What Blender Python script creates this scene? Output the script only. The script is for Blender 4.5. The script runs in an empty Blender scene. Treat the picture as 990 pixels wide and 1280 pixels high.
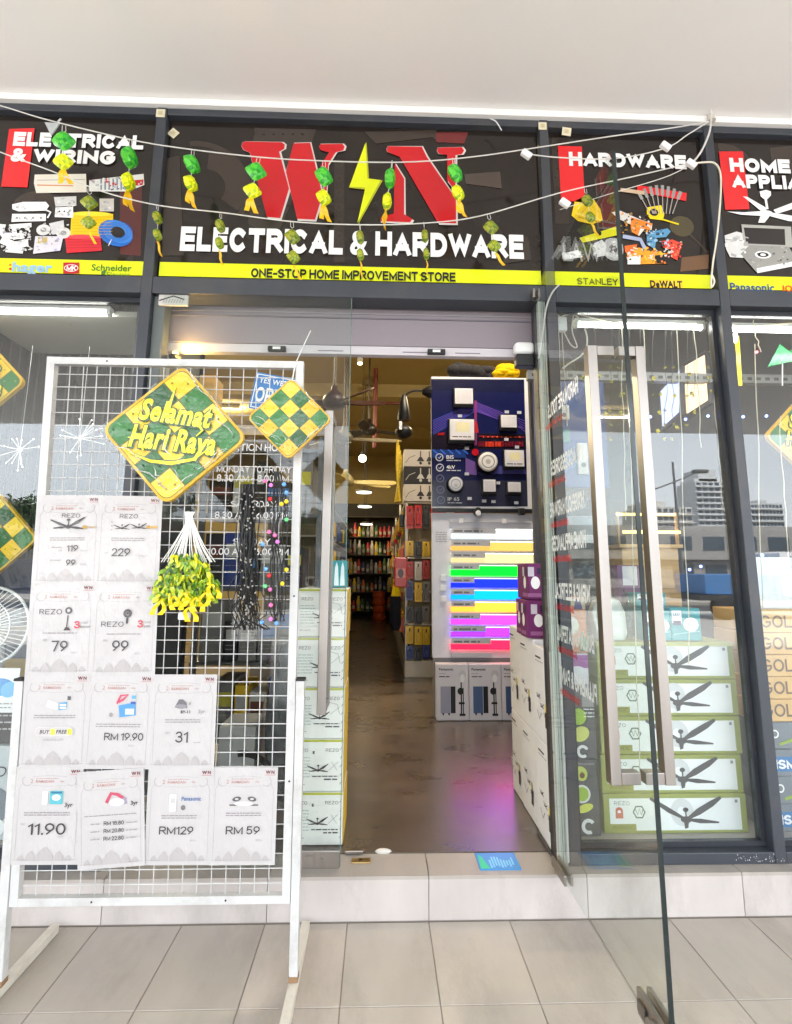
import bpy, bmesh, math, random
from mathutils import Vector, Matrix
rnd = random.Random(7)
S = bpy.context.scene
COL = S.collection
R = math.radians

# ------------------------------------------------------------------ camera
CAM = Vector((0.0, -2.2359, 1.2838))
FPX, CPY = 659.334, 606.96            # focal length and principal row, in pixels of a 990 x 1280 frame
YAW, PITCH, ROLL = 0.030791, 0.160470, 0.006451
_f = Vector((math.sin(YAW)*math.cos(PITCH), math.cos(YAW)*math.cos(PITCH), math.sin(PITCH)))
_r0 = _f.cross(Vector((0, 0, 1))).normalized(); _u0 = _r0.cross(_f)
_c, _s = math.cos(ROLL), math.sin(ROLL)
_r = _c*_r0 + _s*_u0; _u = -_s*_r0 + _c*_u0
cd = bpy.data.cameras.new("camera")
cam = bpy.data.objects.new("camera", cd); COL.objects.link(cam)
cd.sensor_fit = 'HORIZONTAL'; cd.sensor_width = 36.0
cd.lens = FPX/990*36.0
cd.shift_y = -(640-CPY)/990
cd.clip_start = 0.05; cd.clip_end = 2000
m = Matrix((( _r.x, _u.x, -_f.x, CAM.x), (_r.y, _u.y, -_f.y, CAM.y), (_r.z, _u.z, -_f.z, CAM.z), (0, 0, 0, 1)))
cam.matrix_world = m
S.camera = cam

# ------------------------------------------------------------------ sky, sun, exposure
SUN_EL, SUN_AZ = R(58), R(20)          # sun stands high behind the building, slightly to the right
w = bpy.data.worlds.new("World"); S.world = w; w.use_nodes = True
nt = w.node_tree; nt.nodes.clear()
out = nt.nodes.new("ShaderNodeOutputWorld"); bg = nt.nodes.new("ShaderNodeBackground")
sky = nt.nodes.new("ShaderNodeTexSky"); sky.sky_type = 'NISHITA'; sky.sun_disc = False
sky.sun_elevation = SUN_EL; sky.sun_rotation = SUN_AZ; sky.dust_density = 2.5; sky.ozone_density = 1.0
tc = nt.nodes.new("ShaderNodeTexCoord"); no = nt.nodes.new("ShaderNodeTexNoise")
no.inputs['Scale'].default_value = 2.2; no.inputs['Detail'].default_value = 7; no.inputs['Roughness'].default_value = .55
mp = nt.nodes.new("ShaderNodeMapping"); mp.inputs['Scale'].default_value = (1, 1, 2.6)
rp = nt.nodes.new("ShaderNodeValToRGB"); rp.color_ramp.elements[0].position = .33; rp.color_ramp.elements[1].position = .62
rp.color_ramp.elements[0].color = (.68,)*3+(1,); rp.color_ramp.elements[1].color = (.84,)*3+(1,)
mx = nt.nodes.new("ShaderNodeMix"); mx.data_type = 'RGBA'
L = nt.links
L.new(tc.outputs['Generated'], mp.inputs['Vector']); L.new(mp.outputs[0], no.inputs['Vector'])
L.new(no.outputs[0], rp.inputs[0]); L.new(rp.outputs[0], mx.inputs[0])
L.new(sky.outputs[0], mx.inputs[6]); mx.inputs[7].default_value = (10.2, 10.7, 11.2, 1)   # thin white cloud over the blue
L.new(mx.outputs[2], bg.inputs[0]); bg.inputs[1].default_value = 0.118
L.new(bg.outputs[0], out.inputs[0])
sl = bpy.data.lights.new("sun", 'SUN'); sl.energy = 4.6; sl.angle = R(.5); sl.color = (1, .955, .895)
so = bpy.data.objects.new("sun", sl); COL.objects.link(so)
sd = Vector((math.sin(SUN_AZ)*math.cos(SUN_EL), math.cos(SUN_AZ)*math.cos(SUN_EL), math.sin(SUN_EL)))
so.rotation_euler = (-sd).to_track_quat('-Z', 'Y').to_euler(); so.location = (0, 0, 30)
vs = S.view_settings
S.display_settings.display_device = 'sRGB'
vs.view_transform = 'Standard'; vs.look = 'None'; vs.gamma = 1; vs.use_curve_mapping = False
vs.exposure = 2.5
S.render.engine = 'CYCLES'
cy = S.cycles
cy.max_bounces = 9; cy.diffuse_bounces = 4; cy.glossy_bounces = 5; cy.transmission_bounces = 6; cy.transparent_max_bounces = 24
cy.caustics_reflective = False; cy.caustics_refractive = False
cy.sample_clamp_indirect = 6; cy.use_denoising = True
try: cy.denoiser = 'OPENIMAGEDENOISE'
except Exception: pass

# ------------------------------------------------------------------ helpers
def lin(c):
    def q(v):
        v /= 255.0
        return v/12.92 if v <= .04045 else ((v+.055)/1.055)**2.4
    return (q(c[0]), q(c[1]), q(c[2]), 1.0)

def ray(px, py):
    return _r*((px-495)/FPX) + _u*((CPY-py)/FPX) + _f
def at(px, py, y=None, x=None, z=None):
    """world point that the photograph's pixel shows on the plane y / x / z = const"""
    d = ray(px, py)
    t = (y-CAM.y)/d.y if y is not None else (x-CAM.x)/d.x if x is not None else (z-CAM.z)/d.z
    return CAM + d*t

MATS = {}
def mat(name, rough=.5, metal=0.0, spec=.5, var=.12, scale=8.0, bump=0.0, bscale=40.0, coat=0.0, stretch=(1, 1, 1), rvar=.12, trans=0.0, sss=0.0, dirt=0.0):
    """principled surface whose base colour is the mesh's own colour attribute, broken up by noise"""
    if name in MATS: return MATS[name]
    m = bpy.data.materials.new(name); m.use_nodes = True
    n = m.node_tree.nodes; l = m.node_tree.links
    p = n['Principled BSDF']
    a = n.new("ShaderNodeAttribute"); a.attribute_name = "Col"
    tc = n.new("ShaderNodeTexCoord"); mp = n.new("ShaderNodeMapping"); mp.inputs['Scale'].default_value = stretch
    l.new(tc.outputs['Object'], mp.inputs[0])
    no = n.new("ShaderNodeTexNoise"); no.inputs['Scale'].default_value = scale; no.inputs['Detail'].default_value = 6
    l.new(mp.outputs[0], no.inputs['Vector'])
    mr = n.new("ShaderNodeMapRange"); mr.inputs[1].default_value = .25; mr.inputs[2].default_value = .75
    mr.inputs[3].default_value = 1-var; mr.inputs[4].default_value = 1+var*.6
    l.new(no.outputs[0], mr.inputs[0])
    mu = n.new("ShaderNodeMix"); mu.data_type = 'RGBA'; mu.blend_type = 'MULTIPLY'; mu.inputs[0].default_value = 1
    l.new(a.outputs['Color'], mu.inputs[6]); l.new(mr.outputs[0], mu.inputs[7])
    last = mu.outputs[2]
    if dirt:
        n3 = n.new("ShaderNodeTexNoise"); n3.inputs['Scale'].default_value = scale*.35; n3.inputs['Detail'].default_value = 9; n3.inputs['Roughness'].default_value = .7
        l.new(mp.outputs[0], n3.inputs['Vector'])
        m3 = n.new("ShaderNodeMapRange"); m3.inputs[1].default_value = .5; m3.inputs[2].default_value = .75; m3.inputs[3].default_value = 0; m3.inputs[4].default_value = dirt
        l.new(n3.outputs[0], m3.inputs[0])
        d = n.new("ShaderNodeMix"); d.data_type = 'RGBA'; l.new(m3.outputs[0], d.inputs[0]); l.new(last, d.inputs[6]); d.inputs[7].default_value = (.16, .13, .10, 1)
        last = d.outputs[2]
    l.new(last, p.inputs['Base Color'])
    r2 = n.new("ShaderNodeMapRange"); r2.inputs[1].default_value = .3; r2.inputs[2].default_value = .7
    r2.inputs[3].default_value = max(.02, rough-rvar*rough); r2.inputs[4].default_value = min(1, rough+rvar*rough*1.5)
    l.new(no.outputs[0], r2.inputs[0]); l.new(r2.outputs[0], p.inputs['Roughness'])
    p.inputs['Metallic'].default_value = metal; p.inputs['Specular IOR Level'].default_value = spec
    p.inputs['Coat Weight'].default_value = coat; p.inputs['Coat Roughness'].default_value = .22 if name == 'polished_concrete' else .08
    p.inputs['Transmission Weight'].default_value = trans
    if sss:
        p.inputs['Subsurface Weight'].default_value = sss; p.inputs['Subsurface Radius'].default_value = (.02, .02, .01)
    if bump:
        nb = n.new("ShaderNodeTexNoise"); nb.inputs['Scale'].default_value = bscale; nb.inputs['Detail'].default_value = 5
        l.new(mp.outputs[0], nb.inputs['Vector'])
        b = n.new("ShaderNodeBump"); b.inputs['Strength'].default_value = bump; b.inputs['Distance'].default_value = .02
        l.new(nb.outputs[0], b.inputs['Height']); l.new(b.outputs[0], p.inputs['Normal'])
        if coat: l.new(b.outputs[0], p.inputs['Coat Normal'])
    MATS[name] = m
    return m

def emit(name, strength):
    """glowing surface in the mesh's own colour"""
    if name in MATS: return MATS[name]
    m = bpy.data.materials.new(name); m.use_nodes = True
    n = m.node_tree.nodes; l = m.node_tree.links; n.clear()
    o = n.new("ShaderNodeOutputMaterial"); e = n.new("ShaderNodeEmission"); a = n.new("ShaderNodeAttribute"); a.attribute_name = "Col"
    l.new(a.outputs['Color'], e.inputs[0]); e.inputs[1].default_value = strength; l.new(e.outputs[0], o.inputs[0])
    MATS[name] = m
    return m

def glass(name, tint, base, rough=0.0, bump=0.0, bscale=6.0):
    """clear sheet: transparent with a mirror share that grows towards grazing view"""
    if name in MATS: return MATS[name]
    m = bpy.data.materials.new(name); m.use_nodes = True
    n = m.node_tree.nodes; l = m.node_tree.links; n.clear()
    o = n.new("ShaderNodeOutputMaterial"); t = n.new("ShaderNodeBsdfTransparent"); g = n.new("ShaderNodeBsdfGlossy")
    t.inputs[0].default_value = tint; g.inputs['Roughness'].default_value = rough
    lw = n.new("ShaderNodeLayerWeight"); lw.inputs[0].default_value = .5
    pw = n.new("ShaderNodeMath"); pw.operation = 'POWER'; pw.inputs[1].default_value = 5
    ma = n.new("ShaderNodeMath"); ma.operation = 'MULTIPLY_ADD'; ma.inputs[1].default_value = (1-base)*.8; ma.inputs[2].default_value = base
    mx = n.new("ShaderNodeMixShader")
    l.new(lw.outputs['Facing'], pw.inputs[0]); l.new(pw.outputs[0], ma.inputs[0]); l.new(ma.outputs[0], mx.inputs[0])
    l.new(t.outputs[0], mx.inputs[1]); l.new(g.outputs[0], mx.inputs[2]); l.new(mx.outputs[0], o.inputs[0])
    if bump:
        tc = n.new("ShaderNodeTexCoord"); nb = n.new("ShaderNodeTexNoise"); nb.inputs['Scale'].default_value = bscale; nb.inputs['Detail'].default_value = 3
        l.new(tc.outputs['Object'], nb.inputs['Vector'])
        b = n.new("ShaderNodeBump"); b.inputs['Strength'].default_value = bump; b.inputs['Distance'].default_value = .05
        l.new(nb.outputs[0], b.inputs['Height']); l.new(b.outputs[0], g.inputs['Normal'])
    MATS[name] = m
    return m

class MB:
    """collects shapes and links them as ONE mesh object"""
    def __init__(s): s.v = []; s.f = []; s.c = []; s.sm = []
    def add(s, vs, fs, col, smooth=False):
        o = len(s.v); s.v += [tuple(p) for p in vs]
        for f in fs:
            s.f.append([i+o for i in f]); s.c.append(col); s.sm.append(smooth)
    def box(s, x0, x1, y0, y1, z0, z1, col, M=None):
        vs = [Vector((x, y, z)) for z in (z0, z1) for y in (y0, y1) for x in (x0, x1)]
        if M is not None: vs = [M @ p for p in vs]
        s.add(vs, [(0, 2, 3, 1), (4, 5, 7, 6), (0, 1, 5, 4), (1, 3, 7, 5), (3, 2, 6, 7), (2, 0, 4, 6)], col)
    def quad(s, a, b, c, d, col): s.add([a, b, c, d], [(0, 1, 2, 3)], col)
    def prism(s, pts, n, d, col, side=None):
        """polygon (3D points, seen counter-clockwise from +n) pushed back by d along -n"""
        k = len(pts); n = Vector(n)
        vs = [Vector(p) for p in pts] + [Vector(p)-n*d for p in pts]
        s.add(vs, [list(range(k))], col)
        s.add(vs, [list(range(2*k-1, k-1, -1))] + [(i, i+k, (i+1) % k+k, (i+1) % k) for i in range(k)], side or col)
    def tube(s, pts, r, col, n=6, cap=True):
        pts = [Vector(p) for p in pts]; k = len(pts)
        rr = r if isinstance(r, (list, tuple)) else [r]*k
        vs = []; prev = None
        for i, p in enumerate(pts):
            t = (pts[min(i+1, k-1)]-pts[max(i-1, 0)]).normalized()
            if prev is None:
                a = Vector((0, 0, 1)) if abs(t.z) < .9 else Vector((1, 0, 0)); a = (a-t*a.dot(t)).normalized()
            else: a = (prev-t*prev.dot(t)).normalized()
            prev = a; b = t.cross(a)
            for j in range(n):
                q = 2*math.pi*j/n
                vs.append(p+(a*math.cos(q)+b*math.sin(q))*rr[i])
        fs = [(i*n+j, i*n+(j+1) % n, (i+1)*n+(j+1) % n, (i+1)*n+j) for i in range(k-1) for j in range(n)]
        s.add(vs, fs, col, n > 4)
        if cap: s.add(vs, [list(range(n-1, -1, -1)), list(range((k-1)*n, k*n))], col)
    def lathe(s, prof, c, col, n=16, axis='z', M=None):
        c = Vector(c); vs = []
        for r_, h in prof:
            for j in range(n):
                q = 2*math.pi*j/n; a, b = r_*math.cos(q), r_*math.sin(q)
                p = Vector((a, b, h)) if axis == 'z' else Vector((a, -h, b)) if axis == 'y' else Vector((h, a, b))
                if M is not None: p = M @ p
                vs.append(c+p)
        k = len(prof)
        s.add(vs, [(i*n+j, i*n+(j+1) % n, (i+1)*n+(j+1) % n, (i+1)*n+j) for i in range(k-1) for j in range(n)], col, True)
        s.add(vs, [list(range(n-1, -1, -1)), list(range((k-1)*n, k*n))], col)
    def sph(s, c, r, col, nu=12, nv=8, M=None):
        rx, ry, rz = (r, r, r) if not isinstance(r, (tuple, list)) else r
        vs = []; c = Vector(c)
        for i in range(1, nv):
            a = math.pi*i/nv
            for j in range(nu):
                q = 2*math.pi*j/nu
                p = Vector((rx*math.sin(a)*math.cos(q), ry*math.sin(a)*math.sin(q), -rz*math.cos(a)))
                vs.append(c+(M @ p if M is not None else p))
        b = Vector((0, 0, -rz)); t = Vector((0, 0, rz))
        vs += [c+(M @ b if M is not None else b), c+(M @ t if M is not None else t)]
        k = len(vs)
        fs = [(i*nu+j, i*nu+(j+1) % nu, (i+1)*nu+(j+1) % nu, (i+1)*nu+j) for i in range(nv-2) for j in range(nu)]
        fs += [(k-2, (j+1) % nu, j) for j in range(nu)] + [(k-1, (nv-2)*nu+j, (nv-2)*nu+(j+1) % nu) for j in range(nu)]
        s.add(vs, fs, col, True)
    def build(s, name, m, parent=None, bevel=0.0, seg=2, label=None, local=False):
        base = Vector((0, 0, 0))
        me = bpy.data.meshes.new(name)
        if parent is None and not local:
            xs = [p[0] for p in s.v]; ys = [p[1] for p in s.v]; zs = [p[2] for p in s.v]
            base = Vector(((min(xs)+max(xs))/2, (min(ys)+max(ys))/2, min(zs)))
        elif parent is not None and not local:
            q = parent; base = Vector((0, 0, 0))
            while q is not None: base = base+q.location; q = q.parent
        me.from_pydata([(p[0]-base.x, p[1]-base.y, p[2]-base.z) for p in s.v], [], s.f)
        ca = me.color_attributes.new("Col", 'FLOAT_COLOR', 'CORNER')
        buf = []
        for poly, c in zip(me.polygons, s.c): buf += list(c if len(c) == 4 else tuple(c)+(1,))*poly.loop_total
        ca.data.foreach_set('color', buf)
        me.polygons.foreach_set('use_smooth', s.sm)
        me.materials.append(m)
        o = bpy.data.objects.new(name, me); COL.objects.link(o)
        if parent is None: o.location = base
        else: o.parent = parent
        if bevel:
            b = o.modifiers.new("bevel", 'BEVEL'); b.width = bevel; b.segments = seg; b.limit_method = 'ANGLE'; b.angle_limit = R(40)
            b.harden_normals = False
        if label: o['label'] = label
        return o

def T(name, label, cat, loc=(0, 0, 0), group=None):
    o = bpy.data.objects.new(name, None); COL.objects.link(o); o.location = loc; o.empty_display_size = .1
    return tag(o, label, cat, group)
def tag(o, label, cat, group=None):
    o['label'] = label; o['category'] = cat
    if group: o['group'] = group
    return o
def struct(o): o['kind'] = 'structure'; return o
def copy_tree(o, parent=None):
    c = o.copy(); COL.objects.link(c)
    if parent is not None: c.parent = parent
    for ch in o.children: copy_tree(ch, c)
    return c

# text as flat triangles, cached
_tc = {}; _cap = []
def text2d(s, bold=0.0, shear=0.0):
    k = (s, bold, shear)
    if k not in _tc:
        cu = bpy.data.curves.new("lettering_source", 'FONT'); cu.body = s; cu.size = 1; cu.offset = bold*.8; cu.shear = shear; cu.space_character = 1+bold*1.6
        cu.resolution_u = 3; cu.fill_mode = 'FRONT'
        ob = bpy.data.objects.new("lettering_source", cu); COL.objects.link(ob)
        bpy.context.view_layer.update()
        me = bpy.data.meshes.new_from_object(ob)
        vs = [(v.co.x, v.co.y) for v in me.vertices]; fs = [list(p.vertices) for p in me.polygons]
        bpy.data.objects.remove(ob); bpy.data.curves.remove(cu); bpy.data.meshes.remove(me)
        _tc[k] = (vs, fs)
    return _tc[k]

class Print:
    """printed layer on a flat face: o + a*u + b*v, seen from n = u x v; every new colour lies a hair above the last"""
    def __init__(s, o, u, v, lift=.0012, step=.00006):
        s.o = Vector(o); s.u = Vector(u).normalized(); s.v = Vector(v).normalized(); s.n = s.u.cross(s.v)
        s.k = lift; s.step = step; s.m = MB()
    def P(s, a, b): return s.o+s.u*a+s.v*b+s.n*s.k
    def px(s, x, y):
        d = ray(x, y); t = (s.o-CAM).dot(s.n)/d.dot(s.n); p = CAM+d*t-s.o
        return (p.dot(s.u), p.dot(s.v))
    def poly(s, pts, col, px=False):
        if px: pts = [s.px(*p) for p in pts]
        a = sum(pts[i][0]*pts[(i+1) % len(pts)][1]-pts[(i+1) % len(pts)][0]*pts[i][1] for i in range(len(pts)))
        if a < 0: pts = pts[::-1]
        s.m.add([s.P(*p) for p in pts], [list(range(len(pts)))], col); s.k += s.step
    def rect(s, a0, b0, a1, b1, col, r=0.0):
        if r <= 0: return s.poly([(a0, b0), (a1, b0), (a1, b1), (a0, b1)], col)
        pts = []
        for cx, cyy, q in ((a1-r, b0+r, -90), (a1-r, b1-r, 0), (a0+r, b1-r, 90), (a0+r, b0+r, 180)):
            for i in range(5): pts.append((cx+r*math.cos(R(q+i*22.5)), cyy+r*math.sin(R(q+i*22.5))))
        s.poly(pts, col)
    def ell(s, a, b, ra, rb, col, rot=0.0, n=20):
        c, d = math.cos(rot), math.sin(rot)
        s.poly([(a+ra*math.cos(t)*c-rb*math.sin(t)*d, b+ra*math.cos(t)*d+rb*math.sin(t)*c) for t in [2*math.pi*i/n for i in range(n)]], col)
    def ring(s, a, b, r0, r1, col, n=24, t0=0.0, t1=2*math.pi, sy=1.0):
        vs = []; 
        for i in range(n+1):
            t = t0+(t1-t0)*i/n
            vs += [s.P(a+r0*math.cos(t), b+sy*r0*math.sin(t)), s.P(a+r1*math.cos(t), b+sy*r1*math.sin(t))]
        s.m.add(vs, [(2*i, 2*i+1, 2*i+3, 2*i+2) for i in range(n)], col); s.k += s.step
    def line(s, pts, w, col, px=False):
        if px: pts = [s.px(*p) for p in pts]
        vs = []; k = len(pts)
        for i, p in enumerate(pts):
            a, b = pts[max(0, i-1)], pts[min(k-1, i+1)]
            d = Vector((b[0]-a[0], b[1]-a[1])); d = d.normalized() if d.length > 1e-9 else Vector((1, 0))
            ww = w[i] if isinstance(w, (list, tuple)) else w
            vs += [s.P(p[0]+d.y*ww/2, p[1]-d.x*ww/2), s.P(p[0]-d.y*ww/2, p[1]+d.x*ww/2)]
        s.m.add(vs, [(2*i, 2*i+2, 2*i+3, 2*i+1) for i in range(k-1)], col); s.k += s.step
    def text(s, t, a, b, h, col, width=None, bold=.0, align='l', shear=0.0, rot=0.0, maxw=None):
        """capital height h; fitted to width when given; a = left / centre / right"""
        vs, fs = text2d(t, bold, shear)
        if not vs: return
        if not _cap: _cap.append(max(q[1] for q in text2d('H')[0]))
        x0 = min(p[0] for p in vs); x1 = max(p[0] for p in vs)
        k = h/(_cap[0]+bold*1.2); kx = k
        if width: kx = width/(x1-x0)
        if maxw and (x1-x0)*kx > maxw: kx = maxw/(x1-x0)
        W = (x1-x0)*kx
        off = 0 if align == 'l' else -W/2 if align == 'c' else -W
        c, d = math.cos(rot), math.sin(rot)
        P = []
        for x, y in vs:
            q = ((x-x0)*kx+off, y*k)
            P.append(s.P(a+q[0]*c-q[1]*d, b+q[0]*d+q[1]*c))
        s.m.add(P, fs, col); s.k += s.step
    def tpx(s, t, xl, xr, ytop, ybot, col, bold=.0, shear=0.0, xmid=None):
        """text between photo columns xl..xr, caps from row ytop to row ybot"""
        a0, b0 = s.px(xl, ybot); a1, b1 = s.px(xr, ybot); _, bt = s.px(xl, ytop)
        s.text(t, a0, b0, bt-b0, col, width=a1-a0, bold=bold, shear=shear, rot=math.atan2(b1-b0, a1-a0)*0)
    def lines(s, a0, b0, a1, b1, n, w, col):
        """fine print: n rows of word-like dashes"""
        for i in range(n):
            b = b0+(b1-b0)*i/max(1, n-1); a = a0
            while a < a1:
                q = min(rnd.uniform(.004, .014)*max(1, w/.002), a1-a)
                s.rect(a, b-w/2, a+q, b+w/2, col); s.k -= s.step; a += q+w*.9
            s.k += s.step
    def build(s, name, m, parent, label=None): return s.m.build(name, m, parent, label=label)

def wave(pts, k=8):
    """smooth curve through points"""
    pts = [Vector(p) for p in pts]; out = []
    n = len(pts)
    for i in range(n-1):
        p0, p1, p2, p3 = pts[max(0, i-1)], pts[i], pts[i+1], pts[min(n-1, i+2)]
        for j in range(k):
            t = j/k
            out.append(.5*((2*p1)+(p2-p0)*t+(2*p0-5*p1+4*p2-p3)*t*t+(3*p1-p0-3*p2+p3)*t*t*t))
    out.append(pts[-1]); return out

WHITE = lin((232, 232, 230)); PAPER = lin((184, 181, 181)); INK = lin((58, 52, 54)); GREY = lin((150, 148, 148)); PALE = lin((180, 177, 178))
DARK = lin((57, 61, 69)); BLACK = lin((26, 26, 28)); LIME = lin((222, 232, 20)); RED = lin((226, 40, 44)); CARD = lin((216, 216, 214))
YEL = lin((246, 206, 10)); GRN = lin((40, 132, 44)); STEEL = lin((158, 152, 147))
M_frame = mat("powder_coated_aluminium", .42, .0, .5, .10, 5, .03, 120, dirt=.25)
M_plast = mat("plastic", .38, 0, .5, .08, 9, .02, 60)
M_card = mat("carton_board", .62, 0, .4, .06, 6, .04, 30)
M_print = mat("printing_ink", .5, 0, .4, .05, 10)
M_gloss = mat("glossy_vinyl_print", .22, 0, .5, .06, 8, .015, 3)
M_paper = mat("paper_in_plastic_sleeve", .55, 0, .5, .04, 6, .55, 8, coat=.9, stretch=(1.3, 1, .7))
M_steel = mat("brushed_steel", .34, 1.0, .5, .10, 30, .02, 160, stretch=(1, 1, .05))
RACKW = lin((196, 196, 195))
M_white = mat("white_enamel", .35, 0, .5, .05, 14, .02, 50, dirt=.5)
M_rubber = mat("black_rubber", .6)
M_cloth = mat("cloth", .85, 0, .2, .2, 30, .2, 90)
M_wire = mat("plastic_cable", .45)
M_tile = mat("porcelain_tile", .42, 0, .5, .13, 3.6, .03, 14, stretch=(2.2, .9, 1), dirt=.48)
M_plaster = mat("painted_plaster", .8, 0, .3, .025, 1.5, .02, 90)
M_acry = mat("sign_acrylic", .13, 0, .5, .10, 5)
M_foil = mat("translucent_plastic", .25, 0, .5, .18, 30, .1, 40, sss=.25)
M_wood = mat("wood", .5, 0, .4, .25, 6, .05, 20, stretch=(1, 8, 8))
M_window = glass("window_glass", (.955, .975, .97, 1), .07)
M_door = glass("door_glass", (.96, .98, .97, 1), .03)
M_cling = glass("clear_wrap", (.98, .985, .98, 1), .06, .10, 1.0, 16)
M_ket = mat("ketupat_print", .35, 0, .4, .14, 14, .03, 30, coat=.1)
M_fold = glass("wrap_fold", (.97, .97, .97, 1), .42, .16, .8, 30)
M_ceil = mat("ceiling_paint", .85, 0, .25, .03, .9, .02, 60, dirt=.05)
E_tube = emit("fluorescent_glow", 7.0)
E_led = emit("led_glow", 1.0)
E_bulb = emit("bulb_glow", 12.0)
E_dim = emit("panel_glow", .55)
E_spark = emit("fairy_light_glow", 3.0)

# a plain grotesque drawn from strokes: capitals, digits and a few marks
def _arc(cx, cy, rx, ry, a0, a1, n=10):
    return [(cx+rx*math.cos(R(a0+(a1-a0)*i/n)), cy+ry*math.sin(R(a0+(a1-a0)*i/n))) for i in range(n+1)]
GL = {
 'A': (.74, [[(0, 0), (.5, 1), (1, 0)], [(.18, .30), (.82, .30)]]), 'B': (.66, [[(0, 0), (0, 1), (.55, 1)]+_arc(.6, .77, .36, .23, 90, -90)+[(0, .54)], [(.55, .54)]+_arc(.62, .27, .38, .27, 90, -90)+[(0, 0)]]),
 'C': (.72, [_arc(.5, .5, .5, .5, 48, 312, 20)]), 'D': (.70, [[(0, 0), (0, 1), (.4, 1)]+_arc(.42, .5, .58, .5, 90, -90, 14)+[(0, 0)]]),
 'E': (.58, [[(1, 1), (0, 1), (0, 0), (1, 0)], [(0, .52), (.92, .52)]]), 'F': (.56, [[(1, 1), (0, 1), (0, 0)], [(0, .5), (.9, .5)]]),
 'G': (.76, [_arc(.5, .5, .5, .5, 48, 340, 20)+[(.97, .46), (.58, .46)]]), 'H': (.70, [[(0, 0), (0, 1)], [(1, 0), (1, 1)], [(0, .52), (1, .52)]]),
 'I': (.0, [[(.5, 0), (.5, 1)]]), 'J': (.5, [[(1, 1), (1, .3)]+_arc(.5, .3, .5, .3, 0, -180)]), 'K': (.68, [[(0, 0), (0, 1)], [(.95, 1), (.05, .38)], [(.32, .6), (1, 0)]]),
 'L': (.54, [[(0, 1), (0, 0), (1, 0)]]), 'M': (.86, [[(0, 0), (0, 1), (.5, .12), (1, 1), (1, 0)]]), 'N': (.70, [[(0, 0), (0, 1), (1, 0), (1, 1)]]),
 'O': (.78, [_arc(.5, .5, .5, .5, 90, 450, 28)]), 'P': (.64, [[(0, 0), (0, 1), (.5, 1)]+_arc(.6, .73, .4, .27, 90, -90)+[(0, .46)]]),
 'Q': (.78, [_arc(.5, .5, .5, .5, 90, 450, 28), [(.62, .28), (1, 0)]]), 'R': (.68, [[(0, 0), (0, 1), (.5, 1)]+_arc(.58, .74, .38, .26, 90, -90)+[(0, .48)], [(.52, .46), (1, 0)]]),
 'S': (.64, [_arc(.5, .75, .48, .25, 35, 180, 10)+_arc(.5, .75, .48, .24, 180, 262, 5)+_arc(.5, .26, .5, .26, 82, 0, 5)+_arc(.5, .26, .5, .26, 0, -148, 10)]),
 'T': (.66, [[(0, 1), (1, 1)], [(.5, 1), (.5, 0)]]), 'U': (.68, [[(0, 1), (0, .36)]+_arc(.5, .36, .5, .36, 180, 360, 14)+[(1, 1)]]), 'V': (.74, [[(0, 1), (.5, 0), (1, 1)]]),
 'W': (1.04, [[(0, 1), (.25, 0), (.5, .95), (.75, 0), (1, 1)]]), 'X': (.70, [[(0, 0), (1, 1)], [(0, 1), (1, 0)]]), 'Y': (.72, [[(0, 1), (.5, .46), (1, 1)], [(.5, .46), (.5, 0)]]),
 'Z': (.64, [[(0, 1), (1, 1), (0, 0), (1, 0)]]), '&': (.78, [[(1, 0), (.22, .68)]+_arc(.44, .80, .24, .20, 200, -20, 10)+[(.55, .62), (.18, .40)]+_arc(.36, .23, .36, .23, 130, 300, 10)+[(.75, .18), (.95, .46)]]),
 '0': (.58, [_arc(.5, .5, .5, .5, 90, 450, 24)]), '1': (.26, [[(0, .78), (.9, 1), (.9, 0)]]), '2': (.56, [_arc(.5, .72, .48, .28, 165, -25, 12)+[(0, 0), (1, 0)]]),
 '3': (.56, [_arc(.46, .76, .42, .24, 150, -80, 12), [(.4, .53), (.52, .53)], _arc(.46, .27, .5, .27, 85, -155, 12)]), '4': (.62, [[(.78, 0), (.78, 1), (0, .28), (1, .28)]]),
 '5': (.56, [[(.9, 1), (.14, 1), (.06, .52)]+_arc(.46, .32, .5, .32, 130, -150, 14)]), '6': (.58, [[(.8, .98)]+_arc(.5, .33, .5, .33, 150, 510, 22)]), '7': (.54, [[(0, 1), (1, 1), (.35, 0)]]),
 '8': (.58, [_arc(.5, .76, .42, .24, 90, 450, 18), _arc(.5, .27, .5, .27, 90, 450, 18)]), '9': (.58, [[(.2, .02)]+_arc(.5, .67, .5, .33, -30, 330, 22)]),
 '-': (.34, [[(0, .42), (1, .42)]]), '.': (.02, [[(.5, 0), (.5, .03)]]), "'": (.02, [[(.5, .8), (.5, 1)]]), ' ': (.22, []),
}
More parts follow.
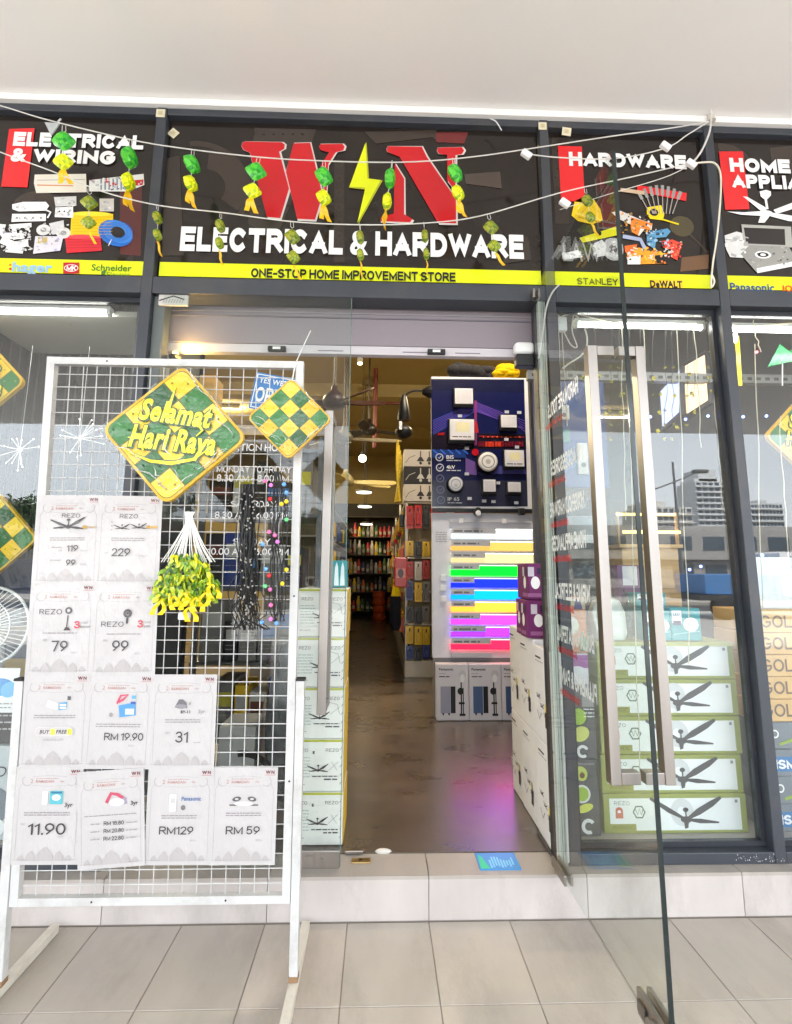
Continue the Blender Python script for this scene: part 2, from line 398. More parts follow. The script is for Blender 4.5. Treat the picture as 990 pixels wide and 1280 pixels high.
def grot(pr, s, a, b, h, wt, col, width=None, align='l', gap=None, maxw=None):
    """text of cap height h and stroke wt*h, as flat strokes on a Print"""
    gap = .10 if gap is None else gap
    adv = sum(GL[c][0]+(wt if c != ' ' else 0)+gap for c in s)-gap
    kx = h if not width else width/adv
    if maxw and adv*kx > maxw: kx = maxw/adv
    W = adv*kx; x = a if align == 'l' else a-W/2 if align == 'c' else a-W
    hw = wt/2
    for c in s:
        gw, strokes = GL[c]
        if c == '&':
            vs, fs = text2d('&', .05); xa = min(q[0] for q in vs); xb = max(q[0] for q in vs); yt = max(q[1] for q in vs); yb = min(q[1] for q in vs)
            pr.m.add([pr.P(x+(q[0]-xa)/(xb-xa)*(gw+wt)*kx, b+(q[1]-yb)/(yt-yb)*h) for q in vs], fs, col); pr.k += 4e-5
            x += (gw+wt+gap)*kx; continue
        for st in strokes:
            pts = [(hw+p[0]*gw, hw+p[1]*(1-wt)) for p in st]
            closed = len(pts) > 8 and (pts[0][0]-pts[-1][0])**2+(pts[0][1]-pts[-1][1])**2 < 1e-6
            vs = []; k = len(pts)
            for i, p in enumerate(pts):
                p0 = pts[i-1] if i else (pts[-2] if closed else None); p1 = pts[i+1] if i < k-1 else (pts[1] if closed else None)
                d0 = Vector((p[0]-p0[0], p[1]-p0[1])).normalized() if p0 else None
                d1 = Vector((p1[0]-p[0], p1[1]-p[1])).normalized() if p1 else None
                q = Vector(p)
                if d0 is None: q = q-d1*hw
                if d1 is None: q = q+d0*hw
                da, db = d0 or d1, d1 or d0
                n0 = Vector((-da.y, da.x)); n1 = Vector((-db.y, db.x)); m_ = n0+n1
                m_ = m_.normalized() if m_.length > .05 else n0
                l_ = min(hw/max(.28, m_.dot(n0)), hw*3.2)
                for sg in (1, -1):
                    v = q+m_*l_*sg
                    vs.append((v.x, min(1, max(0, v.y))))
            pr.m.add([pr.P(x+v[0]*kx, b+v[1]*h)+pr.n*(4e-6*(i_//2)) for i_, v in enumerate(vs)], [(2*i+1, 2*i+3, 2*i+2, 2*i) for i in range(k-1)], col)
            pr.k += 4e-5+4e-6*k
        x += (gw+(wt if c != ' ' else 0)+gap)*kx
    pr.k += pr.step
def gpx(pr, s, xl, xr, ytop, ybot, wt, col, gap=None):
    a0, b0 = pr.px(xl, ybot); a1, _ = pr.px(xr, ybot); _, bt = pr.px(xl, ytop)
    grot(pr, s, a0, b0, bt-b0, wt, col, width=a1-a0, gap=gap)

# ------------------------------------------------------------------ the setting: floors, walls, ceilings, street
SZ = 0.154           # step height
FZ = 0.158           # shop floor
ZT, ZTR0, ZTR1 = 3.467, 2.512, 2.592
XB0, XB1, XC0, XC1, XD0, XD1 = -1.085, -1.037, .757, .800, 1.573, 1.619
XA, XE = -1.95, 2.43

b = MB(); TW = .3014
grout = lin((140, 131, 122))
b.box(-9, 9.5, -5.75, -.049, -.05, -.002, grout)
ys = [-.052, -.4335] + [-.4335-.6028*i for i in range(1, 10)]
for j in range(len(ys)-1):
    for i in range(-27, 33):
        x0 = -1.0061+TW*i
        k = rnd.uniform(.86, 1.03); c = lin((184, 176, 167)); c = (c[0]*k, c[1]*k*rnd.uniform(.985, 1.01), c[2]*k*rnd.uniform(.97, 1.01), 1)
        g = .0012
        xa, xb, ya, yb = x0+g, x0+TW-g, max(ys[j+1], -5.74)+g, ys[j]-g
        if yb-ya < .01: continue
        e = .0014
        b.add([(xa, ya, -.004), (xb, ya, -.004), (xb, yb, -.004), (xa, yb, -.004), (xa+e, ya+e, 0), (xb-e, ya+e, 0), (xb-e, yb-e, 0), (xa+e, yb-e, 0)],
              [(4, 5, 6, 7), (0, 1, 5, 4), (1, 2, 6, 5), (2, 3, 7, 6), (3, 0, 4, 7)], c)
struct(b.build("walkway", M_tile))
b = MB()
for i in range(-15, 16):
    x0 = .2001+.6*i; g = .0016
    k = rnd.uniform(.95, 1.05); c = lin((192, 184, 180)); c = (c[0]*k, c[1]*k, c[2]*k, 1)
    b.box(x0+g, x0+.6-g, -.05, -.03, 0.004, SZ-.003, c)                 # riser tiles
    k = rnd.uniform(.92, 1.0); c = lin((176, 168, 161)); c = (c[0]*k, c[1]*k, c[2]*k, 1)
    b.box(x0+g, x0+.6-g, -.051, .109, SZ-.012, SZ, c)                   # tread tiles
b.box(-9, 9.5, -.045, .107, -.04, SZ-.013, grout)
struct(b.build("entrance_step", M_tile))
M_conc = mat("polished_concrete", .30, 0, .6, .34, 5.0, .012, 30, rvar=.2, stretch=(.7, 1.5, 1), dirt=.10, coat=.6)
b = MB(); b.box(-5, 4.2, .111, 12, .05, FZ, lin((92, 80, 70))); struct(b.build("shop_floor", M_conc))
b = MB(); b.box(-14, 14, -5.75, -.02, 3.5, 3.95, lin((236, 234, 232)))
struct(b.build("walkway_ceiling", M_ceil))
# shop shell
MUST = lin((170, 152, 104))
b = MB(); b.box(-14, 14, -.018, .11, ZT, 4.6, lin((236, 234, 232)))
b.box(-14, XA-.05, -.018, .11, 0, ZT, lin((228, 226, 222))); b.box(XE+.05, 14, -.018, .11, 0, ZT, lin((228, 226, 222)))
struct(b.build("shopfront_wall", M_plaster))
b = MB(); b.box(-5.1, -5, .111, 12, .05, 4.6, MUST); struct(b.build("shop_wall_left", M_plaster))
b = MB(); b.box(4.2, 4.3, .111, 12, .05, 4.6, MUST); struct(b.build("shop_wall_right", M_plaster))
b = MB(); b.box(-5.1, 4.3, 12, 12.1, .05, 4.6, MUST); struct(b.build("shop_wall_back", M_plaster))
b = MB(); b.box(-5.1, 4.3, .111, 12.1, 4.4, 4.6, MUST)
b.box(-5, 4.2, 6.3, 6.55, 4.18, 4.4, MUST); b.box(-5, 4.2, 9.0, 9.25, 4.18, 4.4, MUST)
struct(b.build("shop_ceiling", M_plaster))
# street behind the camera (seen mirrored in the windows)
M_asph = mat("asphalt", .9, 0, .3, .25, 40)
b = MB(); b.box(-400, 400, -900, -5.751, -.6, -.13, lin((70, 70, 72))); struct(b.build("road", M_asph))
b = MB()
for i in range(-40, 40):
    for j in range(13):
        k = rnd.uniform(.94, 1.03); c = lin((182, 180, 176)); b.box(i*.9+.004, i*.9+.896, -6.66-j*.9+.004, -5.77-j*.9, -.16, -.125, (c[0]*k, c[1]*k, c[2]*k, 1))
struct(b.build("bounce_forecourt", M_tile))  # pale paving added to bounce sunlight up to the walkway ceiling
b = MB()
for i in range(-12, 14): b.box(i*4, i*4+2, -14.1, -13.98, -.126, -.122, lin((225, 225, 220)))
struct(b.build("road_marking", M_plaster))
b = MB(); b.box(-200, 200, -26, -21, -.129, .0, lin((150, 146, 140))); struct(b.build("far_pavement", M_plaster))

def tower(name, label, x0, x1, y0, y1, z, floors, bays, wallc, winc, cap):
    t = T(name, label, 'building', ((x0+x1)/2, y1, 0))
    b = MB(); b.box(x0, x1, y0, y1, -.1, z, wallc); b.build("wall", M_plaster, t)
    fh = z/floors; bw = (x1-x0)/bays
    b = MB()
    for i in range(floors):
        for j in range(bays):
            b.box(x0+bw*j+bw*.18, x0+bw*(j+1)-bw*.18, y1-.02, y1+.05, i*fh+fh*.3, i*fh+fh*.78, winc)
    b.build("window", M_plast, t)
    b = MB()
    for i in range(1, floors): b.box(x0-.15, x1+.15, y1, y1+.5, i*fh-.12, i*fh+.12, wallc)
    b.build("balcony", M_plaster, t)
    b = MB()
    for bx in cap: b.box(x0+(x1-x0)*bx[0], x0+(x1-x0)*bx[1], y0+1, y1-1, z, z+bx[2], wallc)
    b.build("roof", M_plaster, t)
CONC = lin((200, 202, 204)); CON2 = lin((196, 194, 190)); CON3 = lin((190, 192, 194)); WND = lin((60, 74, 86))
tower("tower_block", "slim pale tower block with stepped crown mirrored in the window", 75.5, 83.0, -128, -120, 23.0, 17, 5, CONC, WND, [(.05, .95, .8), (.2, .8, 3.2)])
tower("apartment_building", "broad beige apartment building mirrored beside the street lamp", 52.5, 62, -110, -100, 14.2, 9, 8, CON2, WND, [(.1, .5, 1.2)])
tower("office_building", "flat topped grey office building mirrored in the far right window", 103, 112, -150, -140, 20.5, 12, 9, CON3, WND, [(.3, .6, 1)])
tower("low_shophouse", "long low shophouse row mirrored across the road", -60, 45, -60, -46, 5.2, 2, 34, lin((150, 148, 146)), WND, [(.0, 1, .5)])
tower("corner_house", "low white house mirrored in the left window", -48, -26, -42, -34, 6.0, 2, 9, lin((160, 158, 154)), WND, [(.1, .9, .6)])
t = T("street_lamp", "tall grey street lamp with a single arm mirrored in the window", 'street lamp', (14.0, -21.9, 0))
b = MB(); b.tube([(14.0, -21.9, -.1), (13.95, -21.9, 6.5)], [.09, .05], lin((90, 92, 95)), 8); b.build("pole", M_frame, t)
b = MB(); b.tube([(12.9, -21.9, 5.15), (14.0, -21.9, 5.55), (15.0, -21.9, 6.0)], .035, lin((90, 92, 95)), 6); b.build("arm", M_frame, t)
b = MB(); b.box(14.9, 15.6, -22.05, -21.75, 5.98, 6.14, lin((80, 82, 85))); b.build("lamp_head", M_frame, t, bevel=.04)
# parked truck
t = T("parked_truck", "blue and white parked truck mirrored low in the right window", 'truck', (12.3, -14.6, -.13))
b = MB(); BLU = lin((52, 110, 170))
b.box(9.8, 13.6, -15.5, -13.8, .45, .62, lin((40, 42, 46))); b.build("chassis", M_frame, t)
b = MB(); b.box(10.0, 12.4, -15.5, -13.8, .63, 1.25, BLU); b.build("cargo_bed", M_frame, t, bevel=.03)
b = MB(); b.prism([(12.45, -13.8, .5), (14.1, -13.8, .5), (14.1, -13.8, 1.15), (13.75, -13.8, 1.95), (12.45, -13.8, 1.95)], (0, 1, 0), 1.7, lin((225, 228, 232))); b.build("cab", M_frame, t, bevel=.05)
b = MB(); b.prism([(12.75, -13.79, 1.2), (13.85, -13.79, 1.2), (13.6, -13.79, 1.8), (12.75, -13.79, 1.8)], (0, 1, 0), .03, lin((30, 36, 42))); b.build("window", M_acry, t)
for x in (10.6, 13.4):
    b = MB(); b.lathe([(.2, -.1), (.38, -.1), (.38, .12), (.2, .12)], (x, -13.9, .25), BLACK, 18, 'y'); b.build("wheel", M_rubber, t)

def tree(label, x, y, h, r, seed):
    q = random.Random(seed)
    t = T("roadside_tree", label, 'tree', (x, y, 0))
    b = MB(); b.tube(wave([(x, y, -.1), (x+.1, y, h*.3), (x-.05, y, h*.6)], 3), [.18-.01*i for i in range(7)], lin((90, 74, 58)), 7)
    for i in range(6):
        a = i*1.05; b.tube([(x, y, h*.42), (x+math.cos(a)*r*.6, y+math.sin(a)*r*.6, h*.72)], [.07, .02], lin((90, 74, 58)), 5)
    b.build("trunk", M_wood, t)
    b = MB()
    cl = [(Vector((q.gauss(0, r*.45), q.gauss(0, r*.45), q.uniform(-.25, .3)*h)), q.uniform(.3, .55)*r) for _ in range(16)]
    for c, cr in cl:
        k = q.uniform(.5, 1.1); g = lin((58, 82, 46)); g = (g[0]*k, g[1]*k, g[2]*k, 1)
        for _ in range(90):
            d = Vector((q.gauss(0, 1), q.gauss(0, 1), q.gauss(0, 1))).normalized()*cr*q.uniform(.5, 1)
            p = Vector((x, y, h*.72))+c+d; s = q.uniform(.1, .2)
            e1 = Vector((q.gauss(0, 1), q.gauss(0, 1), q.gauss(0, 1))).normalized()*s; e2 = e1.cross(d).normalized()*s*.6
            b.add([p-e1, p+e2, p+e1, p-e2], [(0, 1, 2, 3)], g)
    b.build("crown", M_cloth, t)
tree("tall leafy street tree mirrored beyond the truck", 9.0, -30, 6.0, 2.2, 3)
tree("bushy dark street tree mirrored in the left window", -12.0, -27, 5.2, 2.0, 5)
tree("small street tree mirrored in the doorway glass", -4.5, -29, 4.6, 1.7, 9)
for i, (x, y, h) in enumerate(((-25.5, -33, 5.2), (-31, -35, 5.6), (-21, -36, 4.8), (-37, -34, 5.4), (-16.5, -38, 4.6))):
    tree(("nearest", "second", "third", "fourth", "fifth")[i]+" dark tall tree of the row mirrored in the left window", x, y, h, 3.0, 20+i)
tree("round street tree mirrored between the house and shophouse", -22, -33, 5.6, 2.2, 12)

# ------------------------------------------------------------------ shopfront frame
t = T("shopfront_frame", "dark grey aluminium framework holding the signs, windows and doors", 'frame', (0, .05, SZ))
for x0, x1 in ((XA-.05, XA), (XB0, XB1), (XC0, XC1), (XD0, XD1), (XE, XE+.05)):
    b = MB(); b.box(x0, x1, 0, .11, SZ+.001, ZT-.002, DARK); b.build("post", M_frame, t, bevel=.003)
spans = ((XA, XB0), (XB1, XC0), (XC1, XD0), (XD1, XE))
for x0, x1 in spans:
    b = MB(); b.box(x0+.001, x1-.001, .002, .108, 3.428, ZT-.003, DARK); b.build("top_rail", M_frame, t, bevel=.003)
    b = MB(); b.box(x0+.001, x1-.001, .002, .108, ZTR0, ZTR1, DARK); b.build("transom", M_frame, t, bevel=.003)
for x0, x1 in (spans[0], spans[2], spans[3]):
    b = MB(); b.box(x0+.001, x1-.001, .002, .108, SZ+.001, .197, DARK); b.build("sill", M_frame, t, bevel=.003)
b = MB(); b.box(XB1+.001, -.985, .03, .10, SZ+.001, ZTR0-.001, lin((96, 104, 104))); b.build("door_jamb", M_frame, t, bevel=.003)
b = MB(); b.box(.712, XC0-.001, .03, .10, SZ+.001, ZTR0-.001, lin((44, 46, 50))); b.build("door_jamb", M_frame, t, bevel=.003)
# painted dots of mortar splash on the sill corner
b = MB()
for _ in range(45):
    x = rnd.gauss(1.50, .07); z = SZ+.012+abs(rnd.gauss(0, .018)); s = rnd.uniform(.0008, .0025)
    if z < .194: b.sph((x, -.0005, z), (s, s*.5, s*1.3), PALE, 6, 4)
b.build("paint_splash", M_plaster, t)

for x0, x1, lab in ((XA, XB0, "tall display window behind the wire rack, left of the entrance"),
                    (XC1, XD0, "tall display window with stacked green edged cartons, right of the entrance"),
                    (XD1, XE, "display window with tan cartons at the right edge of the photo")):
    t = T("display_window", lab, 'window', ((x0+x1)/2, .055, .197))
    b = MB(); g = .001
    b.box(x0+g, x1-g, .045, .07, ZTR0-.026, ZTR0-.001, lin((40, 43, 50))); b.box(x0+g, x1-g, .045, .07, .198, .218, lin((40, 43, 50)))
    b.box(x0+g, x0+.02, .045, .07, .219, ZTR0-.027, lin((40, 43, 50))); b.box(x1-.02, x1-g, .045, .07, .219, ZTR0-.027, lin((40, 43, 50)))
    b.build("glazing_bead", M_frame, t)
    b = MB(); b.box(x0+.021, x1-.021, .054, .060, .2185, ZTR0-.0265, WHITE); b.build("pane", M_window, t)

# ------------------------------------------------------------------ signboards
BROWN = lin((38, 32, 29)); BR2 = lin((62, 53, 47)); BR3 = lin((30, 25, 23)); SW = lin((240, 240, 240))
PY = .035
def sign(name, label, x0, x1):
    t = T(name, label, 'sign', ((x0+x1)/2, PY, ZTR1))
    b = MB(); b.box(x0+.003, x1-.003, PY, PY+.03, ZTR1+.002, 3.426, BROWN); b.build("panel", M_acry, t)
    return t
def face(): return Print((0, PY, 0), (1, 0, 0), (0, 0, 1), lift=.0038)
def clutter(pr, x0, y0, x1, y1, n, cols, smin=1.2, smax=4.5):
    """small printed details inside a product picture"""
    for _ in range(n):
        x, y = rnd.uniform(x0, x1), rnd.uniform(y0, y1); w_, h = rnd.uniform(smin, smax), rnd.uniform(smin, smax)*.7; a = rnd.uniform(-.6, .6); c, d = math.cos(a), math.sin(a)
        pr.poly([(x+(-w_*c+h*d)/2, y+(-w_*d-h*c)/2), (x+(w_*c+h*d)/2, y+(w_*d-h*c)/2), (x+(w_*c-h*d)/2, y+(w_*d+h*c)/2), (x+(-w_*c-h*d)/2, y+(-w_*d+h*c)/2)], rnd.choice(cols), px=True); pr.k -= pr.step*.9
def strip(t, x0, x1, y0a, y0b):
    pr = face(); pr.rect(x0+.012, 2.612, x1-.012, 2.682, LIME); pr.build("brand_strip", M_gloss, t)
# faint tool silhouettes printed in the brown ground
def ghost(t, items):
    for i_, it in enumerate(items):
        pr = face(); pr.k = .0006+.0003*i_; pr.step = .000004; it(pr); pr.build("background_print", M_acry, t)

# main sign
t = sign("main_sign", "long brown shop sign with red W and N either side of a yellow bolt", XB1, XC0); TM = t
def holes(p):
    p.poly([(318, 160), (395, 162), (380, 215), (345, 300), (310, 280)], lin((60, 53, 48)), px=True)
    for i in range(6):
        for j in range(7):
            a, b_ = p.px(318+i*12+j, 168+j*15); p.ell(a, b_, .006, .005, BR3, n=8)
def spanner(p):
    p.line([(424, 200), (424, 328)], .05, lin((54, 47, 42)), px=True)
    for k, yy in enumerate(range(205, 330, 18)):
        a, b_ = p.px(424, yy); p.ring(a, b_, .012, .019, BR2, 14)
g1 = [lambda p: p.ring(*p.px(255, 235), .10, .20, BR2, 26, -.6, 1.5), lambda p: p.ring(p.px(255, 235)[0]-.05, p.px(255, 235)[1]-.02, .24, .27, BR2, 26, -.5, 1.7), holes, spanner,
      lambda p: p.poly([(455, 165), (545, 163), (550, 180), (540, 172), (470, 180)], BR2, px=True), lambda p: p.poly([(545, 166), (585, 166), (580, 180), (545, 178)], lin((110, 44, 44)), px=True),
      lambda p: p.poly([(580, 218), (625, 215), (627, 236), (582, 230)], lin((76, 66, 60)), px=True), lambda p: p.poly([(205, 200), (225, 195), (230, 320), (203, 320)], lin((58, 50, 45)), px=True),
      lambda p: p.poly([(625, 300), (660, 296), (664, 325), (630, 330)], lin((58, 50, 45)), px=True)]
ghost(t, g1); strip(t, XB1, XC0, 0, 0)
def zpx(pts, ox, oy, k): return [(ox+x/k, oy+y/k) for x, y in pts]
Wp = [[(340, 148), (352, 144), (488, 147), (499, 156), (497, 172), (478, 183), (515, 320), (482, 431), (432, 427), (368, 186), (345, 176), (337, 163)],
      [(532, 151), (594, 149), (640, 345), (612, 437), (545, 434), (503, 258)],
      [(632, 154), (714, 153), (723, 163), (718, 178), (690, 185), (662, 228), (655, 340), (646, 330), (634, 232), (664, 185), (634, 177), (627, 166)]]
Np = [[(214, 178), (354, 180), (374, 222), (494, 395), (495, 496), (420, 494), (262, 222), (212, 202), (208, 190)],
      [(243, 250), (281, 312), (281, 458), (315, 478), (305, 492), (185, 487), (186, 470), (238, 455)],
      [(420, 184), (518, 182), (528, 196), (518, 212), (492, 216), (492, 365), (458, 318), (458, 214), (424, 210), (416, 198)]]
bolt = [(122, 163), (55, 345), (121, 349), (88, 494), (184, 317), (130, 312)]
pr = face(); pr.k = .006
def scale_poly(pts, k):
    cx = sum(p[0] for p in pts)/len(pts); cyy = sum(p[1] for p in pts)/len(pts)
    out = []
    for x, y in pts:
        d = Vector((x-cx, y-cyy)); L_ = d.length
        out.append((x+d.x/L_*k, y+d.y/L_*k))
    return out
def letter(pr, pts, ox, oy, k, col, edge):
    q = zpx(pts, ox, oy, k)
    pr.poly([(x+1.1, y+.9) for x, y in scale_poly(q, 1.6)], edge, px=True); pr.poly(q, col, px=True)
for p_ in Wp: letter(pr, p_, 190, 130, 3, lin((196, 30, 38)), lin((206, 200, 198)))
for p_ in Np: letter(pr, p_, 420, 130, 3.3, lin((196, 30, 38)), lin((206, 200, 198)))
pr.build("red_letter", M_gloss, t)
pr = face(); pr.k = .006; letter(pr, bolt, 420, 130, 3.3, LIME, lin((170, 176, 40))); pr.build("bolt_emblem", M_gloss, t)
pr = face(); pr.k = .0065
gpx(pr, "ELECTRICAL & HARDWARE", 225, 654, 284, 314.5, .27, SW); pr.build("lettering", M_gloss, t)
pr = face(); pr.k = .0065
gpx(pr, "ONE-STOP HOME IMPROVEMENT STORE", 314, 569, 336, 347.6, .22, BLACK); pr.build("slogan", M_gloss, t)

# electrical sign (left)
t = sign("electrical_sign", "brown sign reading ELECTRICAL & WIRING above the left window", XA, XB0)
ghost(t, [lambda p: p.poly([(150, 230), (178, 225), (176, 320), (150, 318)], lin((90, 44, 42)), px=True), lambda p: p.ring(*p.px(45, 270), .08, .13, BR2, 20, 0, 2.6)])
strip(t, XA, XB0, 0, 0)
pr = face(); pr.poly([(12, 162), (44, 161), (35, 235), (2, 234)], RED, px=True); pr.build("red_flag", M_gloss, t)
pr = face(); pr.k = .0065; gpx(pr, "ELECTRICAL", 17, 180, 166, 183.5, .29, SW); gpx(pr, "& WIRING", 14, 145, 186.5, 203.5, .29, SW); pr.build("lettering", M_gloss, t)
pr = face(); pr.k = .0065
pr.tpx("hager", 16, 66, 328, 340, lin((150, 190, 225)), bold=.04)
a, b_ = pr.px(14, 337); pr.ell(a, b_, .006, .006, RED); a, b_ = pr.px(14, 332); pr.ell(a, b_, .006, .006, lin((240, 130, 30)))
pr.build("brand_lettering", M_gloss, t); pr = face(); pr.k = .0065
pr.poly([(80, 329), (100, 329), (100, 343), (80, 343)], lin((190, 34, 40)), px=True); a, b_ = pr.px(90, 336); pr.ell(a, b_, .032, .018, SW); pr.ell(a, b_, .029, .0155, lin((190, 34, 40)))
gpx(pr, "MK", 84, 96, 332.5, 339.5, .2, SW)
pr.build("brand_lettering", M_gloss, t); pr = face(); pr.k = .0065
pr.tpx("Schneider", 115, 165, 331, 339, lin((70, 120, 40)), bold=.02); pr.tpx("Electric", 134, 163, 341, 346, lin((110, 150, 40)))
pr.poly([(128, 340), (134, 338), (132, 344), (127, 345)], lin((70, 120, 40)), px=True)
pr.build("brand_lettering", M_gloss, t)
pr = face()
pr.poly([(44, 219), (108, 218), (109, 241), (46, 242), (43, 230)], lin((226, 220, 208)), px=True); pr.line([(47, 232), (92, 233)], .006, lin((210, 140, 90)), px=True); pr.line([(47, 226), (107, 225)], .003, GREY, px=True)
pr.build("printed_picture", M_gloss, t, label="printed picture of a pale trunking strip")
pr = face()
pr.poly([(112, 226), (180, 218), (181, 232), (160, 240), (112, 240)], lin((220, 220, 216)), px=True); pr.poly([(168, 226), (180, 225), (179, 232), (168, 233)], lin((190, 40, 50)), px=True)
for i in range(8): pr.poly([(126+i*5, 224), (128+i*5, 224), (128+i*5, 238), (126+i*5, 238)], lin((120, 130, 150)), px=True)
clutter(pr, 114, 223, 178, 238, 46, (lin((184, 184, 186)), lin((206, 206, 206)), lin((160, 162, 166)), lin((220, 220, 218)))+(lin((60, 80, 130)), lin((190, 60, 60))))
pr.build("printed_picture", M_gloss, t, label="printed picture of white circuit breakers")
pr = face()
pr.poly([(16, 256), (30, 253), (58, 253), (62, 258), (58, 264), (24, 265), (16, 262)], SW, px=True); pr.line([(56, 262), (64, 266), (60, 273)], .008, SW, px=True)
pr.poly([(16, 268), (58, 268), (58, 277), (15, 278)], SW, px=True)
for i in range(4):
    a, b_ = pr.px(22+i*10, 273); pr.ell(a, b_, .006, .006, GREY)
clutter(pr, 20, 255, 56, 263, 14, (lin((184, 184, 186)), lin((206, 206, 206)), lin((160, 162, 166)), lin((220, 220, 218))), 1, 3); clutter(pr, 18, 270, 56, 276, 16, (lin((184, 184, 186)), lin((206, 206, 206)), lin((160, 162, 166)), lin((220, 220, 218))), 1, 2.4)
pr.build("printed_picture", M_gloss, t, label="printed picture of two white extension leads"); pr = face()
pr.poly([(68, 247), (96, 246), (96, 258), (70, 259)], lin((205, 205, 205)), px=True); pr.poly([(70, 260), (92, 259), (92, 273), (69, 272)], SW, px=True)
for i in range(3):
    a, b_ = pr.px(75+i*6, 265); pr.ell(a, b_, .004, .005, INK)
pr.poly([(125, 249), (143, 249), (143, 265), (125, 265)], lin((200, 194, 188)), px=True)
clutter(pr, 70, 249, 94, 271, 26, (lin((184, 184, 186)), lin((206, 206, 206)), lin((160, 162, 166)), lin((220, 220, 218)))); clutter(pr, 127, 251, 141, 263, 10, (lin((184, 184, 186)), lin((206, 206, 206)), lin((160, 162, 166)), lin((220, 220, 218))))
pr.build("printed_picture", M_gloss, t, label="printed picture of white and grey sockets")
pr = face()
pr.line([(4, 281), (2, 290), (6, 295), (30, 296)], .03, SW, px=True); pr.line([(12, 284), (40, 282)], .022, SW, px=True); pr.line([(18, 284), (20, 300)], .02, SW, px=True)
pr.line([(2, 300), (18, 307), (36, 304)], .036, SW, px=True); pr.line([(8, 312), (30, 314)], .03, lin((222, 222, 222)), px=True)
pr.poly([(62, 280), (80, 276), (82, 292), (66, 294)], lin((205, 205, 208)), px=True)
for x, y in ((55, 288), (80, 292)):
    a, b_ = pr.px(x, y); pr.ell(a, b_, .032, .028, lin((214, 214, 214))); pr.ell(a, b_, .014, .012, GREY)
pr.poly([(45, 296), (80, 296), (76, 314), (42, 318)], lin((216, 212, 222)), px=True); pr.poly([(48, 298), (60, 297), (60, 305), (48, 305)], lin((190, 170, 110)), px=True)
clutter(pr, 3, 284, 40, 314, 60, (lin((184, 184, 186)), lin((206, 206, 206)), lin((160, 162, 166)), lin((220, 220, 218)))); clutter(pr, 46, 297, 76, 314, 24, (lin((184, 184, 186)), lin((206, 206, 206)), lin((160, 162, 166)), lin((220, 220, 218)))+(lin((170, 150, 90)), lin((180, 176, 210)))); clutter(pr, 50, 280, 86, 294, 24, (lin((184, 184, 186)), lin((206, 206, 206)), lin((160, 162, 166)), lin((220, 220, 218))), 1, 3)
pr.build("printed_picture", M_gloss, t, label="printed picture of white pipe fittings and switches")
pr = face()
pr.poly([(90, 268), (142, 268), (142, 298), (88, 298)], lin((236, 200, 20)), px=True)
a, b_ = pr.px(116, 268); pr.ell(a, b_, .09, .012, lin((250, 220, 60)))
pr.poly([(82, 297), (126, 296), (128, 314), (84, 317)], lin((214, 40, 54)), px=True); a, b_ = pr.px(105, 297); pr.ell(a, b_, .075, .012, lin((236, 70, 80)))
a, b_ = pr.px(145, 292); pr.ell(a, b_, .085, .062, lin((44, 110, 200)), -.5); pr.ell(a+.008, b_+.008, .075, .052, lin((70, 140, 224)), -.5); pr.ell(a+.01, b_+.004, .035, .027, BROWN, -.5)
pr.line([(140, 300), (136, 308)], .004, SW, px=True)

for q in range(7): pr.line([(91, 272+q*3.6), (141, 272+q*3.6)], .0022, lin((206, 160, 10)), px=True)
for q in range(4): pr.line([(84, 300+q*3.6), (127, 299+q*3.6)], .002, lin((170, 24, 40)), px=True)
a, b_ = pr.px(145, 292)
for q in range(5): pr.ring(a+.008, b_+.006, .040+q*.007, .042+q*.007, lin((40, 96, 184)), 22, sy=.74)
pr.build("printed_picture", M_gloss, t, label="printed picture of yellow, red and blue cable coils")

# hardware sign
t = sign("hardware_sign", "brown sign reading HARDWARE above the open glass door", XC1, XD0)
def holes2(p):
    p.poly([(689, 172), (712, 172), (712, 280), (694, 280)], lin((54, 46, 41)), px=True)
    for i in range(9):
        for j in range(2):
            a, b_ = p.px(694+j*8+(i % 2)*3, 178+i*11); p.ell(a, b_, .004, .004, BR3, n=8)
def lens(p):
    p.line([(852, 283), (885, 316)], .012, BR2, px=True); a, b_ = p.px(852, 283); p.ell(a, b_, .06, .055, lin((80, 72, 50)))
g2 = [holes2, lens, lambda p: p.poly([(850, 340), (885, 336), (886, 318), (852, 322)], lin((110, 80, 56)), px=True)]
ghost(t, g2); strip(t, XC1, XD0, 0, 0)
pr = face(); pr.poly([(697, 183), (727, 184), (731, 254), (701, 251)], RED, px=True); pr.build("red_flag", M_gloss, t)
pr = face(); pr.k = .0065; gpx(pr, "HARDWARE", 711, 857, 191, 208.5, .29, SW); pr.build("lettering", M_gloss, t)
pr = face(); pr.k = .0065; gpx(pr, "STANLEY", 721, 772, 348, 356.5, .2, lin((60, 60, 30))); pr.build("brand_lettering", M_gloss, t); pr = face(); pr.k = .0065
pr.poly([(811, 350), (853, 350), (853, 361), (811, 360)], lin((240, 200, 30)), px=True); pr.tpx("DeWALT", 812, 852, 351, 359.5, BLACK, bold=.06); pr.build("brand_lettering", M_gloss, t)
pr = face()
a, b_ = pr.px(733, 266); YH = lin((246, 206, 26))
pr.poly([(714, 270), (718, 252), (730, 246), (742, 250), (750, 262), (753, 276), (740, 281), (722, 277)], YH, px=True); pr.line([(722, 272), (750, 278)], .008, lin((200, 160, 10)), px=True)
pr.line([(722, 262), (732, 250), (744, 256)], .004, lin((255, 236, 120)), px=True); pr.line([(726, 268), (736, 256), (748, 266)], .003, lin((206, 166, 10)), px=True)
pr.build("printed_picture", M_gloss, t, label="printed picture of a yellow hard hat")
pr = face(); pr.poly([(724, 298), (772, 283), (774, 294), (728, 304)], lin((226, 220, 30)), px=True); a, b_ = pr.px(748, 292); pr.ell(a, b_, .014, .014, BLACK)
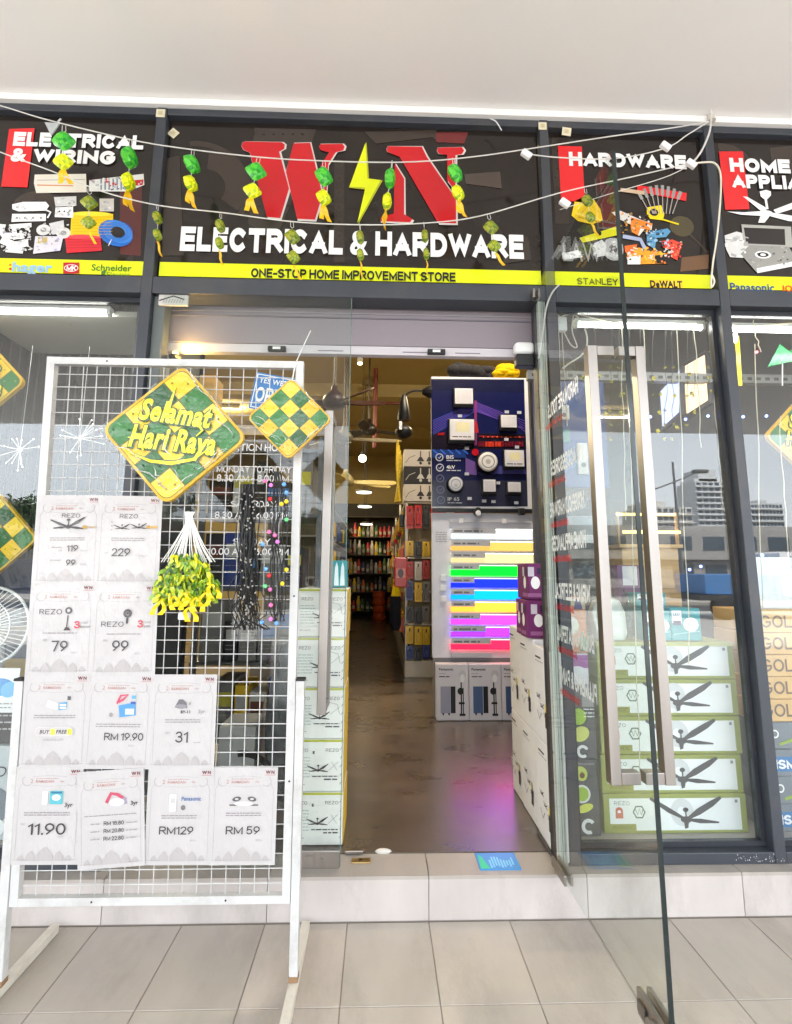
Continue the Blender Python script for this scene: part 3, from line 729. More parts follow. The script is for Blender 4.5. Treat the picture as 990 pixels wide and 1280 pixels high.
pr.build("printed_picture", M_gloss, t, label="printed picture of a yellow spirit level")
pr = face(); pr.tpx("LAW", 704, 752, 304, 327, lin((150, 150, 148))); a, b_ = pr.px(766, 312); pr.ell(a, b_, .05, .06, lin((170, 170, 170))); pr.ell(a, b_, .02, .025, BR2)
pr.poly([(742, 305), (752, 300), (758, 308), (756, 320), (746, 322)], lin((205, 205, 205)), px=True); pr.poly([(702, 318), (722, 313), (728, 322), (706, 325)], SW, px=True)
clutter(pr, 742, 302, 757, 321, 26, (lin((184, 184, 186)), lin((206, 206, 206)), lin((160, 162, 166)), lin((220, 220, 218)))); clutter(pr, 758, 302, 776, 324, 36, (lin((184, 184, 186)), lin((206, 206, 206)), lin((160, 162, 166)), lin((220, 220, 218)))); clutter(pr, 703, 315, 726, 324, 16, (lin((184, 184, 186)), lin((206, 206, 206)), lin((160, 162, 166)), lin((220, 220, 218))))
pr.build("printed_picture", M_gloss, t, label="printed picture of grey door locks and taps")
pr = face(); pr.poly([(796, 232), (858, 242), (857, 252), (796, 240)], RED, px=True)
for i in range(8):
    x = 803+i*7; top = (803+i*7.6-6, 240-8*math.sin(i*.45)); bot = (812+i*4, 268)
    pr.line([bot, top], .005, STEEL, px=True); q = (bot[0]*.35+top[0]*.65, bot[1]*.35+top[1]*.65); pr.line([q, top], .016, lin((150, 150, 148)), px=True)
pr.line([(775, 238), (805, 242)], .02, lin((205, 180, 150)), px=True)
pr.build("printed_picture", M_gloss, t, label="printed picture of a fan of screwdrivers")
pr = face(); pr.poly([(808, 260), (826, 257), (830, 268), (828, 276), (812, 274), (808, 268)], lin((240, 210, 20)), px=True); a, b_ = pr.px(817, 266); pr.ell(a, b_, .021, .02, BLACK); pr.ell(a, b_, .01, .009, lin((150, 130, 120))); pr.line([(828, 275), (848, 281)], .008, lin((240, 210, 20)), px=True)
pr.build("printed_picture", M_gloss, t, label="printed picture of a yellow tape measure")
pr = face()
pr.poly([(764, 266), (775, 264), (800, 275), (815, 280), (814, 288), (806, 286), (798, 296), (794, 284), (772, 274)], lin((214, 210, 206)), px=True); pr.poly([(788, 272), (815, 280), (812, 288), (800, 286), (797, 295), (788, 290)], lin((230, 130, 40)), px=True)
pr.poly([(808, 292), (834, 286), (838, 290), (832, 297), (820, 298), (818, 312), (808, 306)], lin((90, 150, 190)), px=True); pr.line([(778, 296), (800, 300), (806, 312)], .02, lin((160, 170, 200)), px=True)
pr.poly([(826, 302), (840, 300), (852, 305), (846, 326), (838, 322), (838, 312), (828, 310)], lin((226, 70, 50)), px=True)
pr.poly([(782, 314), (798, 310), (834, 318), (836, 330), (786, 331)], lin((236, 160, 40)), px=True); pr.poly([(784, 322), (800, 320), (800, 331), (784, 331)], SW, px=True); pr.poly([(818, 320), (836, 318), (836, 330), (818, 330)], BLACK, px=True); pr.poly([(780, 308), (796, 306), (794, 318), (781, 316)], lin((230, 100, 40)), px=True)
clutter(pr, 766, 266, 812, 292, 50, (lin((230, 150, 50)), lin((60, 54, 50)), lin((206, 204, 200)), lin((150, 120, 60)))); clutter(pr, 806, 288, 836, 310, 30, (lin((60, 110, 150)), lin((150, 190, 214)), lin((50, 54, 60)), lin((200, 204, 206)))); clutter(pr, 826, 302, 851, 324, 34, (lin((190, 44, 36)), lin((240, 120, 80)), lin((60, 40, 40)), lin((220, 180, 170)))); clutter(pr, 781, 310, 836, 330, 60, (lin((240, 190, 60)), lin((60, 54, 48)), lin((226, 120, 40)), lin((216, 212, 206))))
pr.build("printed_picture", M_gloss, t, label="printed picture of orange, blue and red power drills")

# home appliances sign (cut by the frame)
t = sign("appliance_sign", "brown sign reading HOME APPLIANCES at the right edge", XD1, XE)
ghost(t, [lambda p: p.ring(*p.px(905, 215), .12, .16, BR2, 20, .2, 1.7), lambda p: p.poly([(962, 185), (990, 182), (990, 215), (965, 212)], BR2, px=True)])
strip(t, XD1, XE, 0, 0)
pr = face(); pr.poly([(898, 190), (928, 190), (936, 262), (906, 263)], RED, px=True); pr.build("red_flag", M_gloss, t)
pr = face(); pr.k = .0065; gpx(pr, "HOME", 912, 987, 198.5, 215.8, .29, SW)
a0, b0 = pr.px(915, 236); a1, _ = pr.px(990, 236); _, b1 = pr.px(915, 219)
grot(pr, "APPLIANCES", a0, b0, b1-b0, .29, SW, width=(a1-a0)*1.98); pr.build("lettering", M_gloss, t)
pr = face(); pr.k = .0065; pr.tpx("Panasonic", 912, 967, 354, 364, lin((60, 84, 130)), bold=.035); pr.build("brand_lettering", M_gloss, t); pr = face(); pr.k = .0065
a0, b0 = pr.px(976, 365); pr.text("JOVEN", a0, b0, .032, lin((230, 80, 30)), bold=.04); pr.build("brand_lettering", M_gloss, t)
pr = face()
pr.poly([(949, 240), (957, 238), (963, 240), (963, 245), (958, 250), (960, 262), (957, 262), (955, 250), (950, 246)], SW, px=True)
pr.poly([(928, 246), (934, 247), (958, 261), (955, 268)], SW, px=True); pr.poly([(908, 265), (930, 266), (958, 264), (958, 271), (925, 269)], SW, px=True)
pr.poly([(966, 263), (995, 252), (996, 260), (970, 268)], SW, px=True); pr.poly([(962, 266), (1000, 272), (1000, 278), (985, 277), (962, 271)], SW, px=True); pr.poly([(950, 270), (962, 270), (955, 279), (947, 279)], SW, px=True)
a, b_ = pr.px(958, 267); pr.ell(a, b_, .028, .014, SW)
pr.build("printed_picture", M_gloss, t, label="printed picture of a white ceiling fan")
pr = face()
pr.poly([(905, 295), (920, 290), (935, 294), (937, 305), (934, 318), (928, 323), (912, 322), (907, 312)], lin((216, 216, 216)), px=True); pr.line([(906, 300), (936, 302)], .004, GREY, px=True)
pr.poly([(926, 281), (988, 284), (990, 310), (929, 308)], lin((170, 170, 165)), px=True); pr.poly([(929, 285), (980, 287), (981, 307), (932, 305)], lin((40, 34, 34)), px=True)
pr.poly([(936, 307), (985, 309), (998, 330), (945, 341), (925, 318)], lin((150, 150, 146)), px=True); pr.poly([(945, 336), (998, 326), (998, 332), (946, 342)], SW, px=True)
a, b_ = pr.px(953, 319); pr.ell(a, b_, .04, .02, SW); pr.ell(a, b_, .028, .013, BLACK); pr.ell(a, b_, .014, .007, SW)
clutter(pr, 907, 294, 935, 321, 18, (lin((226, 226, 226)), lin((190, 190, 190)), lin((170, 170, 172))), 2, 7); clutter(pr, 936, 310, 985, 334, 30, (lin((130, 130, 126)), lin((170, 170, 166)), lin((90, 88, 86))), 1, 4)
pr.build("printed_picture", M_gloss, t, label="printed picture of a white rice cooker and gas stove")

# ------------------------------------------------------------------ glass doors
HX, LW, DZ0, DZ1 = .697, .836, .166, 2.553
def handle(t, M):
    """square stainless pull on both faces; local frame: x along the leaf from its free edge, y = out of the leaf"""
    for s in (1, -1):
        b = MB()
        y0, y1 = (.058, .086) if s > 0 else (-.086, -.058)
        b.box(.06, .095, y0, y1, .735, 1.95, STEEL, M)
        for z in (.735, 1.918):
            ya, yb = (.0065, .0575) if s > 0 else (-.0575, -.0065)
            b.box(.061, .094, ya, yb, z+.001, z+.031, STEEL, M)
        b.build("pull_handle", M_steel, t, bevel=.002)

# closed left leaf
t = T("glass_door", "closed frameless glass door leaf behind the wire rack with a long steel pull", 'door', (-.975, -.006, SZ)); TL = t
b = MB(); b.box(-.975, -.139, -.006, .005, DZ0, 2.503, WHITE); b.build("pane", M_door, t)
b = MB(); b.box(-.1389, -.1365, -.006, .005, DZ0, 2.503, lin((96, 128, 116))); b.build("polished_edge", M_foil, t)
handle(t, Matrix(((-1, 0, 0, -.139), (0, -1, 0, 0), (0, 0, 1, 0), (0, 0, 0, 1))))
b = MB(); b.box(-.30, -.139, -.016, -.0065, .164, .225, STEEL); b.build("patch_fitting", M_steel, t, bevel=.002)
b = MB(); b.box(-.27, -.235, -.021, -.0165, .18, .21, STEEL); b.lathe([(.008, -.004), (.008, .004)], (-.2, -.019, .195), STEEL, 14, 'y'); b.build("lock", M_steel, t)
GY = -.0075
pr = Print((0, GY, 0), (1, 0, 0), (0, 0, 1), lift=.0003)
TW_ = lin((236, 236, 236))
for s, x0, x1, y0, y1 in (("OPERATION HOURS", 258, 372, 554, 563), ("MONDAY TO FRIDAY", 271, 364, 582, 590.5), ("8.30 AM - 8.00 PM", 271, 361, 593, 602),
                          ("SATURDAY", 289, 345, 626, 634), ("8.30 AM - 6.00 PM", 269, 361, 639.5, 648), ("SUNDAY", 292, 338, 673, 681), ("10.00 AM - 6.00 PM", 260, 361, 685, 693.5)):
    gpx(pr, s, x0, x1, y0, y1, .15, TW_)
pr.build("opening_hours", M_print, t)

# open right leaf
t = T("glass_door", "frameless glass door leaf swung open towards the viewer with mirrored lettering", 'door', (HX, -.006, SZ)); TR = t
b = MB(); b.box(HX-.006, HX+.006, -LW, -.006, DZ0, DZ1, WHITE); b.build("pane", M_door, t)
b = MB(); b.box(HX-.006, HX+.006, -LW-.0035, -LW-.0002, DZ0, DZ1, lin((30, 40, 40))); b.build("polished_edge", M_acry, t)
handle(t, Matrix(((0, 1, 0, HX), (1, 0, 0, -LW), (0, 0, 1, 0), (0, 0, 0, 1))))
b = MB()
for s in (-1, 1):
    xa, xb = (HX-.017, HX-.0065) if s < 0 else (HX+.0065, HX+.017)
    b.box(xa, xb, -.150, -.006, .164, .198, STEEL)
b.build("patch_fitting", M_steel, t, bevel=.002)
b = MB()
for s in (-1, 1):
    xa, xb = (HX-.017, HX-.0065) if s < 0 else (HX+.0065, HX+.017)
    b.box(xa, xb, -.045, -.006, 2.508, 2.55, STEEL)
b.build("patch_fitting", M_steel, t, bevel=.002)
b = MB()
for s in (-1, 1):
    xa, xb = (HX-.02, HX-.0065) if s < 0 else (HX+.0065, HX+.02)
    b.box(xa, xb, -LW+.004, -LW+.135, .165, .228, STEEL)
b.build("patch_fitting", M_steel, t, bevel=.003)
b = MB(); b.lathe([(.016, -.006), (.016, .006)], (HX-.026, -LW+.05, .2), STEEL, 16, 'x'); b.box(HX-.027, HX-.0205, -LW+.08, -LW+.12, .185, .21, lin((120, 118, 116))); b.build("lock", M_steel, t, bevel=.001)
# lettering on its outer face: reads from the free edge towards the hinge, so it shows mirrored from the doorway
# (u runs towards the hinge, so that from the doorway side every line shows mirrored)
pr = Print((HX-.0072, 0, 0), (0, 1, 0), (0, 0, 1), lift=0, step=0)
def mirr(s, y0, y1, col, h, wt, z):
    grot(pr, s, y0, z, h, wt, col, width=y1-y0)
rows = [("HARDWARE TOOLS", -.485, 1.935), ("& ACCESSORIES", -.47, 1.70), ("HOUSEHOLD HARDWARE", -.475, 1.53), ("HOME APPLIANCES", -.465, 1.36), ("WIRING & ELETRICAL", -.47, 1.17), ("BUILDING MATERIAL", -.475, 1.005), ("PLUMBING & PAINT", -.47, .84)]
rows = [(s, y, z) for (s, y, _), z in zip(rows, (1.905, 1.665, 1.50, 1.365, 1.18, 1.02, .862))]
for s, y0, z in rows:
    mirr(s, y0, -.11 if len(s) > 14 else -.15, lin((250, 250, 250)), .062, .20, z)
    mirr("BARANGAN RUMAH" if len(s) > 14 else "ALATAN TANGAN", -.31, -.11, lin((210, 24, 36)), .026, .22, z-.043)
pr.build("lettering", M_print, t)

# floor spring plate and door stop on the threshold
b = MB(); p0 = at(604, 1067, z=SZ); p1 = at(662, 1067, z=SZ)
b.box(.40, .56, -.02, .10, SZ+.0004, SZ+.004, lin((60, 140, 205)))
o = tag(b.build("floor_sticker", M_gloss), "blue glossy sticker lying on the entrance step by the open door", 'sticker')
pr = Print((0, 0, SZ+.004), (1, 0, 0), (0, 1, 0), lift=.0004)
pr.poly([(.405, -.015), (.44, -.015), (.425, .06), (.41, .09)], lin((40, 200, 130)))
for i in range(9): pr.rect(.445+.011*i, .0+rnd.uniform(-.012, .012), .452+.011*i, .05+rnd.uniform(-.02, .03), lin((120, 200, 240)))
pr.build("printed_picture", M_gloss, o)
t = T("spring_plate", "small brass floor spring plate set in the entrance step", 'door fitting', (-.06, .05, SZ))
b = MB(); b.box(-.095, -.02, .035, .07, SZ+.0004, SZ+.005, lin((196, 170, 120))); b.build("cover_plate", M_steel, t, bevel=.001)
b = MB(); b.lathe([(.008, 0), (.008, .003)], (-.06, .052, SZ+.0052), lin((120, 100, 70)), 12); b.build("spindle", M_steel, t)
b = MB(); b.box(-.125, -.05, .098, .125, SZ+.0045, SZ+.016, STEEL)
tag(b.build("threshold_clip", M_steel, bevel=.002), "flat steel clip on the step edge beside the left cartons", 'door fitting')
b = MB(); b.sph((.03, .118, SZ+.004), (.035, .012, .012), lin((210, 205, 198)), 10, 6)
tag(b.build("plaster_crumb", M_plaster), "white crumb of plaster at the shop floor edge", 'debris')

# ------------------------------------------------------------------ wire display rack
RX0, RX1, RZ0, RZ1 = -1.127, -.266, .255, 1.99
VV = Vector((0, -.0704, .9975))
def ry(z): return -.38-.0706*(z-.27)
t = T("wire_rack", "white wire grid display rack carrying the price posters", 'display rack', ((RX0+RX1)/2, -.36, 0)); TRK = t
def bar(b, x0, x1, z0, z1, d0, d1, col=RACKW):
    vs = []
    for z in (z0, z1):
        for d in (d0, d1):
            for x in (x0, x1): vs.append((x, ry(z)+d, z))
    b.add(vs, [(0, 2, 3, 1), (4, 5, 7, 6), (0, 1, 5, 4), (1, 3, 7, 5), (3, 2, 6, 7), (2, 0, 4, 6)], col)
b = MB(); fw = .026
bar(b, RX0, RX0+fw, RZ0, RZ1, -.012, .012); bar(b, RX1-fw, RX1, RZ0, RZ1, -.012, .012)
bar(b, RX0+fw, RX1-fw, RZ1-.024, RZ1, -.0115, .0115); bar(b, RX0+fw, RX1-fw, RZ0, RZ0+.024, -.0115, .0115)
for x, z in ((RX0+.25, RZ0+.012), (RX1-.2, RZ0+.012), (RX1-.012, .62), (RX1-.012, 1.2), (RX0+.2, RZ1-.012), (RX0+.012, 1.5)):
    b.sph((x, ry(z)-.0125, z), (.0035, .0012, .0035), BLACK, 8, 4)
b.build("frame", M_white, t, bevel=.002)
b = MB(); nx, nz = 18, 39
for i in range(1, nx):
    x = RX0+fw+(RX1-RX0-2*fw)*i/nx
    b.tube([(x, ry(RZ0+.02)+.003, RZ0+.02), (x, ry(RZ1-.02)+.003, RZ1-.02)], .0017, RACKW, 5, False)
for j in range(1, nz):
    z = RZ0+.012+(RZ1-RZ0-.024)*j/nz
    b.tube([(RX0+fw-.004, ry(z)-.0012, z), (RX1-fw+.004, ry(z)-.0012, z)], .0017, RACKW, 5, False)
b.build("wire_mesh", M_white, t)
for x0, x1, zt in ((RX0-.029, RX0-.002, .93), (RX1+.002, RX1+.029, .93)):
    b = MB(); ly = -.40
    bar(b, x0, x1, .031, zt, -.016, .012)
    lg = b.build("leg", M_white, t, bevel=.002)
    b = MB(); b.box(x0-.001, x1+.001, ry(zt)-.018, ry(zt)+.014, zt+.0005, zt+.008, BLACK); b.build("end_cap", M_rubber, lg)
    b = MB(); b.box(x0-.001, x1+.001, -.66, -.085, .002, .03, lin((206, 200, 188))); b.build("foot", M_white, lg, bevel=.002)
    b = MB(); b.box(x0-.0012, x1+.0012, ry(.06)-.0175, ry(.06)+.0135, .031, .046, lin((140, 112, 84))); b.build("rust_patch", M_plaster, lg)

# price posters in plastic sleeves
PW, PH = .206, .292
RP = Print((0, ry(.27)-.0125, .27), (1, 0, 0), VV)
def poster(label, px4, deco, rot=None, dz=0):
    q = [RP.px(*p) for p in px4]                      # TL TR BL BR
    cx = sum(p[0] for p in q)/4; cb = sum(p[1] for p in q)/4
    a = math.atan2(q[1][1]-q[0][1], q[1][0]-q[0][0]) if rot is None else rot
    u = Vector((1, 0, 0))*math.cos(a)+VV*math.sin(a); v = -Vector((1, 0, 0))*math.sin(a)+VV*math.cos(a)
    n = u.cross(v)
    n_t = rnd.uniform(-.012, .012); v = (v+n*n_t).normalized()
    o = RP.o+Vector((1, 0, 0))*cx+VV*cb-u*PW/2-v*PH/2+u.cross(v)*(.002+dz)
    nn = u.cross(v)
    t = T("price_poster", label, 'poster', tuple(o), "price posters clipped to the wire rack")
    b = MB()
    b.prism([o, o+u*PW, o+u*PW+v*PH, o+v*PH], nn, .0012, PAPER); b.build("sheet", M_paper, t)
    p = Print(o, u, v, lift=.0005, step=.0001)
    # pale ornamental frame, header, and shop mark
    OR = lin((166, 160, 161)); HD = lin((176, 130, 124))
    p.line([(.012, .02), (.012, .225), (.022, .245)], .0012, OR); p.line([(PW-.012, .02), (PW-.012, .225), (PW-.022, .245)], .0012, OR)
    p.ring(.035, .25, .014, .016, OR, 10, 2.2, 5.6); p.ring(PW-.035, .25, .014, .016, OR, 10, -2.4, .9)
    p.line([(.05, .262), (PW/2, .266), (PW-.05, .262)], .001, OR); p.line([(.05, .236), (PW/2, .233), (PW-.05, .236)], .0008, OR)
    for x, w_, h in ((.03, .02, .018), (.06, .03, .03), (.103, .05, .042), (.146, .03, .03), (.176, .02, .018)):
        pts = [(x-w_/2, .012), (x+w_/2, .012), (x+w_/2, .012+h*.4), (x+w_*.25, .012+h*.8), (x, .012+h), (x-w_*.25, .012+h*.8), (x-w_/2, .012+h*.4)]
        p.poly(pts, lin((170, 165, 165))); p.k -= .0001
    p.text("RAMADAN", PW*.3, .244, .008, HD, bold=.02); p.text("2", PW*.22, .243, .012, HD); p.text("offer", PW*.66, .246, .005, HD)
    p.lines(.062, .257, .13, .257, 1, .0015, HD)
    p.text("W", PW-.038, .273, .010, lin((120, 60, 62)), bold=.05); p.text("N", PW-.02, .273, .010, lin((120, 60, 62)), bold=.05); p.line([(PW-.04, .269), (PW-.008, .269)], .0014, lin((190, 120, 120)))
    p.lines(.008, .016, .05, .016, 1, .0014, GREY); p.lines(PW-.05, .016, PW-.008, .016, 1, .0014, GREY)
    deco(p)
    p.build("printed_offer", M_paper, t)
    return t
def fanpic(p, cx, cb, s, col=lin((52, 50, 52))):
    p.line([(cx, cb+.02*s), (cx, cb)], .003*s, col); p.ell(cx, cb+.022*s, .006*s, .004*s, col); p.ell(cx, cb, .008*s, .006*s, col)
    for dx, dy, w_ in ((-.055, .022, .008), (.05, .03, .010), (.05, -.006, .007), (-.045, -.004, .006)):
        p.line([(cx, cb), (cx+dx*s*.5, cb+dy*s*.45), (cx+dx*s, cb+dy*s)], [.003*s, w_*s, .003*s], col)
def rezo(p, cx, cb, h): grot(p, "REZO", cx, cb, h*.95, .11, lin((70, 66, 68)), width=h*4.2, align="c", gap=.2)
def small(p, cb, n=2, w_=.11): p.lines(PW/2-w_/2, cb, PW/2+w_/2, cb-.007*(n-1), n, .0024, lin((140, 134, 136)))
def d1(p):
    rezo(p, .112, .218, .014); fanpic(p, .105, .188, 1.05); p.ell(.158, .187, .007, .006, lin((180, 140, 60))); p.text("WARRANTY", .166, .184, .006, lin((180, 140, 60)), bold=.02, maxw=.032); small(p, .152)
    grot(p, "119", .105, .108, .021, .13, INK); p.lines(.055, .121, .085, .121, 1, .003, GREY); p.text("RM", .078, .108, .006, GREY); p.text("EACH", .15, .108, .005, GREY)
    grot(p, "99", .105, .062, .020, .13, INK); p.lines(.055, .080, .085, .080, 1, .003, GREY); p.text("EACH", .15, .064, .005, GREY)
def d2(p):
    rezo(p, .10, .218, .014); fanpic(p, .08, .185, .5); fanpic(p, .135, .188, .5); p.ell(.166, .19, .007, .006, lin((180, 140, 60))); p.rect(.174, .186, .194, .194, lin((190, 150, 70))); small(p, .153)
    p.lines(.045, .205, .05, .18, 3, .004, GREY); grot(p, "229", .052, .094, .026, .13, INK); p.text("RM", .03, .102, .006, GREY); p.text("AND UP", .14, .094, .005, GREY)
def d3(p):
    rezo(p, .068, .193, .017); p.ell(.125, .205, .011, .011, lin((90, 86, 88))); p.ell(.125, .205, .005, .005, PAPER); p.line([(.124, .19), (.121, .15)], .003, INK); p.poly([(.112, .142), (.134, .142), (.127, .152), (.117, .152)], INK)
    grot(p, "3", .145, .148, .024, .2, lin((190, 50, 70))); p.text("YEARS", .163, .163, .006, GREY); p.text("WARRANTY", .163, .150, .006, INK, maxw=.034); small(p, .134, 1)
    grot(p, "79", .078, .076, .034, .13, INK); p.text("RM", .05, .108, .007, GREY); p.text("EACH", .14, .07, .005, GREY)
def d4(p):
    rezo(p, .065, .155, .017); p.ring(.112, .197, .006, .014, lin((70, 66, 68)), 14); p.ell(.112, .197, .004, .004, INK); p.line([(.112, .183), (.111, .165)], .007, INK)
    grot(p, "3", .145, .152, .024, .2, lin((190, 50, 70))); p.text("YEARS", .163, .166, .006, GREY); p.text("CARE", .166, .153, .006, INK); small(p, .132, 1)
    grot(p, "99", .068, .078, .034, .13, INK); p.text("RM", .04, .108, .007, GREY); p.text("EACH", .14, .068, .005, GREY)
def d5(p):
    p.poly([(.115, .178), (.138, .182), (.14, .205), (.116, .202)], lin((96, 156, 190))); p.rect(.118, .184, .137, .189, SW); p.rect(.118, .193, .137, .197, SW); p.rect(.14, .21, .15, .222, lin((90, 90, 92)))
    p.poly([(.075, .19), (.11, .18), (.113, .2), (.08, .21)], lin((214, 218, 222))); small(p, .163, 2, .13)
    p.ring(.103, .113, .0, .0001, GREY); p.rect(.045, .1, .165, .127, lin((196, 192, 192)), r=.012); p.rect(.047, .102, .163, .125, PAPER, r=.011)
    p.text("BUY", .06, .108, .011, INK, bold=.03, shear=.2); p.rect(.094, .104, .108, .122, lin((222, 226, 60))); p.text("1", .098, .108, .011, INK); p.text("FREE", .111, .108, .011, INK, bold=.03, shear=.2); p.rect(.146, .104, .160, .122, lin((222, 226, 60))); p.text("1", .150, .108, .011, INK)
    p.text("WHILE STOCK LASTS", PW/2, .086, .006, GREY, align='c', maxw=.06)
def d6(p):
    p.poly([(.105, .158), (.155, .165), (.152, .205), (.1, .195)], lin((70, 140, 200))); p.rect(.122, .167, .15, .185, lin((190, 200, 210))); p.line([(.095, .2), (.105, .225), (.128, .228), (.112, .212), (.1, .205)], .007, lin((196, 70, 100))); p.rect(.14, .215, .152, .226, lin((90, 160, 200))); p.rect(.138, .199, .153, .207, lin((40, 80, 160)))
    p.ell(.078, .166, .006, .007, GREY); small(p, .137, 2, .14); grot(p, "RM 19.90", .062, .088, .023, .13, INK, width=.122); p.text("EACH", .14, .07, .005, GREY)
def d7(p):
    p.poly([(.075, .19), (.115, .187), (.112, .205), (.1, .215), (.088, .215)], lin((100, 98, 104))); p.ell(.096, .193, .02, .007, lin((130, 126, 132))); p.ell(.123, .202, .004, .005, GREY); p.text("BY-11", .095, .172, .009, INK, bold=.04); p.text("3yr", .15, .172, .011, GREY, bold=.02); small(p, .152)
    grot(p, "31", .082, .082, .034, .13, INK); p.text("RM", .05, .108, .007, GREY); p.lines(.14, .082, .16, .082, 1, .0024, GREY)
def d8(p):
    p.rect(.108, .18, .148, .22, lin((80, 168, 180))); p.ell(.128, .2, .013, .009, SW); p.rect(.112, .212, .145, .218, lin((40, 110, 140))); p.rect(.085, .18, .102, .218, lin((214, 218, 220))); p.text("3yr", .155, .172, .013, INK, bold=.02); small(p, .155, 2, .14)
    grot(p, "11.90", .048, .09, .034, .13, INK, width=.115); p.text("RM", .026, .118, .006, GREY); p.text("EACH", .14, .082, .005, GREY)
def d9(p):
    p.line([(.09, .195), (.105, .222), (.125, .218), (.15, .2)], .010, lin((186, 70, 96))); p.line([(.145, .208), (.15, .188)], .01, lin((150, 140, 160))); p.ell(.122, .195, .024, .012, lin((206, 206, 212))); p.text("3yr", .165, .184, .012, INK, bold=.02); small(p, .158, 1, .16)
    for i, s in enumerate(("RM 18.80", "RM 20.80", "RM 22.80")):
        grot(p, s, .082, .128-.022*i, .012, .15, INK, width=.062); p.lines(.042, .134-.022*i, .07, .134-.022*i, 1, .003, GREY); p.lines(.152, .133-.022*i, .186, .133-.022*i, 1, .003, GREY)
def d10(p):
    p.rect(.07, .16, .092, .212, lin((206, 204, 208)), r=.004); p.rect(.074, .185, .088, .2, PAPER); p.text("Panasonic", .108, .193, .012, lin((60, 100, 160)), bold=.02, maxw=.06); p.ell(.114, .172, .007, .008, lin((110, 106, 108))); small(p, .148)
    grot(p, "RM129", .043, .092, .024, .13, INK, width=.106); p.text("EACH", .14, .072, .005, GREY)
def d11(p):
    p.ell(.08, .197, .014, .007, lin((90, 86, 88)), .2); p.ell(.08, .197, .006, .003, PAPER); p.ell(.128, .197, .014, .007, lin((90, 86, 88)), -.2); p.ell(.128, .197, .006, .003, PAPER); p.rect(.058, .177, .148, .181, lin((90, 86, 88))); p.ell(.103, .183, .03, .007, lin((206, 206, 206))); small(p, .155)
    grot(p, "RM 59", .05, .092, .024, .13, INK, width=.106); p.text("EACH", .145, .072, .005, GREY)
for lab, q, d in (
    ("poster with one dark ceiling fan and prices 119 and 99, top left of the rack", [(50, 621), (126, 621), (42, 729), (120, 729)], d1),
    ("poster with two small ceiling fans and the price 229", [(127, 621), (201, 622), (121, 730), (196, 730)], d2),
    ("poster with a stand fan and the price 79", [(42, 732), (120, 732), (33, 841), (112, 841)], d3),
    ("poster with a small round fan and the price 99 alone", [(121, 732), (197, 732), (112, 842), (193, 842)], d4),
    ("poster offering BUY 1 FREE 1 with a grey outlined banner", [(33, 845), (111, 845), (25, 957), (106, 957)], d5),
    ("poster with a blue packet and the price RM 19.90", [(111, 845), (190, 846), (107, 957), (187, 958)], d6),
    ("poster with a grey downlight and the price 31", [(191, 846), (270, 846), (187, 958), (268, 958)], d7),
    ("poster with a teal bulb box and the price 11.90", [(24, 960), (104, 960), (14, 1078), (96, 1079)], d8),
    ("tilted poster listing three prices from RM 18.80", [(99, 966), (186, 960), (92, 1087), (182, 1077)], d9),
    ("poster with a slim white unit and the price RM129", [(187, 961), (267, 961), (182, 1079), (262, 1079)], d10),
    ("poster with two oval ceiling lights and the price RM 59", [(268, 961), (347, 961), (262, 1079), (341, 1078)], d11)):
    poster(lab, q, d, dz=.004 if d is d9 else 0)

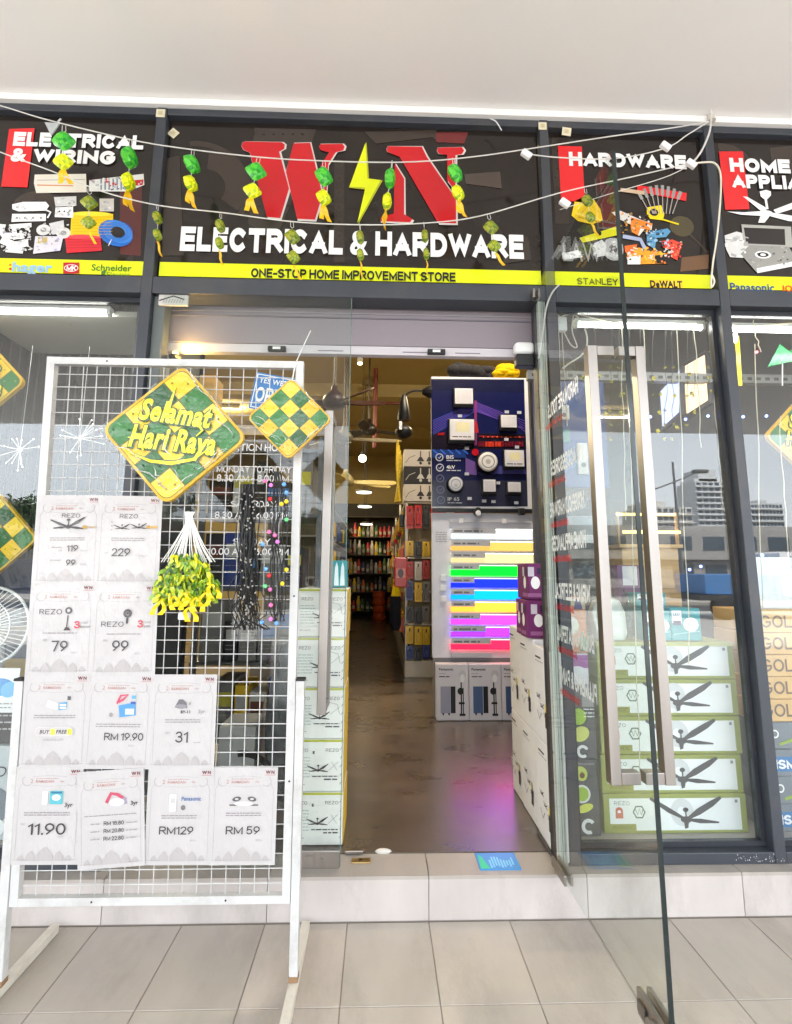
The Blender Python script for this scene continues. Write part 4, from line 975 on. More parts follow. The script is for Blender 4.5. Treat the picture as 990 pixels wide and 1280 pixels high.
# ------------------------------------------------------------------ woven ketupat decorations
KY = (lin((240, 196, 6)), lin((228, 182, 4)), lin((246, 208, 30))); KG = (lin((20, 96, 34)), lin((36, 116, 40)), lin((14, 80, 28)))
def rsq(a, r, n=5):
    out = []
    for cx, cyy, q in ((a-r, -a+r, -90), (a-r, a-r, 0), (-a+r, a-r, 90), (-a+r, -a+r, 180)):
        for i in range(n+1): out.append((cx+r*math.cos(R(q+90*i/n)), cyy+r*math.sin(R(q+90*i/n))))
    return out
def ketupat(name, label, c, half, rot, thick, nchk, writing=True, wrap=True, group=None, cord=None):
    c = Vector(c); u = Vector((math.cos(rot), 0, math.sin(rot))); v = Vector((-math.sin(rot), 0, math.cos(rot))); n = Vector((0, -1, 0))
    t = T(name, label, 'decoration', (c.x, c.y, c.z-half*1.4), group)
    r = half*.2
    b = MB(); b.prism([c+u*a+v*d for a, d in rsq(half, r)], n, thick, lin((222, 176, 10)), lin((230, 180, 10))); b.build("body", M_ket, t, bevel=half*.05, seg=3)
    p = Print(c, u, v, lift=.001, step=.0002); inn = half*.95; s = 2*inn/nchk
    p.poly(rsq(inn, r*.85), lin((90, 92, 20)))
    for i in range(nchk):
        for j in range(nchk):
            k = (i+j) % 2; col = rnd.choice(KY if k == 0 else KG); g = s*.025
            a0, a1, b0, b1 = -inn+s*i+g, -inn+s*(i+1)-g, -inn+s*j+g, -inn+s*(j+1)-g
            e = r*.3
            pts = [(a0, b0), (a1, b0), (a1, b1), (a0, b1)]
            if (i in (0, nchk-1)) and (j in (0, nchk-1)):
                sx = -1 if i == 0 else 1; sy = -1 if j == 0 else 1
                arc = [q for q in rsq(inn-g, r*.85) if q[0]*sx > 0 and q[1]*sy > 0]
                rest = [q for q in pts if not (q[0] == (a0 if sx < 0 else a1) and q[1] == (b0 if sy < 0 else b1))]
                pts = sorted(arc+rest, key=lambda q: math.atan2(q[1]-(b0+b1)/2, q[0]-(a0+a1)/2))
            p.poly(pts, col); p.k -= p.step
    for i in range(nchk):
        for j in range(nchk):
            cx, cb = -inn+s*(i+.5), -inn+s*(j+.5)
            col = lin((120, 116, 20)) if (i+j) % 2 == 0 else lin((190, 210, 70))
            for dx, dy in ((-.25, .25), (.22, -.2)):
                pts = []
                for q in range(10):
                    rr = s*(.07 if q % 2 == 0 else .03); pts.append((cx+dx*s+rr*math.cos(q*math.pi/5), cb+dy*s+rr*math.sin(q*math.pi/5)))
                p.poly(pts, col); p.k -= p.step
    p.build("woven_print", M_ket, t)
    if writing:
        p = Print(c, (1, 0, 0), (0, 0, 1), lift=.004, step=.0003)
        DG = lin((40, 76, 14)); LY = lin((238, 236, 0)); h = half*.34
        e = half*.022
        for col, offs in ((DG, ((e, e), (-e, e), (e, -e), (-e, -e), (e*1.6, -e*2))), (LY, ((0, 0),))):
            for dx, dy in offs:
                p.text("Selamat", dx, half*.20+dy, h*1.25, col, width=half*1.40, bold=.045, align='c', shear=.18, rot=-.12)
                p.text("Hari Raya", dx-half*.02, half*-.34+dy, h*1.3, col, width=half*1.66, bold=.045, align='c', shear=.18, rot=-.10)
            k = .030 if col is DG else .018
            p.line([(-half*.80, -half*.40), (-half*.4, -half*.56), (0, -half*.60), (half*.4, -half*.52), (half*.66, -half*.34)], [half*k, half*k*3, half*k*4, half*k*3, half*k], col)
            p.line([(-half*.16, half*.30), (-half*.10, half*.62), (-half*.02, half*.92)], [half*k*4, half*k*3, half*k], col); p.line([(-half*.86, -half*.1), (-half*.62, -half*.12), (-half*.55, -half*.36)], [half*k, half*k*3, half*k*2], col)
            p.line([(half*.42, half*.26), (half*.55, half*.05), (half*.44, -half*.06)], [half*k*3, half*k*2.4, half*k], col)
        p.build("greeting", M_ket, t)
    if wrap:
        b = MB(); q = random.Random(int(half*1e4)); N = 18; H = half*1.08
        vs = []
        for i in range(N+1):
            for j in range(N+1):
                a, d = -H+2*H*i/N, -H+2*H*j/N
                edge = max(abs(a), abs(d))/H
                h = .010+.010*q.random()*(1 if edge < .8 else .6)-(.03 if edge > .97 else 0)
                h += .008*math.sin(a*60+d*25)*(edge > .55)
                vs.append(c+u*a+v*d+n*h)
        b.add(vs, [(i*(N+1)+j, (i+1)*(N+1)+j, (i+1)*(N+1)+j+1, i*(N+1)+j+1) for i in range(N) for j in range(N)], WHITE, True)
        wr = b.build("plastic_wrap", M_cling, t)
        b = MB()
        def fold(a0, d0, a1, d1, wd, dep):
            P_ = []; k = 7
            for i in range(k+1):
                f_ = i/k; a = a0+(a1-a0)*f_+half*.035*math.sin(f_*7+a0*90); d = d0+(d1-d0)*f_+half*.03*math.sin(f_*9+d0*70)
                P_.append(c+u*a+v*d+n*(dep+.006*math.sin(f_*3.14)))
            b.tube(P_, [wd*(.25+math.sin(3.14*(i+.3)/(k+.6))) for i in range(k+1)], WHITE, 5)
        for i in range(9):
            e = half*q.uniform(.80, 1.02); s0 = half*q.uniform(-.9, .2); ln = half*q.uniform(.3, .9); wd = half*q.uniform(.006, .016)
            sd_ = (i % 3)
            if sd_ == 0: fold(e, s0, e, s0+ln, wd, .02)
            elif sd_ == 1: fold(s0, -e, s0+ln, -e, wd, .02)
            else: fold(-e, -s0, -e+half*.25, -s0-ln, wd, .024)
        for i in range(5):
            a = half*q.uniform(-.9, -.2); d = half*q.uniform(-.95, -.4); fold(a, d, a+half*q.uniform(-.2, .3), d+half*q.uniform(.2, .5), half*q.uniform(.006, .012), .024)
        b.build("wrap_fold", M_fold, wr)
    if cord:
        b = MB(); b.tube(wave([c+Vector((0, .01, half*1.25)), *[Vector(k_) for k_ in cord]], 4), .0022, WHITE, 5); b.build("cord", M_wire, t)
    return t
ketupat("ketupat_decoration", "large plastic wrapped woven diamond with yellow greeting on the wire rack", (-.680, -.522, 1.727), .170, R(42), .028, 4)
ketupat("ketupat_decoration", "small plastic wrapped woven diamond at the rack's top right corner", tuple(at(362, 523, y=-.545)), .099, R(45), .02, 4, writing=False, cord=[(-.30, -.515, 1.93), (-.29, -.50, 2.0), (-.29, -.2, 2.25)])
ketupat("ketupat_decoration", "woven yellow and green diamond hanging high in the left window", tuple(at(-32, 476, y=.2)), .165, R(45), .03, 4, wrap=False, cord=[(-1.87, .22, 2.4)])
ketupat("ketupat_decoration", "woven checked diamond hanging lower in the left window", tuple(at(-13, 672, y=.2)), .150, R(44), .03, 4, writing=False, wrap=False, cord=[(-1.75, .22, 1.6)])
c = at(992, 548, y=.24)
ketupat("ketupat_decoration", "woven diamond with yellow greeting hanging in the far right window", (c.x+.06, .2, c.z), .165, R(45), .03, 4, wrap=False, cord=[(c.x+.06, .24, 2.4)])

# ------------------------------------------------------------------ wires and small ketupats strung across the sign
SY = -.12
def wire(name, label, pts, r=.0028, y=SY, col=lin((214, 212, 208)), cat='cable', k=6):
    b = MB(); b.tube(wave([at(px, py, y=y) if len(q) == 0 else at(px, py, y=q[0]) for px, py, *q in pts], k), r, col, 6)
    return tag(b.build(name, M_wire), label, cat)
wire("decoration_wire", "upper pale wire sagging across the signs with bright ketupats", [(-60, 118), (0, 132), (60, 150), (165, 175), (240, 187), (330, 197), (400, 201), (480, 203), (540, 201), (600, 195), (655, 187), (760, 171), (840, 160), (886, 152)])
wire("decoration_wire", "lower pale wire sagging across the signs with olive ketupats", [(-60, 165), (0, 190), (65, 214), (130, 240), (200, 257), (280, 266), (365, 277), (450, 281), (530, 279), (600, 270), (700, 241), (790, 221), (863, 204)])
wire("decoration_wire", "thin pale wire looping over the word HARDWARE", [(655, 192), (700, 197), (770, 198), (832, 185), (860, 168), (886, 152)])
wire("power_cable", "white cable looping down the post beside the appliance sign", [(862, 205), (880, 203), (893, 204), (900, 215), (901, 240), (897, 290), (891, 330), (889, 358), (893, 352), (890, 344)], .0045, col=lin((232, 226, 208)), y=-.03)
wire("power_cable", "white cable hanging from the ceiling corner to the wire clips", [(888, 138), (889, 150), (886, 168), (876, 190), (865, 204)], .0045)
wire("power_cable", "white cable curving down behind the open glass door", [(699, 356), (690, 366), (683, 384), (679, 410), (676, 430), (673, 448)], .004, y=-.03)
wire("decoration_wire", "thin double wire crossing the hard hat picture", [(700, 262), (760, 243), (830, 222), (863, 206)], .002, y=-.10)
wire("cable_end", "loose white cable end sticking out below the ceiling", [(612, 148), (620, 152), (627, 163)], .003, y=-.03, col=lin((225, 225, 225)))

def orn_proto(bright):
    t = T("ketupat_ornament", "", 'ornament', (0, 0, 0), "small ketupats strung on the wires")
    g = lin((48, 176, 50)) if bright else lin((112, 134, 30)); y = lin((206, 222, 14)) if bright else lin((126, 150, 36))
    b = MB(); b.tube([(-.007, 0, .012), (-.008, 0, -.015), (0, 0, -.022), (.008, 0, -.015), (.007, 0, .012)], .0016, lin((200, 200, 195)), 5)
    b.build("hook", M_wire, t, local=True); b = MB(); b.tube([(0, 0, -.11), (0, 0, -.145)], .0016, lin((200, 200, 195)), 5); b.build("link", M_wire, t, local=True)
    for cz, h, col in ((-.068, .041 if bright else .034, g), (-.175, .035 if bright else .03, y)):
        b = MB(); N = 10; q = random.Random(int(cz*1000)); Mx = Matrix.Translation((0, 0, cz)) @ Matrix.Rotation(R(45), 4, 'Y')
        lite = (min(1, col[0]*1.8+.04), min(1, col[1]*1.25+.05), col[2]*1.1, 1); dark = (col[0]*.55, col[1]*.7, col[2]*.6, 1)
        for sgn in (-1, 1):
            vs = []
            for ii in range(N+1):
                for jj in range(N+1):
                    a, d = 2*ii/N-1, 2*jj/N-1
                    r2 = max(abs(a), abs(d)); rr = (abs(a)**5+abs(d)**5)**.2; f_ = r2/rr if rr > 0 else 1
                    y_ = sgn*h*.52*max(0, (1-abs(a)**2.6))**.5*max(0, (1-abs(d)**2.6))**.5+(q.uniform(-.0016, .0016) if r2 < .95 else 0)
                    vs.append(Mx @ Vector((a*f_*h, y_, d*f_*h)))
            for ii in range(N):
                for jj in range(N):
                    f4 = [ii*(N+1)+jj, (ii+1)*(N+1)+jj, (ii+1)*(N+1)+jj+1, ii*(N+1)+jj+1]
                    cc = (col, lite, col, dark)[(ii//2+2*(jj//2)) % 4] if (ii//2+jj//2) % 2 else q.choice((col, lite))
                    b.add([vs[e_] for e_ in f4], [(0, 1, 2, 3) if sgn < 0 else (3, 2, 1, 0)], cc, True)
        b.build("pad", M_foil, t, local=True)
    b = MB()
    for s in ((-1, 1) if bright else (1,)):
        pts = wave([(0, 0, -.216), (s*.008, -.004, -.236), (s*.014+.006, .004, -.258), (s*.022+.012, 0, -.284)], 3)
        vs = []
        for i, p_ in enumerate(pts):
            w_ = .011 if bright else .006
            vs += [p_+Vector((-w_, .002, 0)), p_+Vector((w_, -.002, 0)), p_+Vector((w_, 0, 0)), p_+Vector((-w_, .004, 0))]
        k = len(pts)
        b.add(vs, [(i*4+j, i*4+(j+1) % 4, i*4+4+(j+1) % 4, i*4+4+j) for i in range(k-1) for j in range(4)], lin((250, 196, 20)))
    b.build("ribbon", M_foil, t, local=True)
    return t
PB, PO = orn_proto(True), orn_proto(False)
bright = [(80, 158, 10, "over the letters RI of WIRING"), (163, 176, 75, "beside the L of ELECTRICAL"), (241, 188, 60, "left of the letter W, alone on brown"), (323, 197, 15, "over the left stroke of the letter W"),
          (405, 202, 35, "over the right serif of the letter W"), (490, 203, 80, "over the left stem of the letter N"), (567, 199, 40, "over the right stem of the letter N")]
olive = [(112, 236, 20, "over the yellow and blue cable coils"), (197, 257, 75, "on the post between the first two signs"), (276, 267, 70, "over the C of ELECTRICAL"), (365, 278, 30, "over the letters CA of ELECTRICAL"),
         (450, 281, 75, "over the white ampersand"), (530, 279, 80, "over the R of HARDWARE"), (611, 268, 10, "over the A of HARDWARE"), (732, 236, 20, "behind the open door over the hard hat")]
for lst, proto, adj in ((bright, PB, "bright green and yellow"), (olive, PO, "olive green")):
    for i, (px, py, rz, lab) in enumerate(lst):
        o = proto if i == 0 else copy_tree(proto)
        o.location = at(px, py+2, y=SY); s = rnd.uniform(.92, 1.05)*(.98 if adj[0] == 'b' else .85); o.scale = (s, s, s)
        o.rotation_euler = (R(rnd.uniform(-8, 8)), R(rnd.uniform(-10, 10)), R(rz))
        o['label'] = f"{adj} hanging ketupat ornament {lab}"
# plastic triangle, adhesive squares and clips
p = at(65, 158, y=SY)
b = MB(); b.prism([p+Vector((-.035, 0, .02)), p+Vector((0, 0, -.045)), p+Vector((.03, 0, .018))], (0, -1, 0), .006, lin((180, 184, 186))); b.tube([p+Vector((.02, 0, .018)), p+Vector((.035, 0, .04))], .004, lin((180, 184, 186)), 6)
tag(b.build("plastic_peg", M_foil), "clear grey plastic peg on the upper wire at the left", 'peg')
for px, py, y, rz, s, lab, c in ((201, 142, -.001, 0, .021, "cream sticky pad at the top of the post left of the main sign", 0), (678, 158, -.001, 0, .02, "cream sticky pad at the top of the post right of the main sign", 0), (708, 165, .0, 8, .022, "cream sticky pad hanging from the rail above HARDWARE", 0), (217, 167, .033, 40, .021, "turned cream sticky pad in the main sign's top left corner", 0)):
    p = at(px, py, y=y); b = MB(); Mx = Matrix.Translation(p) @ Matrix.Rotation(R(rz), 4, 'Y')
    b.box(-s, s, -.004, -.0005, -s, s, lin((222, 214, 186)), Mx); b.box(-s*.5, s*.5, -.006, -.0041, -s*.5, s*.5, lin((196, 186, 150)), Mx)
    tag(b.build("adhesive_pad", M_plast, bevel=.001), lab, 'sticky pad')
for px, py, lab in ((658, 193, "white cable clip on the upper wire right of the N"), (706, 254, "white cable clip on the lower wire above the hard hat"), (832, 183, "white cable clip above the word HARDWARE"), (864, 205, "white cable clip knotted beside the post")):
    p = at(px, py, y=SY-.004); b = MB(); Mx = Matrix.Translation(p) @ Matrix.Rotation(R(38), 4, 'Y'); b.box(-.024, .024, -.01, .01, -.015, .015, lin((238, 236, 238)), Mx)
    tag(b.build("cable_clip", M_plast, bevel=.004), lab, 'cable clip')
p = at(888, 138, y=-.03)
b = MB(); b.lathe([(.02, -.02), (.012, .02)], (p.x, p.y, 3.48), lin((206, 200, 190)), 10); tag(b.build("cable_anchor", M_plast), "cable anchor where the wires leave the ceiling corner", 'cable clip')

# ------------------------------------------------------------------ bundles hanging on the rack
def gy(z): return ry(z)-.02
c = RP.o
def rk(px, py, d=.02):
    a, b_ = RP.px(px, py); q = RP.o+RP.u*a+RP.v*b_; return q+RP.n*d
t = T("garland_bundle", "bundle of yellow and green ketupat garland lights hanging on the rack", 'garland', tuple(rk(238, 770)), "light bundles hung on the rack")
b = MB()
for i in range(30):
    x = rnd.uniform(-1, 1)
    b.tube(wave([rk(240+rnd.uniform(-6, 6), 640), rk(240+x*8, 660), rk(240+x*20, 682, .03), rk(240+x*34, 702, .03)], 3), .0016, lin((222, 220, 214)), 5)
b.build("lead_wire", M_wire, t)
b = MB()
for i in range(760):
    x = rnd.uniform(-1, 1); yv = rnd.random()**.8; sp = 14+24*min(1, yv*1.6)-6*max(0, yv-.75)
    p = rk(238+x*sp, 690+yv*58, rnd.uniform(.008, .055))
    l_ = rnd.uniform(.012, .030); wd = rnd.uniform(.003, .0065); dx = Vector((x*.5+rnd.gauss(0, .45), rnd.gauss(0, .4), -1)).normalized()*l_; sd_ = dx.cross(Vector((rnd.gauss(0, .5), 1, 0))).normalized()*wd
    col = rnd.choice((lin((216, 210, 20)), lin((92, 136, 34)), lin((130, 168, 40)), lin((60, 100, 30)), lin((196, 204, 50)), lin((170, 190, 40))))
    b.add([p-sd_, p+sd_, p+dx*.55+sd_*1.3+Vector((0, -.004, 0)), p+dx, p+dx*.55-sd_*1.3], [(0, 1, 2, 4), (4, 2, 3)], col)
b.build("strips", M_foil, t)
for px, py, sg in ((210, 748, -1), (226, 742, 1), (238, 738, -1), (252, 744, 1), (264, 738, -1), (272, 728, 1), (244, 756, 1)):
    p = rk(px, py, .055); b = MB()
    for s in (-1, 1):
        pts = wave([p, p+Vector((s*.010, -.004, -.012)), p+Vector((s*.016+.006*sg, .002, -.028)), p+Vector((s*.012+.012*sg, -.003, -.044))], 3); vs = []
        for i, q in enumerate(pts):
            w_ = .004+.006*i/len(pts); vs += [q+Vector((-w_, .001, 0)), q+Vector((w_, -.001, 0)), q+Vector((w_, .0005, 0)), q+Vector((-w_, .0025, 0))]
        k = len(pts); b.add(vs, [(i*4+j, i*4+(j+1) % 4, i*4+4+(j+1) % 4, i*4+4+j) for i in range(k-1) for j in range(4)], lin((236, 204, 10)))
    b.build("ribbon", M_foil, t)
p = rk(235, 768, .03); b = MB(); b.box(p.x-.018, p.x+.018, p.y-.01, p.y+.01, p.z-.012, p.z+.012, SW); b.build("plug", M_plast, t, bevel=.004)
t = T("light_bundle", "bundle of plain black fairy light wire hanging on the rack", 'light string', tuple(rk(312, 790)), "light bundles hung on the rack")
b = MB()
for i in range(46):
    x = rnd.gauss(0, 1)
    pts = [rk(312+x*4, 606, .015+.02*rnd.random())]
    for k, yy in enumerate((640, 675, 705, 735, 760)):
        pts.append(rk(312+x*(5 if k < 4 else 8)+rnd.gauss(0, 2.5 if k < 3 else 6), yy+rnd.gauss(0, 6), .02+.04*rnd.random()))
    if rnd.random() < .5: pts.append(rk(312+rnd.gauss(0, 12), 785, .03))
    b.tube(wave(pts, 4), .0018, lin((24, 24, 24)), 5)
b.build("wire", M_wire, t)
for i in range(70):
    b = MB(); b.sph(rk(312+rnd.gauss(0, 7), rnd.uniform(615, 765), .055), .0035, lin((150, 148, 140)), 6, 4); b.build("bulb", M_foil, t)
t = T("light_bundle", "bundle of black wire with coloured ball lights hanging on the rack", 'light string', tuple(rk(348, 790)), "light bundles hung on the rack")
b = MB()
for i in range(12):
    x = rnd.gauss(0, 1); pts = [rk(346+x*3, 590, .02)]
    for yy in (630, 670, 710, 750, 775): pts.append(rk(347+x*6+rnd.gauss(0, 3), yy, .02+.02*rnd.random()))
    b.tube(wave(pts, 4), .0016, lin((24, 24, 24)), 5)
b.build("wire", M_wire, t)
BC = [lin((240, 120, 180)), lin((110, 220, 140)), lin((250, 220, 30)), lin((230, 40, 50)), lin((110, 170, 240)), lin((235, 130, 220))]
for i, (px, py) in enumerate([(335, 603), (342, 608), (358, 607), (361, 617), (341, 625), (355, 631), (361, 628), (361, 650), (340, 665), (347, 669), (350, 677), (332, 680), (336, 710), (340, 718), (361, 711), (356, 728), (335, 731), (341, 735), (342, 754), (342, 771), (331, 775), (349, 776)]):
    b = MB(); b.sph(rk(px, py, .045), .0072, BC[(i*5+i//3) % 6], 12, 8); b.build("bulb", M_foil, t)
p = rk(343, 494, -.05)
t = T("open_sign", "small tilted blue sign reading YES OPEN behind the rack", 'sign', (p.x, .02, p.z-.08))
q = at(342, 492, y=.02); uu = Vector((math.cos(-.17), 0, math.sin(-.17))); vv = Vector((math.sin(.17), 0, math.cos(.17)))
b = MB(); b.prism([q-uu*.095-vv*.085, q+uu*.095-vv*.085, q+uu*.095+vv*.085, q-uu*.095+vv*.085], (0, -1, 0), .004, lin((40, 120, 196))); b.build("panel", M_gloss, t, bevel=.0015)
p = Print(q, uu, vv, lift=.0012); 
for a in (-.088, .084): p.rect(a, -.078, a+.004, .078, SW)
for a in (-.078, .074): p.rect(-.088, a, .088, a+.004, SW)
p.text("YES WE'RE", 0, .04, .024, SW, bold=.02, align='c', maxw=.15); grot(p, "OPEN", 0, -.05, .07, .2, SW, width=.155, align="c"); p.build("lettering", M_gloss, t)

# ------------------------------------------------------------------ cartons
def carton(name, label, x0, x1, y0, y1, z0, z1, col, group, cat='carton', edge=None):
    t = T(name, label, cat, ((x0+x1)/2, y0, z0), group)
    b = MB(); b.box(x0, x1, y0, y1, z0+.001, z1-.001, col)
    b.build("box", M_card, t, bevel=.004)
    if edge:
        b = MB(); e = .012
        for a, d in ((z0+.001, z0+.009), (z1-.009, z1-.001)): b.box(x0+.004, x1-.004, y0-.0012, y0-.0002, a, d, edge)
        b.build("edge_band", M_card, t)
    return t
MINT = lin((230, 230, 226)); OLV = lin((176, 180, 52)); GRAPH = lin((88, 86, 88))
def front(y): return Print((0, y, 0), (1, 0, 0), (0, 0, 1), lift=.0016)
# five fan cartons behind the closed leaf
zs = [.160, .366, .575, .785, .995, 1.205]
for i in range(5):
    dx = rnd.uniform(-.006, .006); x1 = -.140+dx; x0 = x1-.215
    n = ("bottom", "second from the bottom", "middle", "second from the top", "top")[i]
    t = carton("fan_carton", f"white ceiling fan carton behind the closed glass door, {n} of its stack", x0, x1, .165, .42, zs[i], zs[i+1], MINT, "fan cartons behind the closed glass door")
    b = MB(); b.box(x1+.0005, x1+.0025, .165, .42, zs[i]+.004, zs[i+1]-.006, lin((210, 176, 60))); b.box(x0+.002, x1-.002, .1635, .1645, zs[i+1]-.012, zs[i+1]-.003, OLV); b.build("yellow_edge", M_card, t)
    p = front(.165); z = zs[i]
    for a, w_ in ((x1-.075, .055), (x1-.200, .050)): grot(p, "REZO", a, z+.158, .013, .12, GRAPH, width=w_, gap=.2)
    p.lines(x1-.205, z+.135, x1-.14, z+.06, 7, .003, lin((160, 176, 172))); p.lines(x1-.205, z+.03, x1-.16, z+.03, 1, .003, GREY)
    fanpic(p, x1-.105, z+.085, .85, INK); p.lines(x1-.13, z+.062, x1-.02, z+.062, 1, .004, INK); p.lines(x1-.08, z+.05, x1-.02, z+.05, 1, .005, INK)
    if i >= 2:
        p.line([(x1-.11, z+.13), (x1-.07, z+.15), (x1-.03, z+.14), (x1-.02, z+.1)], .002, GREY); p.line([(x1-.06, z+.1), (x1-.02, z+.13)], .0016, GREY)
    else: p.line([(x1-.06, z+.085), (x1-.02, z+.12)], .0016, GREY); p.line([(x1-.05, z+.12), (x1-.025, z+.085)], .0016, GREY); p.rect(x1-.13, z+.15, x1-.122, z+.162, GRAPH)
    for k in range(5): p.line([(x1-.014+.002*(k % 2), z+.03+k*.034), (x1-.006, z+.042+k*.034)], .0018, GRAPH)
    p.build("printed_face", M_print, t)
# five green edged fan cartons in the right window
zr = [.200, .357, .512, .668, .822, .980]
for i in range(5):
    x1 = 1.550+.012*i/4+rnd.uniform(-.004, .004); x0 = .985+rnd.uniform(-.004, .004); n = ("bottom", "second from the bottom", "middle", "second from the top", "top")[i]
    z0, z1 = zr[i], zr[i+1]; yy = .150
    t = carton("fan_carton", f"green edged white fan carton in the right window, {n} of its stack", x0-.025, x1+.022, yy, .42, z0, z1, lin((150, 158, 74)), "green edged fan cartons in the right window")
    p = front(yy); zz0, zz1 = z0+.014, z1-.018
    p.rect(x0, zz0, x1-.006, zz1, lin((236, 240, 238)))
    p.rect(x0+.25, zz0+.003, x1-.03, zz1-.004, lin((240, 242, 243))); p.ring(x0+.31, zz0+.07, .02, .05, lin((214, 216, 218)), 20, sy=1.1)
    grot(p, "REZO", x0+.02, zz1-.026, .015, .11, GRAPH, width=.066, gap=.2); p.rect(x0, zz0, x0+.11, zz0+.026, lin((150, 152, 60))); grot(p, "AX56DC", x0+.010, zz0+.006, .015, .12, lin((90, 96, 40)), width=.09)
    p.ring(x0+.125, zz0+.072, .022, .028, lin((90, 120, 96)), 6); p.line([(x0+.11, zz0+.082), (x0+.118, zz0+.062), (x0+.126, zz0+.085), (x0+.134, zz0+.062), (x0+.142, zz0+.082)], .004, lin((90, 120, 96)))
    p.ell(x0+.04, zz0+.076, .016, .016, lin((196, 90, 60))); p.rect(x0+.024, zz0+.046, x0+.056, zz0+.074, lin((206, 110, 80))); p.rect(x0+.024, zz0+.032, x0+.056, zz0+.048, SW); p.ell(x0+.04, zz0+.074, .008, .006, SW)
    fx, fz = x0+.325, zz0+.042; FB = lin((70, 70, 72))
    p.line([(fx, fz), (fx, fz+.036)], .006, FB); p.ell(fx, fz+.038, .012, .009, FB); p.ell(fx, fz, .024, .013, FB); p.poly([(fx-.012, fz), (fx+.012, fz), (fx+.006, fz-.032), (fx-.008, fz-.036)], FB)
    p.line([(fx, fz), (fx+.055, fz+.03), (fx+.115, fz+.062), (fx+.155, fz+.086)], [.008, .026, .024, .012], FB); p.line([(fx, fz), (fx+.06, fz-.006), (fx+.14, fz-.012)], [.008, .018, .006], FB)
    p.line([(fx, fz), (fx-.07, fz+.035), (fx-.15, fz+.084)], [.008, .02, .012], FB)
    p.rect(x1-.03, zz1-.018, x1-.018, zz1-.006, GREY)
    p.build("printed_face", M_print, t)
# black cartons with fruit print at the left of that window
for i, (z0, z1) in enumerate(((.20, .50), (.502, .80))):
    t = carton("blender_carton", ("lower" if i == 0 else "upper")+" black carton with avocado and lime print in the right window", .812, .935, .13, .40, z0, z1, lin((70, 74, 78)), "fruit printed cartons")
    p = front(.13); cx = .862
    if i == 0:
        p.ell(cx, z0+.245, .026, .030, lin((200, 214, 90)), .5); p.ell(cx+.004, z0+.238, .011, .012, lin((110, 70, 40))); p.ell(cx, z0+.165, .032, .032, lin((160, 200, 30))); p.ring(cx, z0+.165, .028, .036, SW, 18); p.ell(cx+.01, z0+.11, .036, .016, lin((226, 230, 90)), .3); p.ring(cx+.022, z0+.04, .016, .030, SW, 18, .6, 5.2)
    else:
        p.ell(cx, z0+.17, .034, .034, lin((160, 200, 30))); p.ring(cx, z0+.17, .034, .040, BLACK, 18); p.ell(cx+.006, z0+.10, .038, .03, lin((220, 226, 110)), .4); p.ring(cx+.012, z0+.03, .014, .026, SW, 18, .4, 5.4); p.rect(.88, z0+.21, .93, z0+.27, GREY); p.lines(.885, z0+.2, .93, z0+.17, 3, .004, SW)
    p.lines(.82, z0+.285, .92, z0+.28, 2, .003, GREY); p.build("printed_face", M_print, t)
# small goods above them
t = T("storage_box", "white and purple boxed appliance above the fruit printed cartons", 'box', (.865, .14, .80)); b = MB(); b.box(.815, .92, .14, .36, .802, .93, lin((226, 220, 230))); b.build("box", M_card, t, bevel=.003)
p = front(.14); p.rect(.818, .87, .918, .925, lin((150, 50, 150))); p.ell(.868, .86, .038, .018, lin((226, 226, 232))); p.build("printed_face", M_print, t)
t = T("storage_box", "orange and green printed box standing on the purple box", 'box', (.865, .15, .93)); b = MB(); b.box(.815, .925, .15, .36, .932, 1.17, lin((196, 120, 70))); b.build("box", M_card, t, bevel=.003)
p = front(.15); p.ell(.85, 1.05, .04, .04, lin((206, 206, 196))); p.rect(.818, 1.12, .922, 1.165, lin((180, 170, 150))); p.poly([(.87, 1.12), (.91, 1.12), (.9, 1.165), (.88, 1.165)], lin((50, 50, 110))); p.rect(.89, .94, .92, 1.0, lin((60, 110, 60))); p.rect(.82, .95, .86, .98, SW); p.build("printed_face", M_print, t)
# kettle in a clear bag
t = T("bagged_kettle", "white kettle in a clear plastic bag standing on the fan cartons", 'kettle', (1.06, .24, .982))
b = MB(); b.lathe([(.075, 0), (.085, .03), (.08, .12), (.06, .17), (.03, .185)], (1.06, .25, .983), lin((222, 228, 226)), 24); b.build("body", M_plast, t)
b = MB(); b.tube(wave([(1.0, .20, 1.15), (.975, .19, 1.10), (.99, .19, 1.02)], 4), .01, lin((200, 206, 204)), 8); b.build("handle", M_plast, t)
b = MB(); b.lathe([(.03, .0), (.02, .015), (.012, .03)], (1.06, .25, 1.169), GREY, 14); b.build("lid", M_plast, t)
b = MB(); q = random.Random(4); vs = []
for i in range(13):
    for j in range(20):
        a = j*2*math.pi/20; r_ = (.115 if i < 7 else .115-.012*(i-6))*(1+.12*q.uniform(-1, 1)); vs.append((1.06+math.cos(a)*r_, .255+math.sin(a)*r_*.8, .984+i*.026))
b.add(vs, [(i*20+j, i*20+(j+1) % 20, i*20+20+(j+1) % 20, i*20+20+j) for i in range(12) for j in range(20)], WHITE, True); b.build("bag", M_cling, t)
t = T("glass_jug", "clear glass jug with a white rim behind the bagged kettle", 'jug', (1.06, .50, 1.0))
b = MB(); b.lathe([(.08, 0), (.10, .12), (.098, .30), (.09, .31)], (1.06, .52, 1.12), lin((180, 190, 200)), 22); b.build("jug", M_cling, t)
b = MB(); b.lathe([(.10, 0), (.104, .02), (.10, .04)], (1.06, .52, 1.431), SW, 22); b.build("rim", M_plast, t)
b = MB(); b.lathe([(.085, 0), (.09, .09), (.07, .1)], (1.06, .52, 1.472), lin((130, 140, 148)), 18); b.build("lid", M_plast, t)
b = MB(); b.box(.95, 1.17, .44, .62, .982, 1.118, lin((70, 76, 90)))
